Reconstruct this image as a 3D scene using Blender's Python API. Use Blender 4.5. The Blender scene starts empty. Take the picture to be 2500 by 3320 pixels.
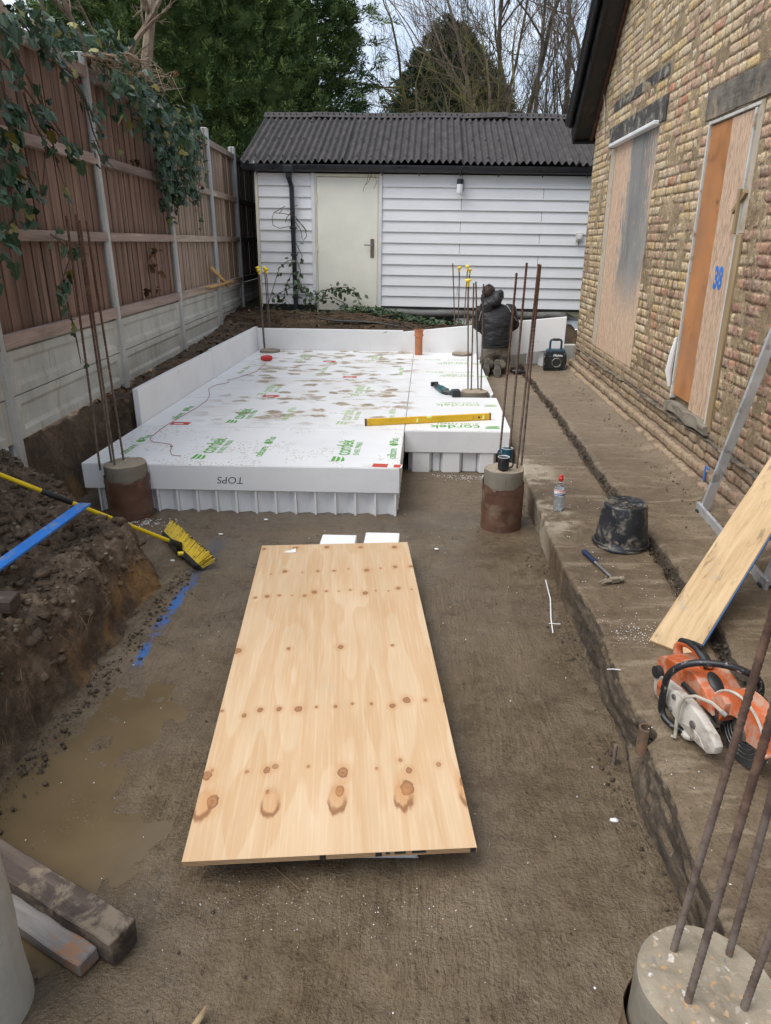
import bpy, bmesh, math, random
import numpy as np
from mathutils import Vector, Matrix, Euler

random.seed(7)
RNG = np.random.default_rng(11)
scn = bpy.context.scene
COL = scn.collection

# ------------------------------------------------------------------ camera
CAM = Vector((0.0, 0.0, 1.90))
FPX, PW, PH = 2290.0, 2500.0, 3320.0          # focal length in photo pixels, photo size
RX = Vector((0.998487148, 0.0196259054, -0.0513637981))   # world x/y/z rows in camera space
RY = Vector((0.0549855974, -0.356388131, 0.932718652))
RZ = Vector((0.0, -0.934131856, -0.356928111))
cam_data = bpy.data.cameras.new('camera')
cam = bpy.data.objects.new('camera', cam_data)
COL.objects.link(cam)
cam.matrix_world = Matrix(((RX.x, -RX.y, -RX.z, CAM.x),
                           (RY.x, -RY.y, -RY.z, CAM.y),
                           (RZ.x, -RZ.y, -RZ.z, CAM.z),
                           (0, 0, 0, 1)))
cam_data.sensor_fit = 'VERTICAL'
cam_data.sensor_height = 36.0
cam_data.lens = 36.0 * FPX / PH
cam_data.clip_start = 0.05
cam_data.clip_end = 2000.0
scn.camera = cam

# ------------------------------------------------------------------ sky and sun
SUN_EL, SUN_AZ = math.radians(58), math.radians(-118)   # azimuth from +Y towards +X
world = bpy.data.worlds.new('World')
scn.world = world
world.use_nodes = True
wt = world.node_tree
wt.nodes.clear()
w_out = wt.nodes.new('ShaderNodeOutputWorld')
w_bg = wt.nodes.new('ShaderNodeBackground')
w_sky = wt.nodes.new('ShaderNodeTexSky')
w_sky.sky_type = 'NISHITA'
w_sky.sun_disc = False
w_sky.sun_elevation = SUN_EL
w_sky.sun_rotation = SUN_AZ
w_sky.dust_density = 2.0
w_tc = wt.nodes.new('ShaderNodeTexCoord')
w_map = wt.nodes.new('ShaderNodeMapping')
w_map.inputs['Scale'].default_value = (1.0, 1.0, 2.6)
w_map.inputs['Location'].default_value = (0.35, 0.2, 0.1)
w_n = wt.nodes.new('ShaderNodeTexNoise')
w_n.inputs['Scale'].default_value = 2.6
w_n.inputs['Detail'].default_value = 7
w_n.inputs['Roughness'].default_value = 0.55
w_r = wt.nodes.new('ShaderNodeValToRGB')
w_r.color_ramp.elements[0].position = 0.34
w_r.color_ramp.elements[0].color = (0.45, 0.45, 0.45, 1)
w_r.color_ramp.elements[1].position = 0.62
w_r.color_ramp.elements[1].color = (1, 1, 1, 1)
w_n2 = wt.nodes.new('ShaderNodeTexNoise')
w_n2.inputs['Scale'].default_value = 4.5
w_n2.inputs['Detail'].default_value = 6
w_r2 = wt.nodes.new('ShaderNodeValToRGB')
w_r2.color_ramp.elements[0].position = 0.36
w_r2.color_ramp.elements[0].color = (3.8, 4.5, 5.6, 1)
w_r2.color_ramp.elements[1].position = 0.66
w_r2.color_ramp.elements[1].color = (5.6, 5.9, 6.3, 1)
w_mix = wt.nodes.new('ShaderNodeMix')
w_mix.data_type = 'RGBA'
wl = wt.links.new
wl(w_tc.outputs['Generated'], w_map.inputs['Vector'])
wl(w_map.outputs['Vector'], w_n.inputs['Vector'])
wl(w_map.outputs['Vector'], w_n2.inputs['Vector'])
wl(w_n.outputs['Fac'], w_r.inputs['Fac'])
wl(w_n2.outputs['Fac'], w_r2.inputs['Fac'])
wl(w_r.outputs['Color'], w_mix.inputs['Factor'])
wl(w_sky.outputs['Color'], w_mix.inputs[6])
wl(w_r2.outputs['Color'], w_mix.inputs[7])
wl(w_mix.outputs[2], w_bg.inputs['Color'])
w_bg.inputs['Strength'].default_value = 0.10
wl(w_bg.outputs['Background'], w_out.inputs['Surface'])

sun_data = bpy.data.lights.new('sun', 'SUN')
sun_data.energy = 1.5
sun_data.angle = math.radians(50)
sun_data.color = (1.0, 0.96, 0.90)
sun = bpy.data.objects.new('sun', sun_data)
COL.objects.link(sun)
sun_dir = Vector((math.sin(SUN_AZ) * math.cos(SUN_EL), math.cos(SUN_AZ) * math.cos(SUN_EL), math.sin(SUN_EL)))
sun.rotation_euler = (-sun_dir).to_track_quat('-Z', 'Y').to_euler()
sun.location = (0, 0, 30)

scn.view_settings.view_transform = 'Standard'
scn.view_settings.look = 'None'
scn.view_settings.exposure = 1.05
scn.view_settings.gamma = 1.0
scn.view_settings.use_curve_mapping = False

# ------------------------------------------------------------------ photo pixel -> place
def ray(x, y):
    v = Vector((x - PW / 2, y - PH / 2, FPX))
    return Vector((RX.dot(v), RY.dot(v), RZ.dot(v)))
def PZ(x, y, z):
    d = ray(x, y); return CAM + d * ((z - CAM.z) / d.z)
def PY(x, y, Y):
    d = ray(x, y); return CAM + d * ((Y - CAM.y) / d.y)
def PX(x, y, X):
    d = ray(x, y); return CAM + d * ((X - CAM.x) / d.x)
FA, FB = -2.4794544, -0.0597                   # fence line x = FA + FB*y
def PF(x, y, off=0.0):
    d = ray(x, y); return CAM + d * ((FA + off - CAM.x) / (d.x - FB * d.y))

# ------------------------------------------------------------------ noise
def _h(i, j, k, s):
    n = (i * 374761393 + j * 668265263 + k * 2147483647 + s * 1274126177).astype(np.int64) & 0xffffffff
    n = ((n ^ (n >> 13)) * 1274126177) & 0xffffffff
    n = ((n ^ (n >> 16)) * 2246822519) & 0xffffffff
    return ((n ^ (n >> 15)) & 0xffffff) / float(0xffffff)
def vn(x, y, z=0.0, s=0):
    x = np.asarray(x, float); y = np.asarray(y, float); z = np.zeros_like(x) + z
    i = np.floor(x).astype(np.int64); j = np.floor(y).astype(np.int64); k = np.floor(z).astype(np.int64)
    u, v, w = x - i, y - j, z - k
    u = u * u * (3 - 2 * u); v = v * v * (3 - 2 * v); w = w * w * (3 - 2 * w)
    r = 0
    for a in (0, 1):
        for b in (0, 1):
            for c in (0, 1):
                r = r + _h(i + a, j + b, k + c, s) * (u if a else 1 - u) * (v if b else 1 - v) * (w if c else 1 - w)
    return r
def fbm(x, y, z=0.0, s=0, o=4, g=0.5):
    t = 0; a = 1.0; n = 0
    x = np.asarray(x, float); y = np.asarray(y, float); z = np.zeros_like(x) + z
    for q in range(o):
        t = t + a * (vn(x, y, z, s + q) - 0.5) * 2; n += a; a *= g
        x = x * 2.03 + 3.1; y = y * 2.03 + 1.7; z = z * 2.03 + 0.9
    return t / n
def sstep(a, b, x):
    t = np.clip((np.asarray(x, float) - a) / (b - a), 0, 1); return t * t * (3 - 2 * t)

# ------------------------------------------------------------------ objects
def tag(o, label=None, cat=None, group=None, kind=None):
    if label: o['label'] = label
    if cat: o['category'] = cat
    if group: o['group'] = group
    if kind: o['kind'] = kind
    return o
INV = {}
def thing(name, label, cat, loc=(0, 0, 0), rot=None, group=None, local=False):
    """Empty at the base; parts are given in world coordinates unless local=True."""
    o = bpy.data.objects.new(name, None)
    COL.objects.link(o)
    M = Matrix.Translation(Vector(loc)) @ (rot.to_4x4() if rot is not None else Matrix.Identity(4))
    o.matrix_world = M
    o.empty_display_size = 0.05
    INV[o.name] = Matrix.Identity(4) if local else M.inverted()
    return tag(o, label, cat, group)
def link(name, me, mat=None, parent=None):
    o = bpy.data.objects.new(name, me)
    COL.objects.link(o)
    if mat is not None and len(me.materials) == 0: me.materials.append(mat)
    if parent is not None:
        o.parent = parent
        o.matrix_parent_inverse = INV.get(parent.name, Matrix.Identity(4))
    return o
def copy_tree(o, parent=None):
    c = o.copy(); COL.objects.link(c)
    if o.name in INV: INV[c.name] = INV[o.name]
    if parent is not None: c.parent = parent
    for ch in list(o.children):
        copy_tree(ch, c)
    return c

def np_mesh(name, V, F, smooth=False, uniform=None):
    """V (n,3) array, F (m,k) int array of equal-size faces."""
    V = np.ascontiguousarray(V, dtype=np.float32); F = np.ascontiguousarray(F, dtype=np.int32)
    me = bpy.data.meshes.new(name)
    m, k = F.shape
    me.vertices.add(len(V)); me.vertices.foreach_set('co', V.ravel())
    me.loops.add(m * k); me.loops.foreach_set('vertex_index', F.ravel())
    me.polygons.add(m)
    me.polygons.foreach_set('loop_start', np.arange(0, m * k, k, dtype=np.int32))
    me.polygons.foreach_set('loop_total', np.full(m, k, dtype=np.int32))
    me.update(calc_edges=True)
    if smooth: me.polygons.foreach_set('use_smooth', np.ones(m, dtype=bool))
    return me
def grid_faces(nx, ny):
    i, j = np.meshgrid(np.arange(nx - 1), np.arange(ny - 1), indexing='ij')
    a = (i * ny + j).ravel()
    return np.stack([a, a + ny, a + ny + 1, a + 1], 1)
def grid_obj(name, P, mat, parent=None, smooth=True):
    """P (nx,ny,3)"""
    nx, ny = P.shape[:2]
    return link(name, np_mesh(name, P.reshape(-1, 3), grid_faces(nx, ny), smooth), mat, parent)
def color_attr(me, name, cols_per_face, k):
    a = me.color_attributes.new(name, 'FLOAT_COLOR', 'CORNER')
    c = np.repeat(np.asarray(cols_per_face, dtype=np.float32), k, axis=0)
    if c.shape[1] == 3: c = np.concatenate([c, np.ones((len(c), 1), np.float32)], 1)
    a.data.foreach_set('color', c.ravel())

class MB:
    def __init__(s): s.v = []; s.f = []
    def add(s, vs, fs):
        o = len(s.v); s.v += [Vector(v) for v in vs]; s.f += [tuple(o + i for i in f) for f in fs]; return s
    def box(s, c, d, M=None):
        x, y, z = d[0] / 2, d[1] / 2, d[2] / 2
        vs = [Vector((sx * x, sy * y, sz * z)) for sx in (-1, 1) for sy in (-1, 1) for sz in (-1, 1)]
        c = Vector(c)
        vs = [(M @ v if M is not None else v) + c for v in vs]
        return s.add(vs, [(0, 1, 3, 2), (4, 6, 7, 5), (0, 4, 5, 1), (2, 3, 7, 6), (0, 2, 6, 4), (1, 5, 7, 3)])
    def bb(s, lo, hi):
        return s.box([(a + b) / 2 for a, b in zip(lo, hi)], [b - a for a, b in zip(lo, hi)])
    def cyl(s, p0, p1, r0, r1=None, n=14, caps=True):
        return s.tube([p0, p1], [r0, r0 if r1 is None else r1], n, caps)
    def tube(s, pts, r, n=8, caps=True, flat=None):
        pts = [Vector(p) for p in pts]
        if not isinstance(r, (list, tuple)): r = [r] * len(pts)
        o = len(s.v); up = None
        for i, p in enumerate(pts):
            d = (pts[min(i + 1, len(pts) - 1)] - pts[max(i - 1, 0)])
            if d.length < 1e-9: d = Vector((0, 0, 1))
            d.normalize()
            if up is None:
                up = Vector((0, 0, 1)) if abs(d.z) < 0.9 else Vector((1, 0, 0))
            a = d.cross(up)
            if a.length < 1e-6: a = d.orthogonal()
            a.normalize(); b = a.cross(d).normalized(); up = b
            for k in range(n):
                t = 2 * math.pi * k / n
                s.v.append(p + (a * math.cos(t) + b * math.sin(t) * (flat or 1)) * r[i])
        for i in range(len(pts) - 1):
            for k in range(n):
                s.f.append((o + i * n + k, o + i * n + (k + 1) % n, o + (i + 1) * n + (k + 1) % n, o + (i + 1) * n + k))
        if caps:
            s.f.append(tuple(o + k for k in reversed(range(n))))
            s.f.append(tuple(o + (len(pts) - 1) * n + k for k in range(n)))
        return s
    def lathe(s, prof, n=24, M=None, caps=True):
        o = len(s.v)
        for r, z in prof:
            for k in range(n):
                t = 2 * math.pi * k / n
                p = Vector((r * math.cos(t), r * math.sin(t), z))
                s.v.append(M @ p if M is not None else p)
        for i in range(len(prof) - 1):
            for k in range(n):
                s.f.append((o + i * n + k, o + i * n + (k + 1) % n, o + (i + 1) * n + (k + 1) % n, o + (i + 1) * n + k))
        if caps:
            s.f.append(tuple(o + k for k in reversed(range(n))))
            s.f.append(tuple(o + (len(prof) - 1) * n + k for k in range(n)))
        return s
    def prism(s, poly, h0, h1, M=None):
        """poly in (u,v); extruded along w from h0 to h1; M maps (u,v,w) to place."""
        n = len(poly)
        vs = [Vector((u, v, h0)) for u, v in poly] + [Vector((u, v, h1)) for u, v in poly]
        if M is not None: vs = [M @ v for v in vs]
        return s.add(vs, [tuple(reversed(range(n))), tuple(range(n, 2 * n))] + [(i, (i + 1) % n, n + (i + 1) % n, n + i) for i in range(n)])
    def mesh(s, name, smooth=False, bevel=0, seg=1, recalc=True):
        bm = bmesh.new()
        vs = [bm.verts.new(v) for v in s.v]
        for f in s.f:
            try: bm.faces.new([vs[i] for i in f])
            except ValueError: pass
        if recalc: bmesh.ops.recalc_face_normals(bm, faces=bm.faces)
        if bevel:
            es = [e for e in bm.edges if len(e.link_faces) == 2 and e.calc_face_angle(0) > 0.5]
            bmesh.ops.bevel(bm, geom=es, offset=bevel, segments=seg, affect='EDGES', profile=0.6, clamp_overlap=True)
        me = bpy.data.meshes.new(name)
        bm.to_mesh(me); bm.free()
        if smooth:
            me.polygons.foreach_set('use_smooth', np.ones(len(me.polygons), dtype=bool))
            try: me.set_sharp_from_angle(angle=math.radians(smooth if smooth is not True else 40))
            except Exception: pass
        return me
    def build(s, name, mat, parent=None, smooth=False, bevel=0, seg=1):
        return link(name, s.mesh(name, smooth, bevel, seg), mat, parent)

def frame(x, y, z, o=(0, 0, 0)):
    """matrix with columns x,y,z"""
    x, y, z, o = Vector(x), Vector(y), Vector(z), Vector(o)
    return Matrix(((x.x, y.x, z.x, o.x), (x.y, y.y, z.y, o.y), (x.z, y.z, z.z, o.z), (0, 0, 0, 1)))

def evaluated(me, mods, name):
    """apply modifiers given as (type, props) to a mesh and return the new mesh"""
    o = bpy.data.objects.new('tmp_shape', me); COL.objects.link(o)
    for ty, pr in mods:
        m = o.modifiers.new(ty, ty)
        for k, v in pr.items(): setattr(m, k, v)
    dg = bpy.context.evaluated_depsgraph_get(); dg.update()
    r = bpy.data.meshes.new_from_object(o.evaluated_get(dg))
    r.name = name
    bpy.data.objects.remove(o); bpy.data.meshes.remove(me)
    return r
TEXTS = {}
def text_obj(name, body, size, mat, M, parent, extrude=0.0004, align='CENTER', xs=1.0, shear=0.0, weight=0.0):
    key = (body, size, extrude, align, shear, weight)
    if key in TEXTS:
        me = TEXTS[key].copy(); me.transform(M @ Matrix.Diagonal((xs, 1, 1, 1))); return link(name, me, mat, parent)
    cu = bpy.data.curves.new('lettering', 'FONT')
    cu.body = body; cu.size = size; cu.extrude = extrude; cu.align_x = align; cu.align_y = 'CENTER'; cu.resolution_u = 3
    cu.shear = shear; cu.offset = weight
    o = bpy.data.objects.new('tmp_text', cu); COL.objects.link(o)
    dg = bpy.context.evaluated_depsgraph_get(); dg.update()
    me = bpy.data.meshes.new_from_object(o.evaluated_get(dg))
    bpy.data.objects.remove(o); bpy.data.curves.remove(cu)
    me.name = name; TEXTS[key] = me.copy()
    me.transform(M @ Matrix.Diagonal((xs, 1, 1, 1)))
    return link(name, me, mat, parent)
# ------------------------------------------------------------------ materials
class Mt:
    def __init__(s, name):
        s.m = bpy.data.materials.new(name); s.m.use_nodes = True
        s.t = s.m.node_tree; s.t.nodes.clear()
        s.o = s.t.nodes.new('ShaderNodeOutputMaterial')
        s._g = s._tc = s._oi = None
    def n(s, ty, ins=None, **pr):
        nd = s.t.nodes.new('ShaderNode' + ty)
        for k, v in pr.items(): setattr(nd, k, v)
        for k, v in (ins or {}).items(): s.set(nd.inputs[k], v)
        return nd
    def set(s, sock, v):
        if isinstance(v, bpy.types.NodeSocket): s.t.links.new(v, sock)
        elif isinstance(v, (tuple, list)):
            v = tuple(v)
            if sock.type == 'RGBA' and len(v) == 3: v = v + (1,)
            sock.default_value = v
        else:
            if sock.type == 'RGBA': v = (v, v, v, 1)
            elif sock.type == 'VECTOR': v = (v, v, v)
            sock.default_value = v
    def pos(s):
        if s._g is None: s._g = s.n('NewGeometry')
        return s._g.outputs['Position']
    def geo(s, k): s.pos(); return s._g.outputs[k]
    def obj(s):
        if s._tc is None: s._tc = s.n('TexCoord')
        return s._tc.outputs['Object']
    def rnd(s):
        if s._oi is None: s._oi = s.n('ObjectInfo')
        return s._oi.outputs['Random']
    def mp(s, v, sc=(1, 1, 1), rot=(0, 0, 0), loc=(0, 0, 0)):
        return s.n('Mapping', {'Vector': v, 'Scale': sc, 'Rotation': rot, 'Location': loc}).outputs[0]
    def shift(s, v, amt=7.0):
        r = s.m_('MULTIPLY', s.rnd(), amt)
        return s.n('VectorMath', {0: v, 1: s.n('CombineXYZ', {0: r, 1: s.m_('MULTIPLY', r, 1.7), 2: s.m_('MULTIPLY', r, 0.6)}).outputs[0]}, operation='ADD').outputs[0]
    def noise(s, v, sc, det=4, ro=0.55, dist=0.0, col=False):
        nd = s.n('TexNoise', {'Vector': v, 'Scale': sc, 'Detail': det, 'Roughness': ro, 'Distortion': dist})
        return nd.outputs['Color' if col else 'Fac']
    def vor(s, v, sc, feat='F1', out='Distance', rand=1.0):
        return s.n('TexVoronoi', {'Vector': v, 'Scale': sc, 'Randomness': rand}, feature=feat).outputs[out]
    def wave(s, v, sc, dist=2, det=2, dsc=1.0, dr='X', wt='BANDS'):
        nd = s.n('TexWave', {'Vector': v, 'Scale': sc, 'Distortion': dist, 'Detail': det, 'Detail Scale': dsc}, wave_type=wt)
        if wt == 'BANDS': nd.bands_direction = dr
        else: nd.rings_direction = dr
        return nd.outputs['Fac']
    def ramp(s, f, stops, mode='LINEAR'):
        nd = s.n('ValToRGB', {'Fac': f}); cr = nd.color_ramp; cr.interpolation = mode
        while len(cr.elements) < len(stops): cr.elements.new(0.5)
        for e, (p, c) in zip(cr.elements, stops):
            e.position = p
            if not isinstance(c, (tuple, list)): c = (c, c, c)
            e.color = tuple(c) + (1,)
        return nd.outputs['Color']
    def mix(s, f, a, b, mode='MIX'):
        nd = s.n('Mix', data_type='RGBA', blend_type=mode, clamp_factor=True)
        s.set(nd.inputs[0], f); s.set(nd.inputs[6], a); s.set(nd.inputs[7], b)
        return nd.outputs[2]
    def m_(s, op, a, b=0.0, c=0.0, clamp=False):
        nd = s.n('Math', operation=op, use_clamp=clamp)
        s.set(nd.inputs[0], a); s.set(nd.inputs[1], b); s.set(nd.inputs[2], c)
        return nd.outputs[0]
    def mr(s, f, a, b, c=0.0, d=1.0, smooth=True):
        nd = s.n('MapRange', {0: f, 1: a, 2: b, 3: c, 4: d})
        if smooth: nd.interpolation_type = 'SMOOTHSTEP'
        return nd.outputs[0]
    def xyz(s, v):
        nd = s.n('SeparateXYZ', {0: v}); return nd.outputs
    def bump(s, h, st=0.3, di=0.01, nrm=None):
        ins = {'Height': h, 'Strength': st, 'Distance': di}
        if nrm is not None: ins['Normal'] = nrm
        return s.n('Bump', ins).outputs[0]
    def out(s, col, ro=0.6, nrm=None, metal=0.0, spec=0.5, **kw):
        b = s.n('BsdfPrincipled'); s.b = b
        s.set(b.inputs['Base Color'], col); s.set(b.inputs['Roughness'], ro); s.set(b.inputs['Metallic'], metal)
        s.set(b.inputs['Specular IOR Level'], spec)
        if nrm is not None: s.set(b.inputs['Normal'], nrm)
        for k, v in kw.items(): s.set(b.inputs[k.replace('_', ' ')], v)
        s.t.links.new(b.outputs[0], s.o.inputs['Surface'])
        return s.m

def simple(name, col, ro=0.6, var=0.2, sc=6.0, bs=60.0, bst=0.25, bd=0.004, metal=0.0, spec=0.5, dirt=None, damt=0.5, dsc=9.0, ob=True, rv=0.15):
    m = Mt(name); v = m.shift(m.obj()) if ob else m.pos()
    n1 = m.noise(v, sc, 5, 0.6)
    lo = tuple(c * (1 - var) for c in col); hi = tuple(min(1, c * (1 + var)) for c in col)
    c = m.ramp(n1, [(0.3, lo), (0.7, hi)])
    if dirt:
        n2 = m.noise(v, dsc, 8, 0.65, 0.4)
        c = m.mix(m.mr(n2, 0.62 - 0.25 * damt, 0.72 - 0.1 * damt), c, dirt)
    n3 = m.noise(v, bs, 4, 0.6)
    r = m.mr(n1, 0.3, 0.7, max(0.03, ro - rv), min(1, ro + rv))
    return m.out(c, r, m.bump(n3, bst, bd), metal, spec)

M = {}
# --- pit floor: wet brushed blinding concrete smeared with mud
def _floor():
    m = Mt('wet_blinding'); p = m.pos(); x, y, z = m.xyz(p)
    big = m.noise(p, 0.9, 5, 0.6); mid = m.noise(p, 5.0, 6, 0.65); fine = m.noise(p, 85, 4, 0.65)
    grit = m.vor(p, 130)
    # brush strokes: along y near, along x by the slab
    wob = m.n('VectorMath', {0: p, 1: m.n('VectorMath', {0: m.noise(p, 1.6, 3, 0.5, col=True), 1: (0.16, 0.16, 0)}, operation='MULTIPLY').outputs[0]}, operation='ADD').outputs[0]
    s1 = m.noise(m.mp(wob, (52, 3.0, 1), (0, 0, 0.35)), 1.0, 3, 0.55)
    s2 = m.noise(m.mp(wob, (2.5, 40, 1), (0, 0, 0.12)), 1.0, 3, 0.55)
    s3 = m.noise(m.mp(wob, (46, 3.5, 1), (0, 0, -0.5)), 1.0, 3, 0.55)
    far = m.mr(y, 3.9, 4.4)
    st = m.n('Mix', {0: far, 2: s1, 3: s2}, data_type='FLOAT').outputs[0]
    patch = m.mr(m.noise(p, 0.7, 2), 0.52, 0.60)
    st = m.n('Mix', {0: m.m_('MULTIPLY', patch, m.m_('SUBTRACT', 1.0, far)), 2: st, 3: s3}, data_type='FLOAT').outputs[0]
    # puddles: a long one by the bank, one at the bottom, small one by the pile
    def ell(cx, cy, ax, ay):
        a = m.m_('DIVIDE', m.m_('SUBTRACT', x, cx), ax); b = m.m_('DIVIDE', m.m_('SUBTRACT', y, cy), ay)
        return m.m_('SQRT', m.m_('ADD', m.m_('MULTIPLY', a, a), m.m_('MULTIPLY', b, b)))
    e = m.m_('MINIMUM', ell(-1.42, 2.05, 0.30, 0.58), ell(-1.12, 2.5, 0.22, 0.25))
    e = m.m_('MINIMUM', e, ell(-1.25, 1.5, 0.34, 0.26))
    e = m.m_('MINIMUM', e, ell(-0.55, 1.12, 0.22, 0.07))
    e = m.m_('MINIMUM', e, ell(0.30, 4.25, 0.26, 0.07))
    e = m.m_('ADD', e, m.m_('MULTIPLY', m.m_('SUBTRACT', m.noise(p, 3.5, 8, 0.72), 0.5), 1.3))
    wet = m.mr(e, 1.7, 0.8)
    col = m.ramp(m.m_('ADD', m.m_('MULTIPLY', big, 0.55), m.m_('MULTIPLY', mid, 0.45)),
                 [(0.36, (0.080, 0.053, 0.026)), (0.48, (0.140, 0.098, 0.054)), (0.64, (0.215, 0.160, 0.097))])
    dry = m.mr(y, 4.4, 5.4)
    col = m.mix(m.m_('MULTIPLY', dry, 0.35), col, (0.24, 0.19, 0.135))
    col = m.mix(m.m_('MULTIPLY', m.mr(st, 0.47, 0.60, 0, 0.28), m.mr(m.noise(p, 1.1, 3, 0.6), 0.36, 0.54)), col, (0.235, 0.18, 0.12))
    gr_ = m.noise(p, 20, 6, 0.75)
    col = m.mix(m.mr(gr_, 0.52, 0.66, 0, 0.32), col, (0.225, 0.17, 0.108))
    col = m.mix(m.mr(gr_, 0.47, 0.36, 0, 0.38), col, (0.066, 0.047, 0.029))
    col = m.mix(m.mr(fine, 0.52, 0.66, 0, 0.5), col, (0.050, 0.034, 0.018))
    sand = m.m_('MULTIPLY', m.mr(grit, 0.24, 0.12), m.mr(m.noise(p, 2.2, 5, 0.7), 0.44, 0.62))
    col = m.mix(m.m_('MULTIPLY', sand, 0.75), col, (0.42, 0.34, 0.22))
    col = m.mix(m.m_('MULTIPLY', wet, 0.4), col, (0.105, 0.075, 0.043))
    # blue marking spray along the bank
    bx = m.m_('ABSOLUTE', m.m_('SUBTRACT', x, m.m_('ADD', -1.37, m.m_('MULTIPLY', m.m_('SUBTRACT', m.noise(p, 3, 2), 0.5), 0.08))))
    bl = m.mr(m.m_('ADD', bx, m.m_('MULTIPLY', m.m_('SUBTRACT', m.noise(p, 22, 6, 0.75), 0.5), 0.12)), 0.040, 0.008)
    br = m.m_('MULTIPLY', m.mr(y, 2.78, 2.92), m.mr(y, 3.92, 3.7))
    bg = m.mr(m.noise(p, 5.0, 6, 0.75), 0.40, 0.58, 0.05, 1.0)
    col = m.mix(m.m_('MULTIPLY', m.m_('MULTIPLY', bl, br), m.m_('MULTIPLY', bg, 0.92)), col, (0.015, 0.16, 0.52))
    bl2 = m.m_('MULTIPLY', m.mr(m.m_('ADD', bx, m.m_('MULTIPLY', m.m_('SUBTRACT', m.noise(p, 16, 5, 0.7), 0.5), 0.2)), 0.09, 0.0), m.m_('MULTIPLY', m.mr(y, 3.8, 3.9), m.mr(y, 4.45, 4.3)))
    col = m.mix(m.m_('MULTIPLY', bl2, 0.45), col, (0.03, 0.07, 0.14))
    ro = m.mr(m.m_('ADD', m.m_('MULTIPLY', mid, 0.5), m.m_('MULTIPLY', big, 0.5)), 0.40, 0.60, 0.10, 0.34)
    ro = m.n('Mix', {0: dry, 2: ro, 3: 0.62}, data_type='FLOAT').outputs[0]
    ro = m.n('Mix', {0: m.m_('MULTIPLY', wet, 0.6), 2: ro, 3: 0.25}, data_type='FLOAT').outputs[0]
    sw = m.mr(m.noise(p, 1.1, 3, 0.6), 0.36, 0.54)
    h = m.m_('ADD', m.m_('MULTIPLY', m.m_('MULTIPLY', st, sw), 0.75), m.m_('ADD', m.m_('MULTIPLY', m.noise(p, 22, 6, 0.75), 0.7), m.m_('MULTIPLY', fine, 0.75)))
    h = m.m_('ADD', h, m.m_('MULTIPLY', sand, 0.2))
    wf = m.m_('MULTIPLY', m.mr(m.noise(p, 0.8, 5, 0.65), 0.42, 0.58, 0.05, 0.6), m.mr(y, 5.6, 4.6, 0.3, 1.0))
    M['floor'] = m.out(col, m.m_('ADD', ro, 0.1), m.bump(h, 1.0, 0.020), 0, 0.5, Coat_Weight=wf, Coat_Roughness=0.10, Coat_IOR=1.5, Coat_Normal=m.bump(h, 0.6, 0.012))
_floor()
def _puddle():
    m = Mt('muddy_water'); p = m.pos()
    c = m.ramp(m.noise(p, 3, 4), [(0.3, (0.098, 0.070, 0.038)), (0.7, (0.132, 0.096, 0.054))])
    sc = m.m_('MULTIPLY', m.mr(m.vor(p, 110), 0.2, 0.1), m.mr(m.noise(p, 5, 4, 0.7), 0.54, 0.64))
    c = m.mix(m.m_('MULTIPLY', sc, 0.7), c, (0.42, 0.34, 0.22))
    M['puddle'] = m.out(c, 0.16, m.bump(m.noise(p, 14, 3), 0.12, 0.006), 0, 0.28)
_puddle()
def _soil(name, lo, mid, hi, clay=None, ro=0.85):
    m = Mt(name); p = m.pos()
    n1 = m.noise(p, 3.2, 7, 0.68); n2 = m.noise(p, 24, 6, 0.7)
    c = m.ramp(m.m_('ADD', m.m_('MULTIPLY', n1, 0.6), m.m_('MULTIPLY', n2, 0.4)), [(0.36, lo), (0.52, mid), (0.66, hi)])
    if clay:
        x, y, z = m.xyz(p)
        f = m.m_('MULTIPLY', m.mr(m.noise(m.mp(p, (1, 1, 0.45)), 4.0, 4, 0.6), 0.46, 0.58), m.mr(m.m_('ADD', z, m.m_('MULTIPLY', n1, 0.25)), 0.42, 0.26))
        f = m.m_('MULTIPLY', f, m.mr(y, 2.45, 2.9))
        c = m.mix(m.m_('MULTIPLY', f, 0.85), c, clay)
    peb = m.m_('MULTIPLY', m.mr(m.vor(p, 70), 0.2, 0.1), m.mr(m.noise(p, 9, 3), 0.52, 0.62))
    c = m.mix(m.m_('MULTIPLY', peb, 0.55), c, (0.22, 0.18, 0.13))
    h = m.m_('ADD', m.m_('MULTIPLY', n2, 1.0), m.m_('MULTIPLY', m.noise(p, 85, 4, 0.7), 0.5))
    return m.out(c, m.mr(n1, 0.35, 0.65, ro - 0.18, ro + 0.1), m.bump(h, 1.0, 0.02), 0, 0.35)
M['soil'] = _soil('dug_soil', (0.040, 0.026, 0.016), (0.118, 0.082, 0.054), (0.27, 0.20, 0.138), (0.30, 0.17, 0.062))
M['crumb'] = _soil('earth_crumb', (0.04, 0.03, 0.021), (0.085, 0.064, 0.045), (0.16, 0.125, 0.09))
M['garden_soil'] = _soil('garden_soil', (0.022, 0.014, 0.009), (0.065, 0.043, 0.026), (0.15, 0.10, 0.06))
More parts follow.
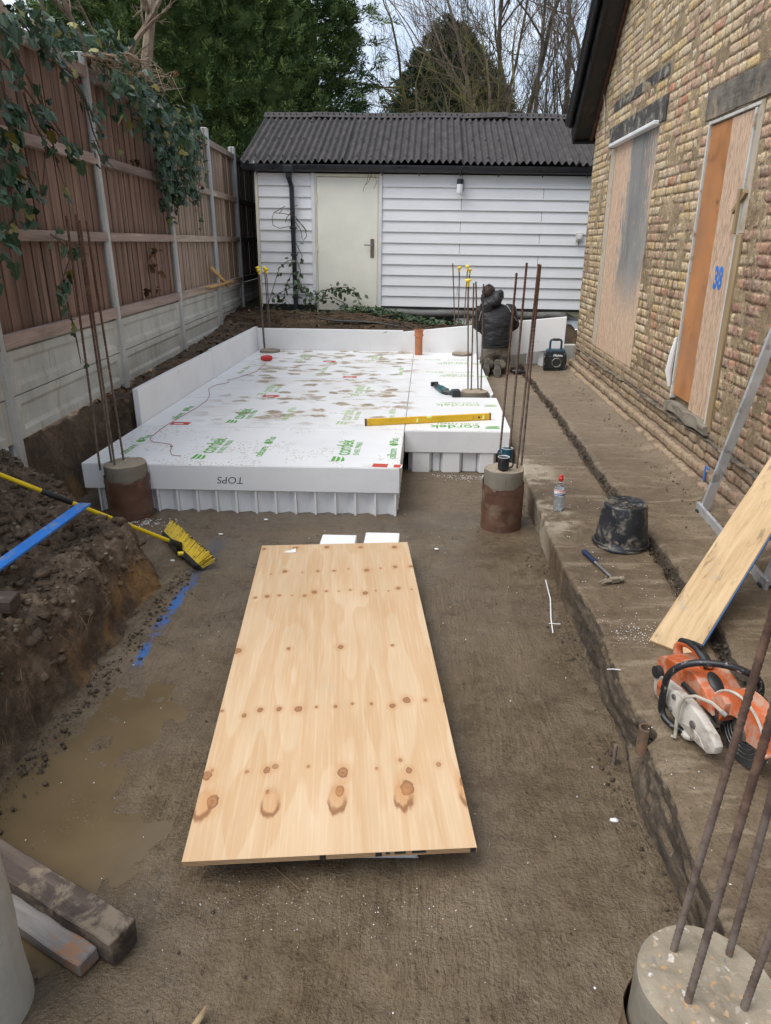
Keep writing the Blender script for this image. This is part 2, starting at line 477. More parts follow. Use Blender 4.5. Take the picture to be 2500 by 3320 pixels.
def _ledge():
    m = Mt('trodden_concrete'); p = m.pos(); x, y, z = m.xyz(p)
    n1 = m.noise(p, 1.3, 6, 0.62); n2 = m.noise(p, 14, 6, 0.7); n3 = m.noise(p, 70, 4, 0.7)
    c = m.ramp(m.m_('ADD', m.m_('MULTIPLY', n1, 0.6), m.m_('MULTIPLY', n2, 0.4)), [(0.36, (0.072, 0.049, 0.029)), (0.5, (0.130, 0.093, 0.057)), (0.64, (0.205, 0.153, 0.099))])
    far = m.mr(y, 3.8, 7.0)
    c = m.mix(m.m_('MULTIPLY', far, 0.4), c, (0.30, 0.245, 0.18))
    str_ = m.noise(m.mp(p, (2.5, 14, 1), (0, 0, 0.1)), 1.0, 5, 0.65)
    c = m.mix(m.mr(str_, 0.52, 0.66, 0, 0.45), c, (0.32, 0.255, 0.18))
    c = m.mix(m.mr(n3, 0.53, 0.66, 0, 0.65), c, (0.050, 0.035, 0.022))
    # grey concrete showing on the edge strip beside the pile
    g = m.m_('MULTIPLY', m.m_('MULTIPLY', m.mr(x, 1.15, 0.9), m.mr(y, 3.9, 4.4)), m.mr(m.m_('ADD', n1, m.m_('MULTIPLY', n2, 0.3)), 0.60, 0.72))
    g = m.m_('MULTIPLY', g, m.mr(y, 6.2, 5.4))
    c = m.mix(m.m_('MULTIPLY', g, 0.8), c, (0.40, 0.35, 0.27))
    # sheared dark clay on the vertical face towards the near end
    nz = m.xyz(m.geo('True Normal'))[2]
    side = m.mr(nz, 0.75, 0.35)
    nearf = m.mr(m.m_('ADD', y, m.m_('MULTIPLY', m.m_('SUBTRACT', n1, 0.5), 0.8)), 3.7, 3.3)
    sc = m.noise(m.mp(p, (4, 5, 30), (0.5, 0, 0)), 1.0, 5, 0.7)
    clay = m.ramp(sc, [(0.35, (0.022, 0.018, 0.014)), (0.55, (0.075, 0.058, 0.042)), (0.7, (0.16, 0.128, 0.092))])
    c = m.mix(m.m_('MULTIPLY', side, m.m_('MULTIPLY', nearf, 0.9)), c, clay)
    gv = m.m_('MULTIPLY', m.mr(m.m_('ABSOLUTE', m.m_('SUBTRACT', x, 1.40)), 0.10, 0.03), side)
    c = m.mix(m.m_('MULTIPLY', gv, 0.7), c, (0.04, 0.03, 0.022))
    peb = m.m_('MULTIPLY', m.mr(m.vor(p, 95), 0.17, 0.09), m.mr(m.noise(p, 3, 4), 0.46, 0.62))
    c = m.mix(m.m_('MULTIPLY', peb, 0.6), c, (0.40, 0.35, 0.27))
    h = m.m_('ADD', n2, m.m_('ADD', m.m_('MULTIPLY', n3, 0.5), m.m_('MULTIPLY', peb, 0.3)))
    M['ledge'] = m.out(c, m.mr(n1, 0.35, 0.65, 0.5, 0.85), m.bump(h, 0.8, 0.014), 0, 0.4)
_ledge()
def _eps():
    m = Mt('white_foam'); v = m.obj()
    p = m.pos()
    n = m.noise(p, 3, 5, 0.6)
    c = m.ramp(n, [(0.3, (0.80, 0.80, 0.80)), (0.7, (0.87, 0.87, 0.87))])
    d = m.noise(p, 11, 7, 0.7, 0.5)
    c = m.mix(m.mr(d, 0.64, 0.74, 0, 0.5), c, (0.44, 0.38, 0.29))
    b = m.vor(p, 220)
    M['foam'] = m.out(c, 0.75, m.bump(m.m_('ADD', b, m.m_('MULTIPLY', n, 0.6)), 0.25, 0.003), 0, 0.35)
    # film-faced top with muddy footprints
    m = Mt('white_foam_walked'); p = m.pos(); x, y, z = m.xyz(p)
    n = m.noise(p, 2, 4, 0.6)
    c = m.ramp(n, [(0.3, (0.76, 0.765, 0.775)), (0.7, (0.83, 0.835, 0.845))])
    wob = m.n('VectorMath', {0: m.mp(p, (4.6, 5.6, 1)), 1: m.n('VectorMath', {0: m.noise(p, 7, 4, 0.6, col=True), 1: (0.9, 0.9, 0)}, operation='MULTIPLY').outputs[0]}, operation='ADD').outputs[0]
    vd = m.vor(wob, 1.0); vc = m.n('SeparateColor', {0: m.vor(wob, 1.0, out='Color')}).outputs[0]
    grn = m.noise(m.mp(p, (14, 30, 1)), 1.0, 6, 0.75, 0.6)
    blob = m.m_('MULTIPLY', m.mr(m.m_('ADD', vd, m.m_('MULTIPLY', m.m_('SUBTRACT', grn, 0.5), 0.9)), 0.46, 0.30), m.mr(vc, 0.30, 0.42))
    big_ = m.m_('MULTIPLY', m.mr(m.noise(m.mp(p, (1.5, 3.0, 1)), 1.0, 3, 0.6), 0.56, 0.64), m.mr(grn, 0.40, 0.56))
    reg = m.m_('MULTIPLY', m.mr(y, 5.9, 6.5), m.mr(x, 0.05, -0.3))
    reg = m.m_('MULTIPLY', reg, m.mr(m.m_('SUBTRACT', x, m.m_('MULTIPLY', m.m_('SUBTRACT', y, 6.0), -0.06)), -2.3, -1.7))
    pr = m.m_('MAXIMUM', blob, big_)
    f = m.m_('MULTIPLY', pr, reg)
    mudc = m.ramp(m.noise(p, 8, 4), [(0.35, (0.19, 0.125, 0.055)), (0.65, (0.36, 0.27, 0.145))])
    c = m.mix(m.m_('MULTIPLY', f, 0.88), c, mudc)
    haze = m.m_('MULTIPLY', reg, m.mr(m.noise(p, 2.3, 5, 0.7), 0.46, 0.66, 0, 0.28))
    c = m.mix(haze, c, (0.60, 0.55, 0.46))
    # far right: fine sandy dust
    reg2 = m.m_('MULTIPLY', m.mr(y, 7.6, 8.4), m.mr(x, -0.4, 0.0))
    sp = m.m_('MULTIPLY', m.mr(m.noise(p, 45, 4, 0.7), 0.53, 0.62), m.mr(m.noise(p, 2.6, 4), 0.44, 0.6))
    c = m.mix(m.m_('MULTIPLY', m.m_('MULTIPLY', sp, reg2), 0.6), c, (0.52, 0.43, 0.27))
    # speckled splashes on the near panel
    sp3 = m.m_('MULTIPLY', m.mr(m.vor(p, 40), 0.36, 0.2), m.mr(m.noise(p, 3.4, 3, 0.6), 0.50, 0.56))
    c = m.mix(m.m_('MULTIPLY', sp3, m.m_('MULTIPLY', m.mr(y, 6.2, 5.9), 0.75)), c, (0.34, 0.26, 0.15))
    M['foam_top'] = m.out(c, m.mr(f, 0, 1, 0.42, 0.7), m.bump(m.noise(p, 90, 3), 0.1, 0.003), 0, 0.4)
_eps()
def _conc(name, lo, hi, stain=(0.30, 0.25, 0.16), ro=0.85, agg=False):
    m = Mt(name); p = m.pos()
    n1 = m.noise(p, 2.5, 6, 0.65); n2 = m.noise(p, 45, 5, 0.7)
    c = m.ramp(n1, [(0.3, lo), (0.7, hi)])
    s = m.noise(m.mp(p, (7, 7, 1.6)), 1.0, 6, 0.7, 0.5)
    c = m.mix(m.mr(s, 0.54, 0.68, 0, 0.6), c, stain)
    g = m.noise(m.mp(p, (16, 16, 2.0), loc=(3, 1, 2)), 1.0, 4, 0.6)
    c = m.mix(m.mr(g, 0.55, 0.75, 0, 0.35), c, (0.16, 0.17, 0.13))
    h = n2
    if agg:
        pw = m.n('VectorMath', {0: p, 1: m.n('VectorMath', {0: m.noise(p, 40, 3, col=True), 1: (0.03, 0.03, 0.03)}, operation='MULTIPLY').outputs[0]}, operation='ADD').outputs[0]
        a = m.vor(pw, 60, out='Color'); d = m.vor(pw, 60)
        hsv = m.n('HueSaturation', {'Color': m.ramp(m.n('SeparateColor', {0: a}).outputs[0], [(0.0, (0.20, 0.19, 0.18)), (0.45, (0.38, 0.33, 0.26)), (0.8, (0.46, 0.27, 0.12)), (1.0, (0.62, 0.60, 0.56))])}).outputs[0]
        c = m.mix(m.m_('MULTIPLY', m.mr(d, 0.42, 0.28), m.mr(m.noise(p, 26, 3), 0.42, 0.52, 0, 0.9)), c, hsv)
        h = m.m_('ADD', n2, m.m_('MULTIPLY', d, 0.5))
    c = m.mix(m.mr(n2, 0.62, 0.72, 0, 0.5), c, tuple(v * 0.35 for v in lo))
    return m.out(c, ro, m.bump(h, 0.5, 0.006), 0, 0.35)
M['concrete'] = _conc('fence_concrete', (0.36, 0.355, 0.32), (0.55, 0.54, 0.49))
M['post'] = _conc('post_concrete', (0.34, 0.35, 0.345), (0.52, 0.52, 0.50), (0.40, 0.37, 0.30))
M['pile'] = _conc('pile_concrete', (0.22, 0.18, 0.13), (0.40, 0.34, 0.255), (0.24, 0.17, 0.10), agg=True)
M['pile_side'] = _conc('pile_side_concrete', (0.15, 0.13, 0.10), (0.27, 0.24, 0.19), (0.10, 0.075, 0.05))
M['casing'] = simple('pile_casing', (0.130, 0.064, 0.042), 0.5, 0.35, 7, 30, 0.35, 0.006, dirt=(0.20, 0.145, 0.095), damt=0.45, dsc=6)
def _wood(name, lo, mid, hi, sc=(30, 30, 1.6), knots=False, ro=0.7, rndc=0.25, axis='z', worn=None):
    m = Mt(name); v = m.shift(m.obj(), 11)
    n = m.noise(m.mp(v, sc), 1.0, 6, 0.65, 0.6)
    n2 = m.noise(m.mp(v, tuple(a * 0.16 for a in sc)), 1.0, 4, 0.6)
    c = m.ramp(m.m_('ADD', m.m_('MULTIPLY', n, 0.6), m.m_('MULTIPLY', n2, 0.4)), [(0.33, lo), (0.5, mid), (0.68, hi)])
    k = m.mr(m.rnd(), 0, 1, 1 - rndc, 1 + rndc, False)
    c = m.mix(1.0, c, m.n('CombineColor', {0: k, 1: k, 2: k}).outputs[0], 'MULTIPLY')
    if worn:
        w = m.noise(v, 5, 8, 0.72, 0.3)
        c = m.mix(m.mr(w, 0.52, 0.62, 0, 0.85), c, worn)
    return m.out(c, ro, m.bump(n, 0.5, 0.004), 0, 0.3)
M['slat_brown'] = _wood('slat_brown', (0.080, 0.043, 0.029), (0.170, 0.098, 0.068), (0.29, 0.19, 0.14))
M['slat_tan'] = _wood('slat_tan', (0.17, 0.115, 0.08), (0.32, 0.235, 0.175), (0.46, 0.36, 0.28))
M['slat_shaded'] = _wood('slat_shaded', (0.03, 0.024, 0.02), (0.075, 0.062, 0.052), (0.14, 0.12, 0.10))  # last bay: the conifer's shade put into slat and rail colour
M['rail'] = _wood('rail_wood', (0.16, 0.105, 0.085), (0.29, 0.21, 0.175), (0.42, 0.33, 0.28), (26, 1.6, 26))
M['rail_tan'] = _wood('rail_tan', (0.2, 0.15, 0.11), (0.36, 0.28, 0.22), (0.50, 0.42, 0.34), (26, 1.6, 26))
M['old_timber'] = _wood('old_timber', (0.035, 0.026, 0.022), (0.078, 0.058, 0.048), (0.15, 0.115, 0.092), (1.6, 22, 22), worn=(0.22, 0.175, 0.125), ro=0.75, rndc=0.1)
M['grey_timber'] = _wood('grey_timber', (0.10, 0.09, 0.085), (0.20, 0.185, 0.175), (0.30, 0.28, 0.26), (1.6, 22, 22), worn=(0.30, 0.15, 0.075), rndc=0.1)
M['pine'] = _wood('pine_offcut', (0.42, 0.22, 0.075), (0.60, 0.36, 0.14), (0.70, 0.46, 0.2), (22, 2, 22), rndc=0.1)
M['frame_dark'] = _wood('dark_frame', (0.035, 0.014, 0.009), (0.085, 0.036, 0.02), (0.14, 0.07, 0.04), (26, 26, 2), rndc=0.1)
M['frame_raw'] = _wood('raw_frame', (0.17, 0.115, 0.06), (0.28, 0.20, 0.11), (0.38, 0.29, 0.17), (26, 26, 2), rndc=0.1)
M['char'] = simple('charred_lintel', (0.055, 0.050, 0.046), 0.85, 0.6, 9, 40, 0.7, 0.010, dirt=(0.30, 0.27, 0.21), damt=0.62, dsc=6)
M['lintel2'] = simple('weathered_lintel', (0.15, 0.13, 0.105), 0.85, 0.55, 7, 30, 0.7, 0.010, dirt=(0.30, 0.23, 0.15), damt=0.6, dsc=5)
def _ply():
    """pine plywood face: x across, y along (object space, metres); rows of repeated knots"""
    m = Mt('pine_plywood'); v = m.obj(); x, y, z = m.xyz(v)
    warp = m.noise(m.mp(v, (1, 0.35, 1)), 2.2, 2, 0.5)
    fold = m.m_('ADD', m.m_('MULTIPLY', x, 1 / 0.235), m.m_('MULTIPLY', y, 0.06))
    arch = m.m_('SINE', m.m_('MULTIPLY', fold, 2 * math.pi))
    lng = m.noise(m.mp(v, (3.8, 0.78, 1)), 1.0, 2, 0.4)
    ph = m.m_('ADD', m.m_('MULTIPLY', arch, 0.55), m.m_('ADD', m.m_('MULTIPLY', lng, 7.5), m.m_('MULTIPLY', warp, 2.0)))
    ring = m.m_('FRACT', m.m_('MULTIPLY', ph, 0.8))
    late = m.m_('MULTIPLY', m.mr(ring, 0.0, 0.9), m.mr(ring, 1.0, 0.92))
    g = m.noise(m.mp(v, (90, 3, 1)), 1.0, 4, 0.6)
    c = m.ramp(m.noise(m.mp(v, (4, 0.9, 1)), 1.0, 4, 0.55), [(0.3, (0.53, 0.365, 0.215)), (0.55, (0.61, 0.445, 0.28)), (0.75, (0.67, 0.51, 0.35))])
    c = m.mix(m.m_('MULTIPLY', late, 0.40), c, (0.52, 0.29, 0.13))
    c = m.mix(m.mr(g, 0.45, 0.7, 0, 0.4), c, (0.71, 0.55, 0.37))
    def knots(row, per, off, rad, slope, cseed, dark=1.0, el=1.3):
        nonlocal c
        fx = m.m_('SUBTRACT', m.m_('FRACT', m.m_('ADD', m.m_('DIVIDE', x, per), off)), 0.5)
        dx = m.m_('MULTIPLY', fx, per)
        cell = m.m_('FLOOR', m.m_('ADD', m.m_('DIVIDE', x, per), off))
        jt = m.n('TexWhiteNoise', {'W': m.m_('ADD', cell, cseed)}, noise_dimensions='1D').outputs[0]
        jx = m.n('TexWhiteNoise', {'W': m.m_('ADD', cell, cseed + 0.37)}, noise_dimensions='1D').outputs[0]
        dx = m.m_('ADD', dx, m.m_('MULTIPLY', m.m_('SUBTRACT', jx, 0.5), per * 0.3))
        dy = m.m_('SUBTRACT', y, m.m_('ADD', row, m.m_('ADD', m.m_('MULTIPLY', x, slope), m.m_('MULTIPLY', m.m_('SUBTRACT', jx, 0.5), 0.05))))
        dy = m.m_('DIVIDE', dy, el)
        rr = m.m_('MULTIPLY', m.m_('ADD', 0.35, m.m_('MULTIPLY', jt, 0.9)), rad)
        d = m.m_('DIVIDE', m.m_('SQRT', m.m_('ADD', m.m_('MULTIPLY', dx, dx), m.m_('MULTIPLY', dy, dy))), rr)
        d = m.m_('ADD', d, m.m_('MULTIPLY', m.m_('SUBTRACT', m.noise(v, 45, 4), 0.5), 0.9))
        c = m.mix(m.m_('MULTIPLY', m.mr(d, 3.2, 1.2), 0.42 * dark), c, (0.52, 0.27, 0.12))
        k = m.ramp(m.m_('MULTIPLY', d, 0.8), [(0.0, (0.20, 0.085, 0.035)), (0.35, (0.36, 0.175, 0.08)), (0.6, (0.27, 0.12, 0.05)), (0.8, (0.16, 0.07, 0.03))])
        c = m.mix(m.m_('MULTIPLY', m.mr(d, 1.15, 0.95), 0.88 * dark), c, k)
    knots(0.27, 0.228, 0.40, 0.018, 0.02, 3.0, 1.0, 1.7)
    knots(0.37, 0.228, 0.40, 0.015, 0.02, 13.0, 1.0, 1.4)
    knots(0.385, 0.114, 0.15, 0.010, 0.02, 23.0, 0.8)
    knots(0.74, 0.076, 0.30, 0.013, 0.03, 33.0)
    knots(1.19, 0.228, 0.35, 0.015, 0.05, 43.0)
    knots(1.76, 0.066, 0.10, 0.012, 0.03, 53.0)
    knots(2.03, 0.092, 0.55, 0.013, 0.04, 63.0)
    knots(2.36, 0.19, 0.25, 0.013, 0.03, 73.0)
    # resin scorch around the big near knots
    fx = m.m_('MULTIPLY', m.m_('SUBTRACT', m.m_('FRACT', m.m_('ADD', m.m_('DIVIDE', x, 0.228), 0.40)), 0.5), 0.228)
    dy = m.m_('SUBTRACT', y, 0.235)
    d = m.m_('SQRT', m.m_('ADD', m.m_('MULTIPLY', fx, fx), m.m_('MULTIPLY', m.m_('DIVIDE', dy, 2.2), m.m_('DIVIDE', dy, 2.2))))
    d = m.m_('ADD', d, m.m_('MULTIPLY', m.m_('SUBTRACT', m.noise(m.mp(v, (40, 12, 1)), 1.0, 4), 0.5), 0.03))
    rg = m.m_('MULTIPLY', m.mr(d, 0.017, 0.025), m.mr(d, 0.037, 0.028))
    c = m.mix(m.m_('MULTIPLY', rg, m.mr(y, 0.26, 0.2, 0.12, 0.85)), c, (0.13, 0.05, 0.025))
    c = m.mix(m.mr(d, 0.05, 0.012, 0, 0.4), c, (0.52, 0.25, 0.09))
    sm = m.m_('MULTIPLY', m.mr(m.noise(v, 3.5, 7, 0.75), 0.60, 0.72), m.mr(m.noise(v, 28, 4, 0.7), 0.45, 0.6))
    c = m.mix(m.m_('MULTIPLY', sm, 0.5), c, (0.42, 0.40, 0.38))
    M['ply'] = m.out(c, 0.62, m.bump(m.m_('ADD', g, m.m_('MULTIPLY', late, 0.4)), 0.15, 0.002), 0, 0.3)
    m = Mt('plywood_edge'); v = m.obj(); z = m.xyz(v)[2]
    l = m.m_('FRACT', m.m_('MULTIPLY', z, 1 / 0.0056))
    n = m.noise(m.mp(v, (6, 6, 200)), 1.0, 4, 0.7)
    c = m.mix(m.mr(m.m_('ADD', l, m.m_('MULTIPLY', n, 0.3)), 0.5, 0.75), (0.50, 0.34, 0.19), (0.25, 0.145, 0.075))
    M['ply_edge'] = m.out(c, 0.75, m.bump(n, 0.3, 0.002), 0, 0.3)
_ply()
def _osb(name, tint, grey=0.0, hue=None):
    m = Mt(name); v = m.obj()
    w = m.n('VectorMath', {0: v, 1: m.n('VectorMath', {0: m.noise(v, 5, 2, col=True), 1: (0.03, 0.03, 0.03)}, operation='MULTIPLY').outputs[0]}, operation='ADD').outputs[0]
    a = m.vor(m.mp(w, (110, 110, 13)), 1.0, out='Color'); b = m.vor(m.mp(w, (80, 80, 22), (0.5, 0.2, 0)), 1.0, out='Color')
    f = m.m_('ADD', m.m_('MULTIPLY', m.n('SeparateColor', {0: a}).outputs[0], 0.55), m.m_('MULTIPLY', m.n('SeparateColor', {0: b}).outputs[1], 0.45))
    c = m.ramp(f, [(0.1, tuple(t * 0.68 for t in tint)), (0.5, tint), (0.9, tuple(min(1, t * 1.22) for t in tint))])
    if grey:
        x, y, z = m.xyz(v)
        g = m.noise(m.mp(v, (1.8, 1.8, 0.55)), 1.0, 6, 0.65, 0.3)
        band = m.mr(m.m_('ABSOLUTE', m.m_('ADD', m.m_('ADD', y, 0.02), m.m_('MULTIPLY', m.m_('SUBTRACT', g, 0.5), 1.7))), 0.72, 0.2)
        up = m.mr(m.m_('ADD', z, m.m_('MULTIPLY', g, 0.7)), -0.35, 0.3)
        fk = m.noise(m.mp(v, (60, 60, 7)), 1.0, 4, 0.65)
        k = m.m_('MULTIPLY', up, m.mr(m.m_('ADD', band, m.m_('MULTIPLY', m.m_('SUBTRACT', fk, 0.5), 3.2)), 0.2, 0.8))
        k = m.m_('MULTIPLY', k, m.mr(band, 0.0, 0.15))
        c = m.mix(m.m_('MULTIPLY', k, grey), c, m.ramp(g, [(0.3, (0.13, 0.13, 0.125)), (0.7, (0.33, 0.32, 0.30))]))
    return m.out(c, 0.75, m.bump(f, 0.3, 0.003), 0, 0.3)
M['osb'] = _osb('strand_board', (0.56, 0.40, 0.285), 1.0)
M['osb_plain'] = _osb('strand_board_plain', (0.55, 0.385, 0.27))
M['hard_ply'] = simple('orange_plywood', (0.43, 0.185, 0.065), 0.5, 0.22, 5, 30, 0.2, 0.003, dirt=(0.20, 0.085, 0.035), damt=0.12, dsc=4)
def _brick(name, use_attr, red=False):
    m = Mt(name); p = m.pos()
    if use_attr: base = m.n('VertexColor', layer_name='bcol').outputs[0]
    else:
        base = m.ramp(m.rnd(), [(0.0, (0.62, 0.43, 0.18)), (0.22, (0.62, 0.48, 0.29)), (0.40, (0.55, 0.41, 0.27)), (0.54, (0.50, 0.30, 0.22)), (0.70, (0.36, 0.21, 0.17)), (0.85, (0.60, 0.50, 0.36)), (1.0, (0.42, 0.14, 0.075))])
    if red: base = m.ramp(m.rnd(), [(0.0, (0.36, 0.17, 0.12)), (0.25, (0.30, 0.16, 0.14)), (0.45, (0.44, 0.20, 0.13)), (0.6, (0.50, 0.32, 0.22)), (0.8, (0.27, 0.17, 0.16)), (1.0, (0.48, 0.38, 0.24))])
    x, y, z = m.xyz(p)
    n1 = m.noise(p, 14, 6, 0.7); n2 = m.noise(p, 75, 5, 0.72)
    c = m.mix(m.mr(n1, 0.44, 0.60, 0, 0.6), base, (0.60, 0.49, 0.33))
    pt = m.noise(p, 2.4, 6, 0.7, 0.4)
    c = m.mix(m.mr(pt, 0.52, 0.64, 0, 0.55), c, (0.60, 0.47, 0.30))
    c = m.mix(m.mr(pt, 0.46, 0.36, 0, 0.45), c, (0.34, 0.22, 0.145))
    c = m.mix(m.mr(n1, 0.46, 0.34, 0, 0.6), c, (0.36, 0.20, 0.125))
    c = m.mix(m.mr(n2, 0.52, 0.63, 0, 0.75), c, (0.12, 0.075, 0.045))
    sm = m.m_('MULTIPLY', m.mr(m.noise(m.mp(p, (1, 3.4, 1.4)), 2.6, 7, 0.72, 0.7), 0.52, 0.58), m.mr(z, 2.5, 2.1))
    c = m.mix(m.m_('MULTIPLY', sm, 0.75), c, (0.185, 0.140, 0.080))
    dust = m.m_('MULTIPLY', m.mr(z, 1.0, 0.52), m.mr(n1, 0.28, 0.5))
    c = m.mix(m.m_('MULTIPLY', dust, 0.85), c, m.ramp(n2, [(0.35, (0.20, 0.145, 0.095)), (0.6, (0.36, 0.275, 0.195))]))
    ch = m.noise(m.mp(p, (10, 38, 16)), 1.0, 6, 0.7, 0.8)
    c = m.mix(m.m_('MULTIPLY', m.mr(ch, 0.48, 0.36), 0.6), c, (0.17, 0.115, 0.07))
    return m.out(c, 0.9, m.bump(m.m_('ADD', m.m_('ADD', m.m_('MULTIPLY', n1, 0.4), n2), m.m_('MULTIPLY', ch, 0.8)), 0.8, 0.005), 0, 0.25)
M['brick'] = _brick('stock_brick', False)
M['brick_red'] = _brick('stock_brick_red', False, True)
M['brick_far'] = _brick('stock_brick_field', True)
M['mortar'] = _soil('hacked_mortar', (0.14, 0.097, 0.054), (0.35, 0.262, 0.157), (0.57, 0.45, 0.295))
M['footing'] = _soil('dusty_footing', (0.125, 0.085, 0.055), (0.24, 0.175, 0.12), (0.37, 0.285, 0.21))
M['slate'] = simple('damp_course_slate', (0.105, 0.092, 0.078), 0.8, 0.3, 8, 40, 0.4, 0.004, dirt=(0.24, 0.185, 0.13), damt=0.7, ob=False)
def _siding():
    m = Mt('white_cladding'); v = m.shift(m.obj(), 9)
    g = m.noise(m.mp(v, (2.2, 1, 60)), 1.0, 5, 0.62, 1.2)
    c = m.ramp(m.noise(v, 1.5, 5, 0.6), [(0.3, (0.78, 0.785, 0.79)), (0.7, (0.85, 0.855, 0.86))])
    c = m.mix(m.mr(m.noise(v, 7, 7, 0.7), 0.62, 0.8, 0, 0.35), c, (0.50, 0.51, 0.47))
    M['siding'] = m.out(c, 0.55, m.bump(g, 0.55, 0.004), 0, 0.4)
_siding()
M['white_trim'] = simple('white_trim', (0.74, 0.74, 0.74), 0.5, 0.08, 5, 40, 0.1, 0.002)
M['cream'] = simple('cream_paint', (0.82, 0.80, 0.69), 0.45, 0.05, 3, 40, 0.08, 0.002)
M['cream_trim'] = simple('cream_trim', (0.72, 0.69, 0.55), 0.5, 0.08, 4, 40, 0.1, 0.002)
M['black_pvc'] = simple('black_plastic', (0.016, 0.017, 0.020), 0.38, 0.2, 6, 50, 0.1, 0.002)
M['black_rubber'] = simple('black_rubber', (0.014, 0.014, 0.015), 0.55, 0.3, 9, 60, 0.3, 0.003)
def _roof():
    m = Mt('bitumen_sheet'); v = m.shift(m.obj(), 5)
    n1 = m.noise(m.mp(v, (9, 3, 9)), 1.0, 7, 0.72, 0.4); n2 = m.noise(v, 70, 4, 0.7)
    c = m.ramp(m.m_('ADD', m.m_('MULTIPLY', n1, 0.7), m.m_('MULTIPLY', n2, 0.3)), [(0.35, (0.030, 0.027, 0.027)), (0.55, (0.066, 0.060, 0.058)), (0.70, (0.125, 0.113, 0.106))])
    c = m.mix(m.mr(m.noise(v, 2.2, 6, 0.7), 0.56, 0.7, 0, 0.45), c, (0.075, 0.064, 0.052))
    M['roof'] = m.out(c, 0.85, m.bump(m.m_('ADD', n1, n2), 0.5, 0.006), 0, 0.3)
_roof()
M['membrane'] = simple('grey_membrane', (0.15, 0.148, 0.135), 0.55, 0.25, 6, 30, 0.2, 0.004, dirt=(0.08, 0.075, 0.06), damt=0.4)
def _rust():
    m = Mt('rusty_bar'); p = m.pos()
    n = m.noise(p, 25, 6, 0.7); n2 = m.noise(p, 3, 3)
    z = m.xyz(p)[2]
    c = m.ramp(n, [(0.35, (0.055, 0.030, 0.022)), (0.55, (0.125, 0.060, 0.036)), (0.7, (0.20, 0.105, 0.062))])
    low = m.mr(m.m_('ADD', z, m.m_('MULTIPLY', n2, 0.7)), 1.85, 1.0)
    c = m.mix(m.m_('MULTIPLY', low, m.mr(n, 0.4, 0.6, 0.35, 0.8)), c, (0.20, 0.175, 0.15))
    M['rust'] = m.out(c, 0.75, m.bump(n, 0.4, 0.002), 0.1, 0.4)
_rust()
def _plain(name, col, ro=0.5, metal=0.0, dirt=None, damt=0.4, var=0.12, dsc=9.0, spec=0.5):
    M[name] = simple(name, col, ro, var, 7, 60, 0.12, 0.002, metal, spec, dirt, damt, dsc)
_plain('yellow', (0.72, 0.43, 0.015), 0.42, dirt=(0.30, 0.21, 0.08), damt=0.2)
_plain('cap_yellow', (0.80, 0.58, 0.03), 0.45)
_plain('yellow_pole', (0.74, 0.52, 0.01), 0.35)
_plain('bristle', (0.70, 0.50, 0.03), 0.55, dirt=(0.20, 0.14, 0.03), damt=0.35, dsc=30)
_plain('bristle_tip', (0.06, 0.045, 0.025), 0.8)
_plain('blue_paint', (0.018, 0.17, 0.58), 0.45, dirt=(0.22, 0.25, 0.28), damt=0.35, dsc=12)
_plain('terracotta', (0.47, 0.175, 0.075), 0.5, dirt=(0.30, 0.16, 0.09), damt=0.3)
_plain('clay', (0.20, 0.115, 0.07), 0.7, dirt=(0.10, 0.07, 0.045), damt=0.8)
_plain('teal', (0.012, 0.085, 0.10), 0.45, dirt=(0.12, 0.11, 0.09), damt=0.3)
_plain('radio_blue', (0.010, 0.045, 0.075), 0.42, dirt=(0.09, 0.085, 0.07), damt=0.2)
_plain('black_tool', (0.018, 0.018, 0.019), 0.5, dirt=(0.12, 0.10, 0.08), damt=0.25)
_plain('orange', (0.50, 0.105, 0.028), 0.5, dirt=(0.46, 0.30, 0.22), damt=0.62, dsc=9, var=0.25)
_plain('saw_white', (0.48, 0.45, 0.40), 0.55, dirt=(0.24, 0.19, 0.14), damt=0.62, dsc=8, var=0.25)
_plain('disc', (0.035, 0.035, 0.037), 0.6, dirt=(0.14, 0.13, 0.12), damt=0.45, dsc=14)
_plain('handle_black', (0.014, 0.014, 0.016), 0.4, dirt=(0.42, 0.40, 0.37), damt=0.32, dsc=24)
_plain('hose', (0.42, 0.38, 0.31), 0.5, dirt=(0.28, 0.23, 0.17), damt=0.4)
_plain('aluminium', (0.56, 0.58, 0.60), 0.42, 0.6, dirt=(0.30, 0.30, 0.29), damt=0.3)
_plain('steel', (0.32, 0.31, 0.30), 0.4, 0.8, dirt=(0.16, 0.12, 0.09), damt=0.4)
_plain('hammer_head', (0.25, 0.21, 0.16), 0.6, 0.3, dirt=(0.17, 0.125, 0.085), damt=0.7)
_plain('navy_grip', (0.012, 0.022, 0.065), 0.5)
_plain('bucket', (0.016, 0.018, 0.022), 0.45, dirt=(0.24, 0.21, 0.165), damt=0.48, dsc=10, var=0.3)
_plain('red', (0.55, 0.03, 0.025), 0.4)
_plain('string', (0.28, 0.05, 0.05), 0.7)
_plain('mug_dark', (0.022, 0.026, 0.032), 0.3)
_plain('mug_blue', (0.012, 0.075, 0.12), 0.3)
_plain('mug_rim', (0.66, 0.66, 0.63), 0.3)
_plain('tea', (0.30, 0.17, 0.085), 0.15)
_plain('dregs', (0.20, 0.20, 0.18), 0.3)
_plain('green_print', (0.10, 0.36, 0.045), 0.6)
_plain('green_faded', (0.40, 0.56, 0.27), 0.6, dirt=(0.55, 0.50, 0.42), damt=0.5)
_plain('red_print', (0.52, 0.06, 0.04), 0.6)
_plain('white_print', (0.82, 0.82, 0.82), 0.6)
_plain('pink_print', (0.75, 0.32, 0.36), 0.6)
_plain('dark_print', (0.02, 0.02, 0.02), 0.6)
_plain('grey_print', (0.22, 0.22, 0.21), 0.6)
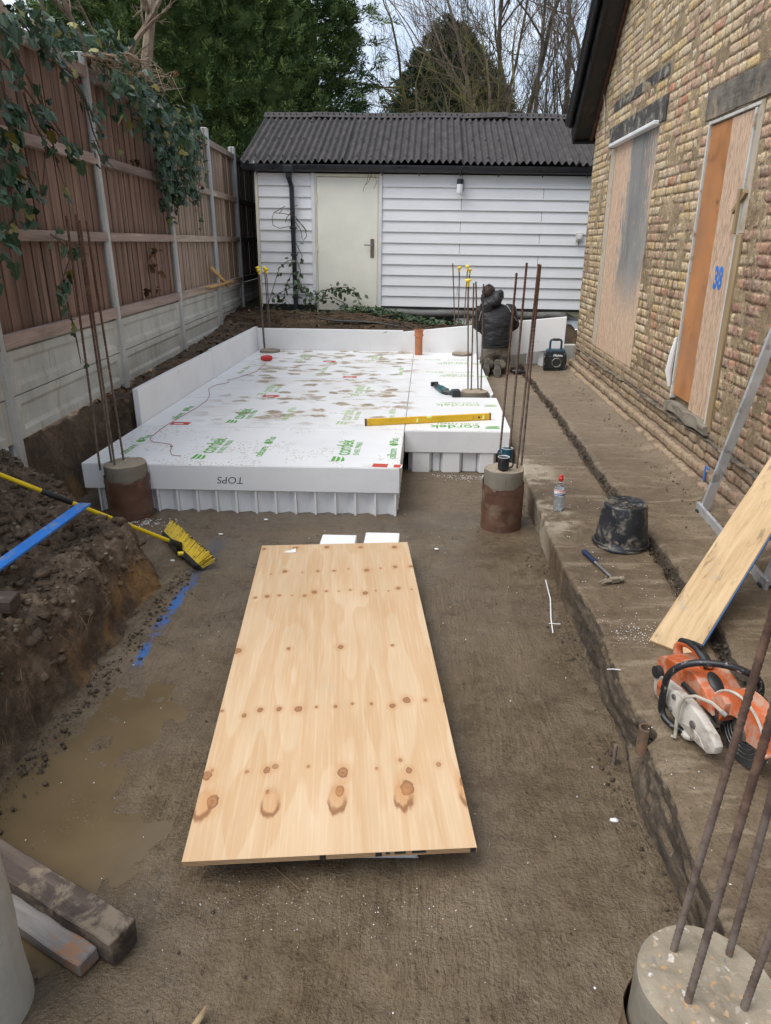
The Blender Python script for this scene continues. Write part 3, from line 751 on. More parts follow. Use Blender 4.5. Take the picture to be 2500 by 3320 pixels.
_plain('paper', (0.76, 0.76, 0.73), 0.7)
_plain('label_blue', (0.05, 0.16, 0.40), 0.5)
_plain('label_yellow', (0.80, 0.72, 0.06), 0.5)
_plain('lamp_white', (0.80, 0.81, 0.82), 0.35)
_plain('socket', (0.62, 0.60, 0.53), 0.5)
_plain('handle_plate', (0.20, 0.17, 0.14), 0.4, 0.6, dirt=(0.24, 0.12, 0.06), damt=0.5)
_plain('jacket', (0.007, 0.0075, 0.010), 0.62, var=0.3)
_plain('trousers', (0.125, 0.107, 0.083), 0.9, dirt=(0.045, 0.037, 0.03), damt=0.5, dsc=5)
_plain('boot', (0.025, 0.023, 0.022), 0.7, dirt=(0.15, 0.125, 0.095), damt=0.3)
_plain('sole', (0.12, 0.112, 0.098), 0.85, dirt=(0.21, 0.18, 0.14), damt=0.5, dsc=14)
_plain('skin', (0.48, 0.27, 0.19), 0.55)
_plain('hair', (0.035, 0.020, 0.014), 0.8)
_plain('piping', (0.42, 0.43, 0.45), 0.5)
_plain('tarp', (0.035, 0.036, 0.034), 0.5, dirt=(0.10, 0.085, 0.06), damt=0.4)
_plain('black_paint', (0.010, 0.010, 0.011), 0.45, dirt=(0.06, 0.032, 0.02), damt=0.3, dsc=4)
_plain('roof_tile', (0.06, 0.05, 0.045), 0.8)
_plain('stucco', (0.66, 0.66, 0.66), 0.8)
_plain('red_brick', (0.28, 0.15, 0.10), 0.9)
_plain('dull_white', (0.56, 0.55, 0.51), 0.6, dirt=(0.30, 0.25, 0.18), damt=0.35)
_plain('render_pale', (0.46, 0.39, 0.30), 0.9, dirt=(0.34, 0.26, 0.17), damt=0.4)
_plain('pebble', (0.20, 0.165, 0.125), 0.85, var=0.4)
_plain('twig', (0.13, 0.085, 0.05), 0.85, var=0.4)
_plain('vine', (0.085, 0.050, 0.032), 0.8, var=0.3)
_plain('vine_pale', (0.26, 0.19, 0.12), 0.85, var=0.3)
_plain('foam_bit', (0.80, 0.80, 0.80), 0.7)
# water and clear plastic
def _clear():
    m = Mt('clear_bottle')
    M['bottle'] = m.out((0.95, 0.97, 1.0), 0.06, None, 0, 0.5, Transmission_Weight=1.0, IOR=1.25)
    m = Mt('water')
    M['water'] = m.out((0.80, 0.86, 0.90), 0.02, None, 0, 0.5, Transmission_Weight=0.75, IOR=1.33)
    m = Mt('level_vial')
    M['vial'] = m.out((0.75, 0.85, 0.25), 0.15, None, 0, 0.5)
_clear()
def _leaf(name, a, b, c, ro=0.4, tr=0.15, spec=0.5, nz=0.25, nsc=1.2):
    m = Mt(name); p = m.pos()
    r = m.geo('Random Per Island')
    k = m.m_('ADD', m.m_('MULTIPLY', r, 1 - nz), m.m_('MULTIPLY', m.mr(m.noise(p, nsc, 3), 0.3, 0.7), nz))
    col = m.ramp(k, [(0.1, a), (0.5, b), (0.85, c)])
    return m.out(col, ro, m.bump(m.noise(p, 60, 2), 0.15, 0.003), 0, spec, Transmission_Weight=0.0)
M['ivy'] = _leaf('ivy_leaf', (0.010, 0.030, 0.014), (0.022, 0.055, 0.024), (0.050, 0.098, 0.040), 0.45, spec=0.35)
M['ivy_yellow'] = _leaf('ivy_leaf_yellow', (0.08, 0.09, 0.014), (0.15, 0.14, 0.022), (0.26, 0.21, 0.04), 0.5)
M['dead_leaf'] = _leaf('dead_leaf', (0.05, 0.025, 0.012), (0.12, 0.06, 0.028), (0.22, 0.13, 0.065), 0.85, spec=0.2)
M['bramble'] = _leaf('bramble_leaf', (0.012, 0.032, 0.012), (0.028, 0.060, 0.020), (0.06, 0.105, 0.035), 0.45)
M['conifer'] = _leaf('conifer_spray', (0.030, 0.056, 0.020), (0.075, 0.120, 0.036), (0.19, 0.24, 0.075), 0.7, spec=0.2, nz=0.55, nsc=2.6)
M['conifer_blue'] = _leaf('conifer_dark_spray', (0.013, 0.030, 0.019), (0.030, 0.060, 0.034), (0.075, 0.110, 0.052), 0.7, spec=0.2)
def _bark(name, a, b, moss=None):
    m = Mt(name); p = m.pos()
    n = m.noise(p, 6, 6, 0.7)
    c = m.ramp(n, [(0.35, a), (0.65, b)])
    if moss: c = m.mix(m.mr(m.noise(p, 1.4, 4), 0.46, 0.6, 0, 0.8), c, moss)
    return m.out(c, 0.9, m.bump(m.noise(p, 40, 4), 0.4, 0.01), 0, 0.2)
M['bark'] = _bark('bare_bark', (0.075, 0.058, 0.044), (0.175, 0.14, 0.105))
M['bark_moss'] = _bark('mossy_bark', (0.085, 0.066, 0.040), (0.19, 0.155, 0.09), (0.20, 0.185, 0.055))
M['bark_pale'] = _bark('pale_bark', (0.13, 0.095, 0.07), (0.27, 0.21, 0.155))
M['ground'] = _soil('open_ground', (0.03, 0.03, 0.015), (0.07, 0.07, 0.035), (0.12, 0.11, 0.06))
# ------------------------------------------------------------------ ground
def ring_ground():
    z = 0.84
    x0, x1, y0, y1 = -3.42, 2.25, -1.6, 12.6
    B = 600
    V = [(-B, -B), (B, -B), (B, B), (-B, B), (x0, y0), (x1, y0), (x1, y1), (x0, y1)]
    mb = MB(); mb.add([(a, b, z) for a, b in V], [(0, 1, 5, 4), (1, 2, 6, 5), (2, 3, 7, 6), (3, 0, 4, 7)])
    tag(mb.build('ground', M['ground']), kind='structure')
    # earth sides of the dig that the camera stands in
    mb = MB()
    mb.add([(x0, y0, -0.2), (x1, y0, -0.2), (x1, y0, z), (x0, y0, z)], [(0, 1, 2, 3)])
    mb.add([(x1, y0, -0.2), (x1, 1.0, -0.2), (x1, 1.0, z), (x1, y0, z)], [(0, 1, 2, 3)])
    tag(mb.build('ground_cut', M['soil']), kind='structure')
ring_ground()

def hf(name, x0, x1, nx, y0, y1, ny, fn, mat):
    X, Y = np.meshgrid(np.linspace(x0, x1, nx), np.linspace(y0, y1, ny), indexing='ij')
    X, Y, Z = fn(X, Y)
    return tag(grid_obj(name, np.stack([X, Y, Z], -1), mat), kind='structure')

PUDS = [(-1.40, 2.05, 0.30, 0.58, 0.013), (-1.10, 2.5, 0.22, 0.26, 0.010), (-1.25, 1.5, 0.36, 0.28, 0.012), (-0.55, 1.10, 0.26, 0.09, 0.010), (0.28, 4.25, 0.26, 0.09, 0.008), (-0.9, 0.85, 0.3, 0.2, 0.010)]
def floor_z(X, Y):
    z = 0.008 * fbm(X * 2.2, Y * 2.2, s=3, o=4) + 0.004 * fbm(X * 14, Y * 14, s=9, o=3)
    for cx, cy, ax, ay, dp in PUDS:
        e2 = ((X - cx) / ax) ** 2 + ((Y - cy) / ay) ** 2
        z = z - dp * np.exp(-e2 * 1.1)
    edge = sstep(0.60, 0.80, X + 0.06 * fbm(X * 4, Y * 4, s=13)) + sstep(-1.36, -1.54, X + 0.03 * np.clip(3 - Y, 0, 2) + 0.06 * fbm(X * 4, Y * 4, s=14))
    return z + edge * (0.012 * np.abs(fbm(X * 16, Y * 16, s=15, o=4, g=0.65)) + 0.010 * fbm(X * 34, Y * 34, s=16, o=2) + 0.004)
hf('pit_floor', -3.3, 0.95, 260, -1.7, 11.4, 700, lambda X, Y: (X, Y, floor_z(X, Y)), M['floor'])

for cx, cy, ax, ay, dp in PUDS:
    if cx == -1.10 or cx == -1.25: continue
    x0, x1, y0, y1 = (-1.75, -0.55, 1.0, 3.1) if cx == -1.40 else (cx - 1.6 * ax, cx + 1.6 * ax, cy - 1.6 * ay, cy + 1.6 * ay)
    mb = MB(); mb.add([(x0, y0, -0.0065), (x1, y0, -0.0065), (x1, y1, -0.0065), (x0, y1, -0.0065)], [(0, 1, 2, 3)])
    tag(mb.build('puddle', M['puddle']), kind='structure')

# soil bank left by the fence
def bank_top(X, Y):
    t = 0.29 + 0.36 * np.clip((-1.62 - X) / 1.15, 0, 1.2) + 0.15 * np.clip((3.5 - Y) / 1.4, 0, 1)
    return t
def bank(X, Y):
    foot = -1.55 + 0.05 * fbm(Y * 1.5, Y * 0 + 2.0, s=5) + 0.03 * fbm(Y * 7, Y * 0, s=6) - 0.03 * np.clip(3.0 - Y, 0, 2)
    d1 = foot - X
    back = 3.72 + (-1.5 - X) * 0.60 + 0.06 * fbm(X * 3, X * 0, s=8)
    d2 = (back - Y) * 0.85
    d = np.minimum(d1, d2)
    d = d + 0.035 * fbm(X * 9, Y * 9, s=12, o=3)
    e = sstep(0.0, 0.15, d)
    top = bank_top(X, Y)
    rough = 0.075 * fbm(X * 3.5, Y * 3.5, s=21, o=5, g=0.6) + 0.075 * np.abs(fbm(X * 8, Y * 8, s=31, o=4, g=0.6)) + 0.02 * fbm(X * 30, Y * 30, s=41, o=3)
    Z = e ** 0.8 * top + rough * (0.25 + 0.75 * e)
    Z = np.where(d < -0.02, -0.06, Z)
    X = X + 0.03 * fbm(Y * 8, Z * 14, s=51, o=3) * (e > 0.02)
    return X, Y, Z
hf('soil_bank', -3.35, -1.40, 150, -1.7, 4.95, 420, bank, M['soil'])

# earth strip under and along the fence, cut down to the pit beside the first panels
def strip(X, Y):
    edge = np.where(Y < 6.05, -2.74, -2.60) + 0.03 * fbm(Y * 4, Y * 0, s=61)
    e = sstep(0.06, -0.06, X - edge + 0.02 * fbm(X * 10, Y * 10, s=62))
    hi = 0.60 + 0.05 * sstep(7.0, 10.5, Y) + 0.05 * np.clip((-2.6 - X), 0, 0.6) + 0.10 * sstep(10.0, 11.8, Y)
    Z = hi * e + 0.045 * fbm(X * 5, Y * 5, s=63, o=5, g=0.6) + 0.015 * fbm(X * 25, Y * 25, s=64, o=3)
    Z = np.where(e < 0.02, -0.05, Z)
    return X + 0.02 * fbm(Y * 9, Z * 12, s=65), Y, Z
hf('soil_strip', -3.42, -2.45, 80, 4.2, 11.2, 380, strip, M['soil'])

# rough earth between the foam upstand and the shed
def backsoil(X, Y):
    t = sstep(10.6, 11.5, Y)
    Z = 0.575 + (0.06 + 0.19 * sstep(0.3, -1.0, X)) * t + 0.05 * fbm(X * 2.5, Y * 2.5, s=71, o=5, g=0.6) + 0.02 * np.abs(fbm(X * 14, Y * 14, s=72, o=3))
    Z = Z - 0.28 * sstep(1.3, 2.0, X) * sstep(11.3, 10.8, Y)
    return X, Y, Z
hf('garden_soil', -3.42, 2.35, 260, 10.785, 12.7, 96, backsoil, M['garden_soil'])

# ledge of old concrete beside the house: lower bed, ragged joint, upper bed, house footing
def ledge():
    ys = np.concatenate([np.linspace(-1.7, 0.98, 60), np.linspace(1.0, 5.2, 420), np.linspace(5.22, 11.0, 260)])
    fz = list(np.linspace(-0.04, 0.185, 16))
    prof = [(0.80, z) for z in fz] + [(0.806, 0.196)]
    prof += [(x, 0.20) for x in np.linspace(0.82, 1.335, 30)]
    g0 = len(prof)
    prof += [(1.352, 0.195), (1.366, 0.175), (1.376, 0.15), (1.392, 0.155), (1.402, 0.19), (1.412, 0.225), (1.43, 0.24)]
    g1 = len(prof)
    prof += [(x, 0.24) for x in np.linspace(1.45, 2.2, 36)]
    P = np.array(prof); n = len(P); idx = np.arange(n)[:, None]
    X = np.repeat(P[:, 0][:, None], len(ys), 1); Z = np.repeat(P[:, 1][:, None], len(ys), 1)
    Y = np.repeat(ys[None, :], n, 0)
    near = sstep(3.8, 3.2, Y)
    face = np.clip((24 - idx) / 8.0, 0, 1) * np.ones_like(X)
    fz_ = np.clip(Z / 0.2, 0, 1)
    X = X + face * near * (0.024 * fbm(Y * 2.5, Z * 5, s=81, o=3) + 0.020 * np.abs(fbm(Y * 5 + Z * 12, Z * 36, s=82, o=4)) + 0.006 * fbm(Y * 40, Z * 60, s=83, o=2) + 0.030 * fz_)
    X = X + face * (1 - near) * (0.010 * fbm(Y * 2.0, Z * 4, s=84) + 0.003 * fbm(Y * 22, Z * 30, s=184))
    Z = Z - (idx > 14) * (idx < 22) * near * 0.012 * np.abs(fbm(Y * 8, X * 12, s=89, o=3))
    notch = np.exp(-((Y - 2.25) / 0.06) ** 2)                    # broken-out bite with the old pipe
    X = X + notch * 0.07 * sstep(0.95, 0.80, X) * (Z > 0.05)
    Z = Z - notch * 0.06 * sstep(0.98, 0.84, X) * (Z > 0.15)
    grv = ((idx >= g0 - 1) & (idx <= g1)) * np.ones_like(X)
    shift = 0.014 * fbm(Y * 3, Y * 0, s=85) + 0.035 * fbm(Y * 0.8, Y * 0, s=86) - 0.05 * sstep(4.6, 2.6, Y)
    mid = np.exp(-((X - 1.39) / 0.12) ** 2)
    X = X + mid * shift + grv * 0.016 * fbm(Y * 14, X * 30, s=87, o=3)
    Z = Z + grv * 0.012 * fbm(Y * 18, X * 40, s=88, o=3)
    top = (Z > 0.17)
    Z = Z + top * (0.008 * fbm(X * 2.5, Y * 2.5, s=91, o=4) + 0.004 * fbm(X * 16, Y * 16, s=92, o=3))
    # earth spills against the house footing, rougher nearer the camera
    sp = sstep(1.86, 2.02, X + 0.05 * fbm(X * 3, Y * 3, s=93))
    Z = Z + sp * (0.035 + 0.03 * fbm(X * 6, Y * 6, s=94, o=4))
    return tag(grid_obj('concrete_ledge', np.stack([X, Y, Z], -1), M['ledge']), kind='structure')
ledge()

# low block wall behind the radio, end of the trench
def ico(r=1.0, sub=1):
    bm = bmesh.new(); bmesh.ops.create_icosphere(bm, subdivisions=sub, radius=r)
    V = np.array([v.co[:] for v in bm.verts]); F = np.array([[v.index for v in f.verts] for f in bm.faces]); bm.free()
    return V, F
ICO = ico(1.0, 1); ICO0 = (lambda: (lambda t: (np.array([(-1, t, 0), (1, t, 0), (-1, -t, 0), (1, -t, 0), (0, -1, t), (0, 1, t), (0, -1, -t), (0, 1, -t), (t, 0, -1), (t, 0, 1), (-t, 0, -1), (-t, 0, 1)]) / 1.9, np.array([(0, 11, 5), (0, 5, 1), (0, 1, 7), (0, 7, 10), (0, 10, 11), (1, 5, 9), (5, 11, 4), (11, 10, 2), (10, 7, 6), (7, 1, 8), (3, 9, 4), (3, 4, 2), (3, 2, 6), (3, 6, 8), (3, 8, 9), (4, 9, 5), (2, 4, 11), (6, 2, 10), (8, 6, 7), (9, 8, 1)])))(1.618))()
def scatter(name, pts, sizes, mat, label, cat, flat=0.7, seed=0, kind='stuff', parent=None):
    rg = np.random.default_rng(seed)
    V0, F0 = ICO0
    n = len(pts)
    J = 1 + 0.6 * (rg.random((n, len(V0), 1)) - 0.5) * 2
    ang = rg.random(n) * 6.283
    S = np.stack([np.ones(n), 0.6 + 0.5 * rg.random(n), flat * (0.6 + 0.6 * rg.random(n))], 1)
    V = V0[None] * J * (np.asarray(sizes)[:, None, None]) * S[:, None, :]
    c, s_ = np.cos(ang)[:, None], np.sin(ang)[:, None]
    W = np.stack([V[..., 0] * c - V[..., 1] * s_, V[..., 0] * s_ + V[..., 1] * c, V[..., 2]], -1) + np.asarray(pts)[:, None, :]
    F = (F0[None] + (np.arange(n) * len(V0))[:, None, None]).reshape(-1, 3)
    o = link(name, np_mesh(name, W.reshape(-1, 3), F), mat, parent)
    return tag(o, label, cat, None, kind)
def on_bank(n, seed):
    rg = np.random.default_rng(seed)
    x = rg.uniform(-2.9, -1.5, n); y = rg.uniform(1.6, 4.4, n)
    _, _, z = bank(x, y)
    k = z > 0.15
    return np.stack([x, y, z], 1)[k]
p = on_bank(5200, 5); rg = np.random.default_rng(6)
scatter('soil_clods', p, 0.005 + 0.036 * rg.random(len(p)) ** 4, M['soil'], 'loose dark clods lying over the dug soil bank', 'soil clods', seed=7)
p = on_bank(700, 15)
scatter('bank_stones', p, 0.005 + 0.016 * rg.random(len(p)) ** 2, M['pebble'], 'small pale stones mixed in the dug soil bank', 'stones', seed=8)
def foot_crumbs():
    rg = np.random.default_rng(17); P = []; S = []
    for i in range(1000):                                   # along the ledge foot
        y = rg.uniform(0.9, 5.2); x = 0.80 - abs(rg.normal(0, 0.055)); P.append((x, y, 0.004)); S.append(0.0015 + 0.008 * rg.random() ** 4)
    for i in range(900):                                    # along the bank foot
        y = rg.uniform(1.8, 3.9); x = -1.50 + abs(rg.normal(0, 0.06)) - 0.05 * max(0, 3 - y); P.append((x, y, 0.004)); S.append(0.0015 + 0.010 * rg.random() ** 4)
    for i in range(1500):                                   # the ragged joint
        y = rg.uniform(1.8, 10); x = 1.39 + rg.normal(0, 0.03) - 0.05 * float(sstep(4.6, 2.6, y)); P.append((x, y, 0.175 + 0.05 * rg.random())); S.append(0.003 + 0.010 * rg.random() ** 2)
    for i in range(500):                                    # house side spill
        y = rg.uniform(3.3, 10); x = 1.98 - abs(rg.normal(0, 0.12)); P.append((x, y, 0.247)); S.append(0.002 + 0.006 * rg.random() ** 2)
    for i in range(500):
        P.append((rg.uniform(-1.4, 0.75), rg.uniform(0.8, 5), 0.004)); S.append(0.001 + 0.004 * rg.random() ** 2)
    scatter('earth_crumbs', np.array(P), np.array(S), M['crumb'], 'crumbs of earth along the trench edges and floor', 'earth crumbs', seed=18)
    P = []; S = []
    for i in range(130): P.append((rg.uniform(-1.4, 0.8), rg.uniform(0.7, 5), 0.005)); S.append(0.0015 + 0.0022 * rg.random())
    for i in range(650):
        a = rg.normal(0, 1, 2); P.append((-1.93 + 0.10 * a[0], 4.62 + 0.05 * a[1], 0.006)); S.append(0.002 + 0.004 * rg.random())
    for i in range(160):
        a = rg.normal(0, 1, 2); P.append((0.4 + 0.14 * a[0], 5.83 + 0.04 * a[1], 0.006)); S.append(0.002 + 0.003 * rg.random())
    for i in range(420): P.append((rg.uniform(0.85, 1.9), rg.uniform(1.2, 6), 0.245 if rg.random() < 0.001 else 0.206)); S.append(0.0015 + 0.002 * rg.random())
    for i in range(140):
        a = rg.normal(0, 1, 2); P.append((1.0 + 0.07 * a[0], 2.93 + 0.06 * a[1], 0.207)); S.append(0.001 + 0.0018 * rg.random())
    for i in range(120):
        a = rg.normal(0, 1, 2); P.append((-0.3 + 0.28 * a[0], 1.55 + 0.06 * a[1], 0.006)); S.append(0.0008 + 0.0014 * rg.random())
    scatter('foam_crumbs', np.array(P), np.array(S), M['foam_bit'], 'scattered white foam crumbs on the wet floor', 'foam crumbs', seed=19)
foot_crumbs()
# ------------------------------------------------------------------ boundary fence (local: y along the fence, x towards the garden)
F0 = Vector((-2.745, 4.448, 0.0)); FROT = Matrix.Rotation(0.0597, 4, 'Z')
fence = thing('boundary_fence', 'tall close-board timber fence between concrete posts above concrete gravel boards', 'fence', F0, FROT, local=True)
def fence_build():
    ts = [-2.15, 0.0, 2.15, 4.30, 6.45, 8.35, 10.4]
    rg = random.Random(3)
    # posts: chamfered H section
    prof = [(-0.055, -0.05), (-0.055, 0.05), (-0.01, 0.05), (-0.01, 0.03), (0.02, 0.03), (0.02, 0.05), (0.035, 0.05), (0.055, 0.035), (0.055, -0.035), (0.035, -0.05), (0.02, -0.05), (0.02, -0.03), (-0.01, -0.03), (-0.01, -0.05)]
    mb = MB(); mb.prism(prof, 0.25, 3.36)
    mb.add([(-0.055, -0.05, 3.361), (-0.055, 0.05, 3.361), (0.055, 0.035, 3.361), (0.055, -0.035, 3.361), (-0.03, -0.02, 3.372), (-0.03, 0.02, 3.372), (0.03, 0.015, 3.372), (0.03, -0.015, 3.372)],
           [(0, 1, 5, 4), (1, 2, 6, 5), (2, 3, 7, 6), (3, 0, 4, 7), (4, 5, 6, 7)])
    pm = mb.mesh('post')
    for t in ts:
        o = link('post', pm, M['post'], fence); o.location = (0.0, t, rg.uniform(-0.02, 0.02)); o.rotation_euler = (rg.uniform(-0.006, 0.006), rg.uniform(-0.006, 0.006), 0)
    # lumps of concrete round the second post's foot
    def board_mesh(L):
        mb = MB()
        h = 0.288; y0, y1 = 0.0, L
        fr, dp, bv = 0.055, 0.018, 0.028
        v = [(0.028, y0, 0), (0.028, y1, 0), (0.028, y1, h), (0.028, y0, h),
             (0.028, y0 + 0.09, fr), (0.028, y1 - 0.09, fr), (0.028, y1 - 0.09, h - fr), (0.028, y0 + 0.09, h - fr),
             (0.028 - dp, y0 + 0.09 + bv, fr + bv), (0.028 - dp, y1 - 0.09 - bv, fr + bv), (0.028 - dp, y1 - 0.09 - bv, h - fr - bv), (0.028 - dp, y0 + 0.09 + bv, h - fr - bv),
             (-0.02, y0, 0), (-0.02, y1, 0), (-0.02, y1, h), (-0.02, y0, h)]
        f = [(0, 1, 5, 4), (1, 2, 6, 5), (2, 3, 7, 6), (3, 0, 4, 7), (4, 5, 9, 8), (5, 6, 10, 9), (6, 7, 11, 10), (7, 4, 8, 11), (8, 9, 10, 11),
             (12, 15, 14, 13), (0, 12, 13, 1), (2, 14, 15, 3), (1, 13, 14, 2), (0, 3, 15, 12)]
        mb.add(v, f); return mb.mesh('gravel_board', bevel=0.003)
    meshes = {}
    slats = {}
    for bi in range(len(ts) - 1):
        t0, t1 = ts[bi] + 0.045, ts[bi + 1] - 0.045
        L = round(t1 - t0, 3)
        if L not in meshes: meshes[L] = board_mesh(L)
        lift = 0.0
        for k in range(2):
            o = link('gravel_board', meshes[L], M['concrete'], fence); o.location = (rg.uniform(-0.003, 0.003), t0, 0.645 + 0.297 * k + lift)
        tan = bi in (3, 4); dark = bi >= 5
        sm = M['slat_tan'] if tan else (M['slat_shaded'] if dark else M['slat_brown'])
        rm = M['rail_tan'] if tan else (M['slat_shaded'] if dark else M['rail'])
        for zz, hh in ((1.250 + lift, 0.088), (1.905, 0.075), (2.520, 0.078), (3.165, 0.085)):
            mb = MB(); mb.box((0.028, (t0 + t1) / 2, zz + hh / 2), (0.05, L + 0.03, hh))
            mb.build('rail', rm, fence, bevel=0.004)
        n = 20 if bi == 0 else (27 if L > 2 else 24)
        w = L / n
        for i in range(n):
            key = (bi == 0, bi > 2, i % 5)
            if key not in slats:
                mb = MB(); W = w * (0.80 if bi < 3 else 0.74)
                mb.add([(-0.022, 0, 0), (-0.006, 0, 0), (-0.002, W, 0), (-0.022, W, 0)] + [(-0.022, 0, 1.98), (-0.006, 0, 1.98), (-0.002, W, 1.98), (-0.022, W, 1.98)],
                       [(0, 1, 2, 3), (7, 6, 5, 4), (0, 4, 5, 1), (1, 5, 6, 2), (2, 6, 7, 3), (3, 7, 4, 0)])
                slats[key] = mb.mesh('slat')
            o = link('slat', slats[key], None, fence)
            if not slats[key].materials: slats[key].materials.append(sm)
            o.material_slots[0].link = 'OBJECT'; o.material_slots[0].material = sm
            o.location = (rg.uniform(-0.004, 0.004) + 0.006 * (i % 2), t0 + i * w, 1.26 + rg.uniform(-0.02, 0.01))
            o.rotation_euler = (rg.uniform(-0.006, 0.006), 0, rg.uniform(-0.03, 0.03))
            if 1 <= bi <= 5 and (bi < 3 or i % 3):
                b_ = link('slat', slats[key], None, fence); b_.material_slots[0].link = 'OBJECT'; b_.material_slots[0].material = sm
                b_.location = (o.location.x - 0.046, o.location.y + w * 0.5, o.location.z - 0.01); b_.rotation_euler = (rg.uniform(-0.006, 0.006), 0, 0)
fence_build()
mb = MB()
c = PF(400, 1345, 0.04)
mb.lathe([(0.10, 0.12), (0.12, 0.2), (0.105, 0.38), (0.075, 0.52), (0.05, 0.60)], 10, Matrix.Translation((c.x, c.y, 0)))
me = evaluated(mb.mesh('post_haunch'), [('SUBSURF', dict(levels=2, render_levels=2))], 'post_haunch')
for v in me.vertices:
    k = 0.03 * (fbm(np.array([v.co.x * 14]), np.array([v.co.y * 14 + v.co.z * 9]), s=4)[0]); v.co += Vector((k, k, 0))
link('post_haunch', me, M['concrete'], fence)

# short pine bracket propped on the gravel board
br = thing('wood_bracket', 'small fresh pine bracket of two battens fixed by a fence post', 'bracket', PF(715, 935, 0.05))
a, b = PF(668, 932, 0.06), PF(752, 928, 0.06)
mb = MB(); a2 = Vector((a.x + 0.02, a.y, a.z)); b2 = Vector((b.x, b.y, a.z))
d = (b2 - a2).normalized(); nx = Vector((d.y, -d.x, 0))
mb.box((a2 + b2) / 2, ((b2 - a2).length, 0.09, 0.02), frame(d, nx, Vector((0, 0, 1))).to_3x3())
mb.build('shelf_batten', M['pine'], br, bevel=0.002)
e0, e1 = PF(685, 868, 0.06), PF(742, 927, 0.06)
d = (e1 - e0).normalized(); z_ = nx.cross(d)
mb = MB(); mb.box((e0 + e1) / 2, ((e1 - e0).length, 0.025, 0.055), frame(d, nx, z_).to_3x3())
mb.build('brace_batten', M['pine'], br, bevel=0.002)

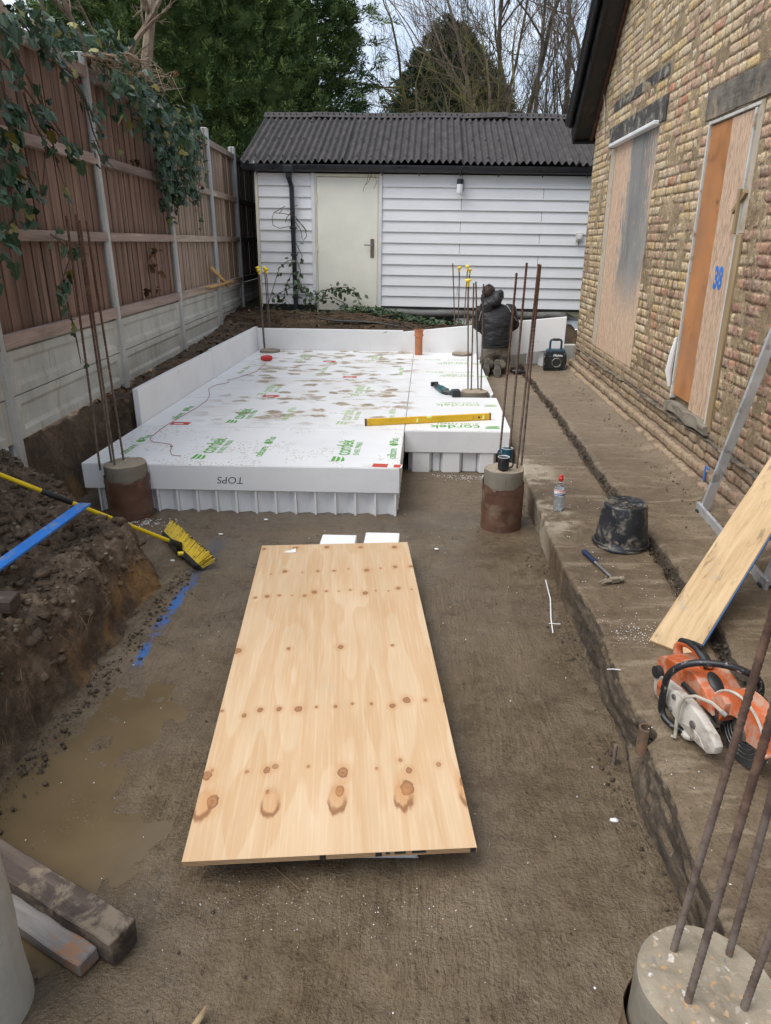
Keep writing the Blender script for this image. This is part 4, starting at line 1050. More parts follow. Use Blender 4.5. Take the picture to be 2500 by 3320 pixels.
# ------------------------------------------------------------------ shed
SH0 = Vector((0, 12.0, 0.9)); SHR = Matrix.Rotation(math.radians(0.85), 4, 'Y')
shed = thing('garden_shed', 'white clad garden shed with dark corrugated roof and cream door', 'shed', SH0, SHR, local=True)
SHI = (Matrix.Translation(SH0) @ SHR).inverted()
def SL(x, y, Y=12.0): return SHI @ PY(x, y, Y)
def shed_build():
    rg = random.Random(5)
    xl = SL(836, 760).x; xr = SL(1900, 800).x + 0.6
    dl, dr = SL(1012, 780).x, SL(1238, 780).x          # door trim outer edges
    zt = SL(1100, 566).z; zb = SL(950, 986).z
    # core, coloured black: the shade in the board gaps is put into it
    mb = MB(); mb.bb((xl + 0.02, 0.03, -0.25), (xr, 3.9, zt + 0.1)); mb.build('wall_core', M['black_rubber'], shed)
    n = 12; e = (zt - zb) / n
    def board(x0, x1, k):
        z0 = zb + k * e
        mb = MB()
        mb.add([(x0, 0.028, z0 + e + 0.015), (x1, 0.028, z0 + e + 0.015), (x1, 0.006, z0), (x0, 0.006, z0),
                (x0, 0.018, z0 + e + 0.015), (x1, 0.018, z0 + e + 0.015), (x1, -0.008, z0), (x0, -0.008, z0)],
               [(0, 1, 2, 3), (7, 6, 5, 4), (3, 2, 6, 7), (0, 4, 5, 1), (0, 3, 7, 4), (1, 5, 6, 2)])
        mb.build('cladding_board', M['siding'], shed, bevel=0.002)
    j1, j2 = SL(1490, 800).x, SL(1748, 800).x
    for k in range(n):
        board(xl + 0.035, dl - 0.002, k)
        js = [dr + 0.002, (j1 if k % 2 else j2) + rg.uniform(-0.004, 0.004), xr]
        for a, b in zip(js[:-1], js[1:]): board(a, b - 0.006, k)
    mb = MB(); mb.bb((xl - 0.01, -0.02, zb - 0.05), (xl + 0.033, 0.06, zt + 0.02)); mb.build('corner_trim', M['cream_trim'], shed, bevel=0.003)
    for a, b in ((dl, dl + 0.06), (dr - 0.05, dr)):
        mb = MB(); mb.bb((a, -0.022, zb - (0.03 if a > -1.2 else 0.0)), (b, 0.02, zt + 0.02)); mb.build('door_trim', M['white_trim'], shed, bevel=0.003)
    # door
    ax, bx = SL(1030, 780).x, SL(1224, 780).x; ztd = SL(1130, 575).z; zbd = SL(1130, 1006).z
    mb = MB(); mb.bb((dl + 0.061, -0.012, zbd - 0.05), (ax - 0.004, 0.03, ztd + 0.05)); mb.bb((bx + 0.004, -0.012, zbd - 0.05), (dr - 0.051, 0.03, ztd + 0.05)); mb.bb((ax - 0.003, -0.012, ztd + 0.006), (bx + 0.003, 0.03, ztd + 0.05))
    mb.build('door_frame', M['cream_trim'], shed, bevel=0.002)
    mb = MB(); mb.bb((ax, -0.006, zbd), (bx, 0.034, ztd)); door = mb.build('door', M['cream'], shed, bevel=0.003)
    h = SL(1207, 805)
    mb = MB(); mb.bb((h.x - 0.03, -0.016, h.z - 0.14), (h.x + 0.03, -0.004, h.z + 0.14)); mb.build('handle_plate', M['handle_plate'], door, bevel=0.003)
    mb = MB(); hz = h.z + 0.045
    mb.tube([(h.x, -0.014, hz), (h.x, -0.06, hz), (h.x - 0.02, -0.065, hz), (h.x - 0.125, -0.065, hz + 0.005)], 0.011, 8); mb.build('handle', M['steel'], door, smooth=True)
    for y in (640, 800):
        q = SL(1031, y); mb = MB(); mb.cyl((ax - 0.002, -0.014, q.z - 0.06), (ax - 0.002, -0.014, q.z + 0.06), 0.009, n=8); mb.build('hinge', M['cream_trim'], door, smooth=True)
    # gutter and roof
    zg = SL(1300, 550).z; gl, gr = xl - 0.16, xr
    mb = MB(); prof = [(-0.055, 0.05), (-0.055, 0.0), (-0.04, -0.035), (0, -0.05), (0.04, -0.035), (0.055, 0.0), (0.055, 0.05), (0.049, 0.05), (0.049, 0.0), (0.03, -0.03), (0, -0.042), (-0.03, -0.03), (-0.049, 0.0), (-0.049, 0.05)]
    GM = frame((0, 1, 0), (0, 0, 1), (1, 0, 0), (0, -0.10, zg))
    mb.prism(prof, gl, gr, GM); gut = mb.build('gutter', M['black_pvc'], shed, smooth=30)
    mb = MB(); mb.prism([(-0.058, 0.055), (-0.058, 0), (0, -0.055), (0.058, 0), (0.058, 0.055)], gl - 0.02, gl + 0.01, GM); mb.build('end_stop', M['black_pvc'], gut)
    for px in (838, 1240, 1360, 1492, 1615, 1757, 1900):
        q = SL(px, 550).x; mb = MB(); mb.prism([(-0.060, 0.045), (-0.060, 0), (-0.043, -0.04), (0, -0.056), (0.043, -0.04), (0.060, 0), (0.060, 0.045)], q - 0.012, q + 0.012, GM)
        mb.bb((q - 0.008, -0.155, zg - 0.10), (q + 0.008, -0.145, zg - 0.02)); mb.build('bracket', M['black_pvc'], gut)
    mb = MB(); mb.bb((gl + 0.05, -0.045, zg - 0.03), (gr, -0.009, zg + 0.06)); mb.build('fascia', M['black_pvc'], shed)
    # downpipe (square)
    qt, qb = SL(940, 580), SL(960, 992)
    mb = MB(); mb.bb((qt.x - 0.075, -0.165, zg - 0.065), (qt.x + 0.075, -0.035, zg + 0.03)); mb.build('running_outlet', M['black_pvc'], gut, bevel=0.008)
    mb = MB(); x = qt.x
    mb.bb((x - 0.04, -0.135, zg - 0.14), (x + 0.04, -0.055, zg - 0.06))
    mb.add([(x - 0.035, -0.13, zg - 0.14), (x + 0.035, -0.13, zg - 0.14), (x + 0.035, -0.06, zg - 0.14), (x - 0.035, -0.06, zg - 0.14), (x + 0.0, -0.09, zg - 0.26), (x + 0.066, -0.09, zg - 0.26), (x + 0.066, -0.024, zg - 0.26), (x, -0.024, zg - 0.26)],
           [(0, 1, 5, 4), (1, 2, 6, 5), (2, 3, 7, 6), (3, 0, 4, 7)])
    xx = x + 0.033; xb = SL(960, 985).x + 0.01
    mb.prism([(-0.033, -0.092), (0.033, -0.092), (0.033, -0.026), (-0.033, -0.026)], 0, 1, frame((1, 0, 0), (0, 1, 0), (xb - xx, 0, zb - 0.08 - zg + 0.25), (xx, 0, zg - 0.25)))
    dp = mb.build('downpipe', M['black_pvc'], shed, bevel=0.004)
    for z in (zb + 0.10, zb + 0.75, zb + 1.15):
        t = (zg - 0.25 - z) / (zg - 0.25 - zb + 0.08); q = xx + (xb - xx) * t
        mb = MB(); mb.bb((q - 0.05, -0.097, z), (q + 0.05, -0.008, z + 0.03)); mb.build('pipe_clip', M['black_pvc'], dp, bevel=0.003)
    # corrugated roof sheets
    ye, yr = -0.17, 2.0; ze, zr = zg + 0.075, SL(1300, 380, 14.0).z
    sl = (zr - ze) / (yr - ye); pit = 0.1045; amp = 0.025
    edges = [gl - 0.02] + [SL(px, 540).x for px in (1022, 1107, 1294, 1488, 1674, 1860)] + [xr + 0.4]
    for i in range(len(edges) - 1):
        a, b = edges[i], edges[i + 1] + 0.05
        nx = max(20, int((b - a) / pit * 10)); ny = 10
        X, T = np.meshgrid(np.linspace(a, b, nx), np.linspace(0, 1, ny), indexing='ij')
        lift = 0.014 * (i % 2) + 0.004 + 0.020 * sstep(b - 0.06, b, X) + 0.012 * rg.random()
        skew = 0.10 * (T) * (1 if i < 3 else 0)
        sag = 0.018 * fbm(X * 0.8, T * 2, s=7 + i)
        Z = ze + (zr - ze) * T + amp * np.cos(2 * np.pi * (X - edges[0]) / pit) + lift + sag
        YY = ye + (yr - ye) * T - 0.02 * (1 - T) * fbm(X * 2, X * 0, s=33 + i)
        P = np.stack([X + skew * 0.0, YY, Z], -1)
        me = np_mesh('roof_sheet', np.concatenate([P.reshape(-1, 3), P.reshape(-1, 3) - np.array([0, 0, 0.004])]), np.concatenate([grid_faces(nx, ny), grid_faces(nx, ny)[:, ::-1] + nx * ny]), True)
        sh = link('roof_sheet', me, M['roof'], shed)
        # fixing heads on the crests
        mb = MB()
        k0 = int(math.ceil((a - edges[0]) / pit)); k1 = int((b - 0.06 - edges[0]) / pit)
        for k in range(k0, k1, 2):
            for T_ in (0.06, 0.42, 0.80):
                x = edges[0] + k * pit; y = ye + (yr - ye) * T_; z = ze + (zr - ze) * T_ + amp + 0.02
                mb.cyl((x, y, z - 0.012), (x, y - 0.004, z + 0.008), 0.014, 0.009, 6)
        if mb.v: tag(mb.build('sheet_fixings', M['black_rubber'], sh), kind='stuff')
    # back slope and ridge caps
    mb = MB(); mb.add([(gl, yr, zr - 0.01), (xr + 0.3, yr, zr - 0.01), (xr + 0.3, yr + 2.0, ze), (gl, yr + 2.0, ze), (gl, ye + 0.2, ze + 0.02), (gl + 0.01, yr + 2.0, ze)], [(0, 1, 2, 3)])
    mb.add([(xl + 0.02, 0.03, ze), (xl + 0.02, yr, zr - 0.05), (xl + 0.02, 3.9, ze)], [(0, 1, 2)])
    mb.build('back_slope', M['roof'], shed)
    caps = [gl - 0.02] + [SL(px, 380, 13.85).x for px in (1020, 1193, 1345, 1495, 1648, 1805)] + [xr + 0.4]
    for i in range(len(caps) - 1):
        a, b = caps[i] - 0.04, caps[i + 1]; mb = MB()
        w = 0.012 * (i % 2) + 0.004
        up = [0.0, 0.03, 0.0, 0.0, 0.03, 0.0, 0.0][i]
        for s0, s1, x in ((0.0, 0.0, a), (0.0, 0.0, b)):
            pass
        pr = [(-0.16, -0.035), (-0.10, 0.005), (-0.045, 0.045), (0, 0.06), (0.045, 0.045), (0.14, 0.0), (0.14, -0.01), (0, 0.048), (-0.10, -0.008), (-0.155, -0.045)]
        mb.prism(pr, 0, 1, frame((0, 1, 0), (0, 0, 1), (b - a, 0, (up if i % 2 == 0 else -up * 0.5)), (a, yr, zr + w)))
        cp = mb.build('ridge_cap', M['roof'], shed, smooth=30)
        mb = MB()
        x = a + 0.07
        while x < b - 0.03:
            mb.cyl((x, yr - 0.085, zr + w + 0.005), (x, yr - 0.105, zr + w + 0.03), 0.011, n=6); x += 0.10
        tag(mb.build('cap_fixings', M['black_rubber'], cp), kind='stuff')
    # bulkhead lamp
    q = SL(1491, 595)
    mb = MB(); mb.bb((q.x - 0.01, -0.05, q.z - 0.12), (q.x + 0.055, -0.012, q.z + 0.06)); lamp = mb.build('wall_lamp', M['black_pvc'], shed, bevel=0.006)
    mb = MB(); mb.cyl((q.x - 0.002, -0.11, q.z - 0.015), (q.x - 0.002, -0.11, q.z + 0.055), 0.05, 0.047, 18); mb.build('lamp_cap', M['black_pvc'], lamp, smooth=True)
    mb = MB(); mb.lathe([(0.025, -0.155), (0.042, -0.148), (0.047, -0.13), (0.047, -0.016)], 18, Matrix.Translation((q.x - 0.002, -0.11, q.z))); mb.build('lamp_diffuser', M['lamp_white'], lamp, smooth=True)
    # outdoor switch box
    q = SL(1877, 767)
    mb = MB(); mb.bb((q.x - 0.052, -0.055, q.z - 0.06), (q.x + 0.052, -0.012, q.z + 0.055)); bx_ = mb.build('switch_box', M['socket'], shed, bevel=0.006)
    mb = MB(); mb.bb((q.x - 0.032, -0.066, q.z - 0.035), (q.x + 0.032, -0.054, q.z + 0.035)); mb.build('switch_cover', M['lamp_white'], bx_, bevel=0.004)
    mb = MB(); mb.tube([(q.x, -0.03, q.z - 0.058), (q.x + 0.004, -0.03, q.z - 0.10), (q.x - 0.006, -0.03, q.z - 0.13)], 0.005, 6); mb.build('switch_cable', M['black_rubber'], bx_)
    # rolled membrane and low boards at the base, right of the door
    za = SL(1500, 1018).z
    mb = MB(); pts = [(dr + 0.02 + i * (xr - dr) / 30, -0.01 + 0.008 * math.sin(i * 1.3), za + 0.006 * math.sin(i * 0.9)) for i in range(31)]
    mb.tube(pts, 0.062, 10); mb.build('base_membrane', M['membrane'], shed, smooth=True)
    x0 = SL(1478, 1040).x
    mb = MB(); mb.bb((x0, -0.02, za - 0.20), (xr, 0.03, za - 0.065)); mb.build('plinth_board', M['siding'], shed, bevel=0.003)
    mb = MB(); mb.bb((xl + 0.05, 0.0, zb - 0.25), (xr, 0.03, zb - 0.003)); mb.build('plinth', M['black_rubber'], shed)
shed_build()

# neighbour's flat-roofed outbuilding peeping over the fence
nb = thing('neighbour_outbuilding', 'low brick outbuilding with black roof edge beyond the fence end', 'building', (-5.2, 18.6, 0.84))
q0, q1 = PY(812, 415, 17.5), PY(870, 478, 17.5)
mb = MB(); mb.bb((-8.0, 17.55, 0.84), (q1.x + 0.3, 20, q1.z)); mb.build('wall', M['red_brick'], nb)
mb = MB(); mb.bb((-8.1, 17.45, q1.z + 0.001), (q1.x + 0.5, 20.1, PY(830, 438, 17.5).z)); mb.build('fascia', M['stucco'], nb)
mb = MB(); mb.bb((-8.15, 17.38, PY(830, 438, 17.5).z + 0.001), (q1.x + 0.5, 20.15, PY(830, 410, 17.5).z)); mb.build('roof_edge', M['black_pvc'], nb)
# ------------------------------------------------------------------ house gable
WX = 2.10
house = thing('brick_house', 'old yellow stock brick house gable with boarded openings and black verge', 'house', (2.2, 6, 0.2))
def roofz(Y): return 3.265 + (10.155 - Y) * 0.96
W1 = (7.42, 9.24, 0.70, 2.905); W2 = (5.17, 6.13, 0.64, 2.745)      # y0,y1,z0,z1 openings
def house_build():
    rg = random.Random(9)
    YE = 10.17
    ap = 5.2
    # backing wall with openings left as shallow recesses behind boards
    mb = MB()
    poly = [(0.2, 0.1), (YE - 0.01, 0.1), (YE - 0.01, roofz(YE)), (ap, roofz(ap)), (0.2, roofz(ap) - (ap - 0.2) * 0.96)]
    mb.prism(poly, WX + 0.05, 7.0, frame((0, 1, 0), (0, 0, 1), (1, 0, 0)))
    mb.build('wall_core', M['mortar'], house)
    # hacked mortar face, pieces around the openings
    def mface(y0, y1, z0, z1, x=WX + 0.0012, nm='mortar_bed'):
        ny = max(3, int((y1 - y0) / 0.03)); nz = max(3, int((z1 - z0) / 0.022))
        Y, Z = np.meshgrid(np.linspace(y0, y1, ny), np.linspace(z0, z1, nz), indexing='ij')
        X = x + 0.0072 * fbm(Y * 6, Z * 7, s=101, o=4) + 0.002 * fbm(Y * 30, Z * 30, s=102, o=2)
        Zc = np.minimum(Z, roofz(Y))
        grid_obj(nm, np.stack([X, Y, Zc], -1)[:, ::-1], M['mortar'], house)
    mface(0.2, W2[0], 0.5, 4.9); mface(W2[0], W2[1], W2[3], 4.9); mface(W2[0], W2[1], 0.5, W2[2]); mface(W2[1], W1[0], 0.5, 4.9)
    mface(W1[0], W1[1], W1[3], 4.9); mface(W1[0], W1[1], 0.5, W1[2]); mface(W1[1], YE, 0.5, 4.9)
    # lintel pockets
    def pxr(p, q): a, b = PX(*p, WX), PX(*q, WX); return a, b
    l1a, l1b = pxr((1972, 433), (2170, 326)); l1z = (PX(1975, 476, WX).z, (l1a.z + l1b.z) / 2)
    l2a, l2b = pxr((2302, 328), (2500, 248)); l2z = (W2[3] + 0.02, (l2a.z + l2b.z) / 2 + 0.01)
    s1a, s1b = pxr((1982, 352), (2180, 200)); s1z = ((s1a.z + s1b.z) / 2 - 0.075, (s1a.z + s1b.z) / 2 + 0.02)
    L1 = (7.22, 9.34, W1[3] + 0.01, W1[3] + 0.215)
    L2 = (4.35, 6.22, W2[3] + 0.012, W2[3] + 0.215)
    S1 = (7.2, 9.3, s1z[0], s1z[1])
    blocks = [W1, W2, L1, L2, S1]
    # brick list: (y0,y1,z0,z1,xface)
    bricks = []
    def clip(y0, y1, z0, z1, x):
        for b in blocks:
            if z1 > b[2] + 0.012 and z0 < b[3] - 0.012 and y1 > b[0] and y0 < b[1]:
                if y0 >= b[0] - 0.05 and y1 <= b[1] + 0.05: return
                if y0 < b[0]: y1 = b[0] - 0.006
                elif y1 > b[1]: y0 = b[1] + 0.006
        if y1 - y0 < 0.045: return
        bricks.append((y0, y1, z0, z1, x))
    c = 0; z = 0.545
    while z < 4.75:
        y = 3.4 + (0 if c % 2 else -0.16) + rg.uniform(-0.01, 0.01); st = c % 2
        while y < YE - 0.03:
            L = 0.215 if st else 0.1025
            L *= rg.uniform(0.97, 1.02); y1 = min(y + L, YE)
            if z + 0.07 < roofz((y + y1) / 2) + 0.03 and z < 3.2 + 0.34 * max(0, y - 5.2) + 0.55:
                clip(y, y1, z, z + 0.064, WX)
            y = y1 + 0.011; st = 1 - st
        z += 0.0757; c += 1
    # footing courses, headers stepping out under the slate
    for zc, x, in ((0.455, WX - 0.012), (0.38, WX - 0.015), (0.305, WX - 0.085), (0.235, WX - 0.135)):
        y = 3.2 + rg.uniform(0, 0.1)
        while y < YE + 0.02:
            L = rg.uniform(0.097, 0.112)
            if rg.random() > (0.04 if zc > 0.3 else 0.16): bricks.append((y, y + L, zc, zc + 0.064, x + rg.uniform(-0.008, 0.01)))
            y += L + 0.012
    def near(b):
        p = Vector((b[4], (b[0] + b[1]) / 2, (b[2] + b[3]) / 2)); v = p - CAM
        cc = Vector((RX.x * v.x + RY.x * v.y, 0, 0))
        # inside the picture?
        cx = RX.x * v.x + RY.x * v.y + RZ.x * v.z; cy = RX.y * v.x + RY.y * v.y + RZ.y * v.z; cz = RX.z * v.x + RY.z * v.y + RZ.z * v.z
        u, w = cx / cz * FPX + PW / 2, cy / cz * FPX + PH / 2
        inside = -20 < u < 2520 and -20 < w < 3340
        return (b[1] - b[0]) * (b[3] - b[2]) * abs(v.normalized().x) / v.length_squared * (1 if inside else 0.0)
    bricks.sort(key=near, reverse=True)
    # rough brick shapes: front grid 4x2 + sides
    def brick_np(L, H, seed, D=0.05):
        r = np.random.default_rng(seed)
        ny, nz = 6, 4
        Y, Z = np.meshgrid(np.linspace(-L / 2, L / 2, ny), np.linspace(-H / 2, H / 2, nz), indexing='ij')
        X = r.normal(0, 0.0008, Y.shape)
        edge = np.zeros_like(X); edge[0] = edge[-1] = 1; edge[:, 0] = edge[:, -1] = 1
        X = X + edge * np.abs(r.normal(0.0, 0.0014, X.shape))
        Y = Y + r.normal(0, 0.002, Y.shape); Z = Z + r.normal(0, 0.0022, Z.shape)
        V = np.stack([X, Y, Z], -1).reshape(-1, 3)
        F = grid_faces(ny, nz)[:, ::-1].tolist()
        loop = [i * nz for i in range(ny)] + [(ny - 1) * nz + j for j in range(1, nz)] + [i * nz + nz - 1 for i in range(ny - 2, -1, -1)] + [j for j in range(nz - 2, 0, -1)]
        o = len(V); B = V[loop].copy(); B[:, 0] = D
        V = np.concatenate([V, B]); m = len(loop)
        for i in range(m): F.append([loop[i], loop[(i + 1) % m], o + (i + 1) % m, o + i])
        return V, np.array(F)
    vars_s = [brick_np(0.215, 0.064, 200 + i) for i in range(10)]
    vars_h = [brick_np(0.1025, 0.064, 300 + i) for i in range(10)]
    ms = [np_mesh('brick', *v) for v in vars_s]; mh = [np_mesh('brick', *v) for v in vars_h]
    cols = [((0.60, 0.43, 0.20), 6), ((0.63, 0.50, 0.31), 7), ((0.57, 0.44, 0.29), 5), ((0.52, 0.34, 0.25), 2.4), ((0.42, 0.26, 0.21), 1.4), ((0.61, 0.52, 0.38), 4), ((0.46, 0.18, 0.10), 0.3)]
    allV, allF, allC = [], [], []
    off = 0
    for i, (y0, y1, z0, z1, x) in enumerate(bricks):
        L = y1 - y0; head = L < 0.15
        k = rg.randrange(10); ref = 0.1025 if head else 0.215
        prox = x + rg.uniform(-0.0025, 0.001)
        if i < 300:
            me = (mh if head else ms)[k]
            o = link('brick', me, M['brick'], house)
            if y0 < 5.15 and z0 < 2.3: o.material_slots[0].link = 'OBJECT'; o.material_slots[0].material = M['brick_red']
            o.location = (prox, (y0 + y1) / 2, (z0 + z1) / 2 + rg.uniform(-0.002, 0.002)); o.scale = (1, L / ref, 1)
            o.rotation_euler = (rg.uniform(-0.01, 0.01), 0, rg.uniform(-0.008, 0.008))
        else:
            V, F = (vars_h if head else vars_s)[k]
            V = V * np.array([1, L / ref, 1]) + np.array([prox, (y0 + y1) / 2, (z0 + z1) / 2])
            allV.append(V); allF.append(F + off); off += len(V)
            cc = rg.choices([q[0] for q in cols], [q[1] for q in cols])[0]; j = rg.uniform(0.8, 1.15)
            allC.append(np.tile(np.array(cc) * j, (len(F), 1)))
    me = np_mesh('brickwork', np.concatenate(allV), np.concatenate(allF)); color_attr(me, 'bcol', np.concatenate(allC), 4)
    tag(link('brickwork', me, M['brick_far'], house), kind='stuff')
    # footing beds (dusty mortar steps)
    for zt, x0 in ((0.53, WX - 0.003), (0.372, WX - 0.072), (0.30, WX - 0.122)):
        ny = 170
        Y = np.linspace(3.0, YE + 0.03, ny)
        pts = []
        for yy in Y:
            r = 0.012 * fbm(np.array([yy * 8]), np.array([zt * 9]), s=111)[0]
            pts.append([(x0 + r + 0.012, yy, zt - 0.16), (x0 + r + 0.008, yy, zt - 0.012 + r * 0.5), (x0 + r + 0.03, yy, zt + r * 0.6), (WX + 0.06, yy, zt + 0.012 + r)])
        grid_obj('footing_bed', np.array(pts).transpose(1, 0, 2)[:, ::-1], M['footing'], house)
    # damp-proof slates, each a thin ragged plate
    y = 3.3
    while y < YE:
        L = rg.uniform(0.18, 0.34); x1 = WX - rg.uniform(0.018, 0.045)
        mb = MB(); t = 0.007
        zz = 0.533 + rg.uniform(-0.004, 0.004)
        f = [(x1 + rg.uniform(-0.008, 0.008), y + L * k / 4) for k in range(5)]
        poly = f + [(WX + 0.03, y + L), (WX + 0.03, y)]
        mb.prism(poly, zz, zz + t, Matrix.Identity(4)); mb.build('slate', M['slate'], house)
        y += L + rg.uniform(0.002, 0.012)
    # lintels
    def rough_box(nm, lo, hi, mat, amp=0.006, seed=0):
        mb = MB(); mb.bb(lo, hi); me = mb.mesh(nm)
        bm = bmesh.new(); bm.from_mesh(me); bmesh.ops.subdivide_edges(bm, edges=bm.edges, cuts=7, use_grid_fill=True)
        for v in bm.verts:
            k = fbm(np.array([v.co.y * 7.0]), np.array([v.co.z * 13 + v.co.x * 9]), s=seed, o=3)[0]; v.co += Vector((amp * k, 0, amp * 0.8 * k))
        bm.to_mesh(me); bm.free(); return link(nm, me, mat, house)
    rough_box('window_lintel', (WX - 0.015, L1[0] + 0.01, L1[2]), (WX + 0.08, L1[1] - 0.01, L1[3]), M['char'], 0.008, 3)
    rough_box('door_lintel', (WX - 0.010, L2[0] + 0.01, L2[2]), (WX + 0.08, L2[1] - 0.01, L2[3]), M['lintel2'], 0.006, 4)
    rough_box('burnt_strip', (WX - 0.004, S1[0] + 0.08, S1[2]), (WX + 0.05, S1[1] - 0.02, S1[3]), M['char'], 0.016, 5)
    # window boarding
    def panel(nm, y0, y1, z0, z1, x, mat, t=0.018):
        me_mb = MB(); cy, cz = (y0 + y1) / 2, (z0 + z1) / 2
        me_mb.box((0, 0, 0), (t, y1 - y0, z1 - z0)); o = me_mb.build(nm, mat, house, bevel=0.0015); o.location = (x + t / 2, cy, cz); return o
    a, b, z0, z1 = W1
    panel('render_reveal', 9.03, b, z0, z1 - 0.004, WX + 0.004, M['render_pale'], 0.05)
    panel('window_board', 8.56, 9.026, z0 - 0.03, z1 - 0.004, WX + 0.010, M['osb_plain'])
    panel('window_board', a, 8.556, z0 - 0.05, z1 - 0.006, WX + 0.006, M['osb'])
    mb = MB(); mb.bb((WX - 0.060, a - 0.01, z1 - 0.002), (WX + 0.02, 9.12, z1 + 0.034)); mb.build('white_drip_bar', M['white_trim'], house, bevel=0.006)
    # door boarding
    a, b, z0, z1 = W2
    panel('door_board', 5.70, b - 0.03, z0 + 0.055, z1 - 0.035, WX + 0.014, M['hard_ply'])
    panel('door_board', 5.325, 5.697, z0 + 0.005, z1 - 0.035, WX + 0.010, M['osb_plain'])
    mb = MB(); mb.bb((WX - 0.002, b - 0.022, z0 + 0.02), (WX + 0.05, b, z1)); mb.bb((WX - 0.004, 5.235, z1 - 0.026), (WX + 0.05, b - 0.029, z1 - 0.004)); mb.build('door_frame', M['dull_white'], house, bevel=0.002)
    mb = MB(); mb.bb((WX + 0.002, 5.296, z0), (WX + 0.05, 5.322, z1 - 0.036)); mb.build('door_stop', M['frame_dark'], house)
    mb = MB(); mb.bb((WX - 0.010, 5.270, z0 - 0.02), (WX + 0.05, 5.293, z1 - 0.036)); mb.build('door_bead', M['dull_white'], house, bevel=0.002)
    mb = MB(); mb.bb((WX - 0.014, 5.175, z0 - 0.05), (WX + 0.05, 5.259, 1.95)); mb.build('door_jamb', M['frame_raw'], house, bevel=0.004)
    mb = MB(); mb.bb((WX + 0.0, 5.18, 1.952), (WX + 0.05, 5.259, z1 + 0.0)); mb.build('door_jamb', M['render_pale'], house, bevel=0.004)
    q = PX(2400, 655, WX)
    mb = MB(); mb.box((WX - 0.012, q.y - 0.02, q.z), (0.02, 0.032, 0.21), Matrix.Rotation(0.95, 3, 'X')); mb.box((WX - 0.02, 5.285, q.z - 0.06), (0.02, 0.03, 0.28)); mb.build('turn_button', M['frame_raw'], house, bevel=0.002)
    rough_box('broken_sill', (WX - 0.035, 5.19, z0 - 0.07), (WX + 0.06, b + 0.0, z0 + 0.0), M['pile_side'], 0.026, 6)
    mb = MB(); q = PX(2180, 1200, WX - 0.02)
    mb.tube([(WX - 0.012, 6.145, 0.75), (WX - 0.03, 6.16, 0.88), (WX - 0.02, 6.15, 1.05), (WX - 0.008, 6.145, 1.16)], [0.012, 0.03, 0.022, 0.01], 8); mb.build('torn_sealant', M['white_trim'], house, smooth=True)
    # sprayed number
    q = PX(2327, 905, WX + 0.008)
    text_obj('sprayed_number', '38', 0.21, M['blue_paint'], frame((0, -1, 0), (0, 0, 1), (-1, 0, 0), (WX + 0.0085, q.y, q.z)), house, 0.0006, xs=0.75, weight=0.008)
    q = PX(2290, 1530, WX - 0.085)
    mb = MB(); mb.box((WX - 0.095, q.y, 0.36), (0.004, 0.02, 0.11)); mb.box((WX - 0.095, q.y - 0.04, 0.41), (0.004, 0.07, 0.02)); mb.build('sprayed_mark', M['blue_paint'], house)
    # cables on the corner
    q = [PX(1962, 290, WX), PX(1966, 340, WX), PX(1964, 460, WX)]
    mb = MB(); mb.tube([(WX - 0.02, v.y, v.z) for v in q], 0.006, 6); mb.build('wall_cable', M['hose'], house)
    q = [PX(1990, 480, WX), PX(1975, 510, WX), PX(1970, 525, WX)]
    mb = MB(); mb.tube([(WX - 0.03, v.y, v.z) for v in q], 0.008, 6); mb.build('wall_cable', M['hose'], house)
    # verge: soffit, barge board, gutter strip, along the rake
    ang = math.atan(0.96); d = Vector((0, -math.cos(ang), math.sin(ang))); nrm = Vector((0, math.sin(ang), math.cos(ang)))
    o0 = Vector((0, 10.30, roofz(10.30) + 0.0)); LEN = (10.30 - ap) / math.cos(ang)
    def rake(nm, x0, x1, h0, h1, mat, l0=0.0, bev=0.004):
        mb = MB(); mb.prism([(x0, h0), (x1, h0), (x1, h1), (x0, h1)], l0, LEN, frame((1, 0, 0), nrm, d, o0)); return mb.build(nm, mat, house, bevel=bev)
    rake('soffit', 1.872, WX + 0.05, 0.0, 0.02, M['black_paint'])
    rake('barge_board', 1.84, 1.870, -0.03, 0.20, M['black_paint'])
    rake('soffit_batten', WX - 0.045, WX - 0.008, -0.03, -0.002, M['frame_dark'])
    rake('roof', 1.80, 7.0, 0.205, 0.27, M['roof_tile'])
    mb = MB(); mb.tube([o0 + Vector((1.785, 0, 0)) + nrm * 0.16 + d * 0.1, o0 + Vector((1.785, 0, 0)) + nrm * 0.16 + d * LEN], 0.055, 12); mb.build('verge_pipe', M['black_pvc'], house, smooth=True)
    mb = MB(); mb.prism([(1.84, -0.04), (WX + 0.05, -0.04), (WX + 0.05, 0.2), (1.84, 0.2)], -0.03, -0.002, frame((1, 0, 0), nrm, d, o0)); mb.build('verge_end', M['black_paint'], house)
house_build()
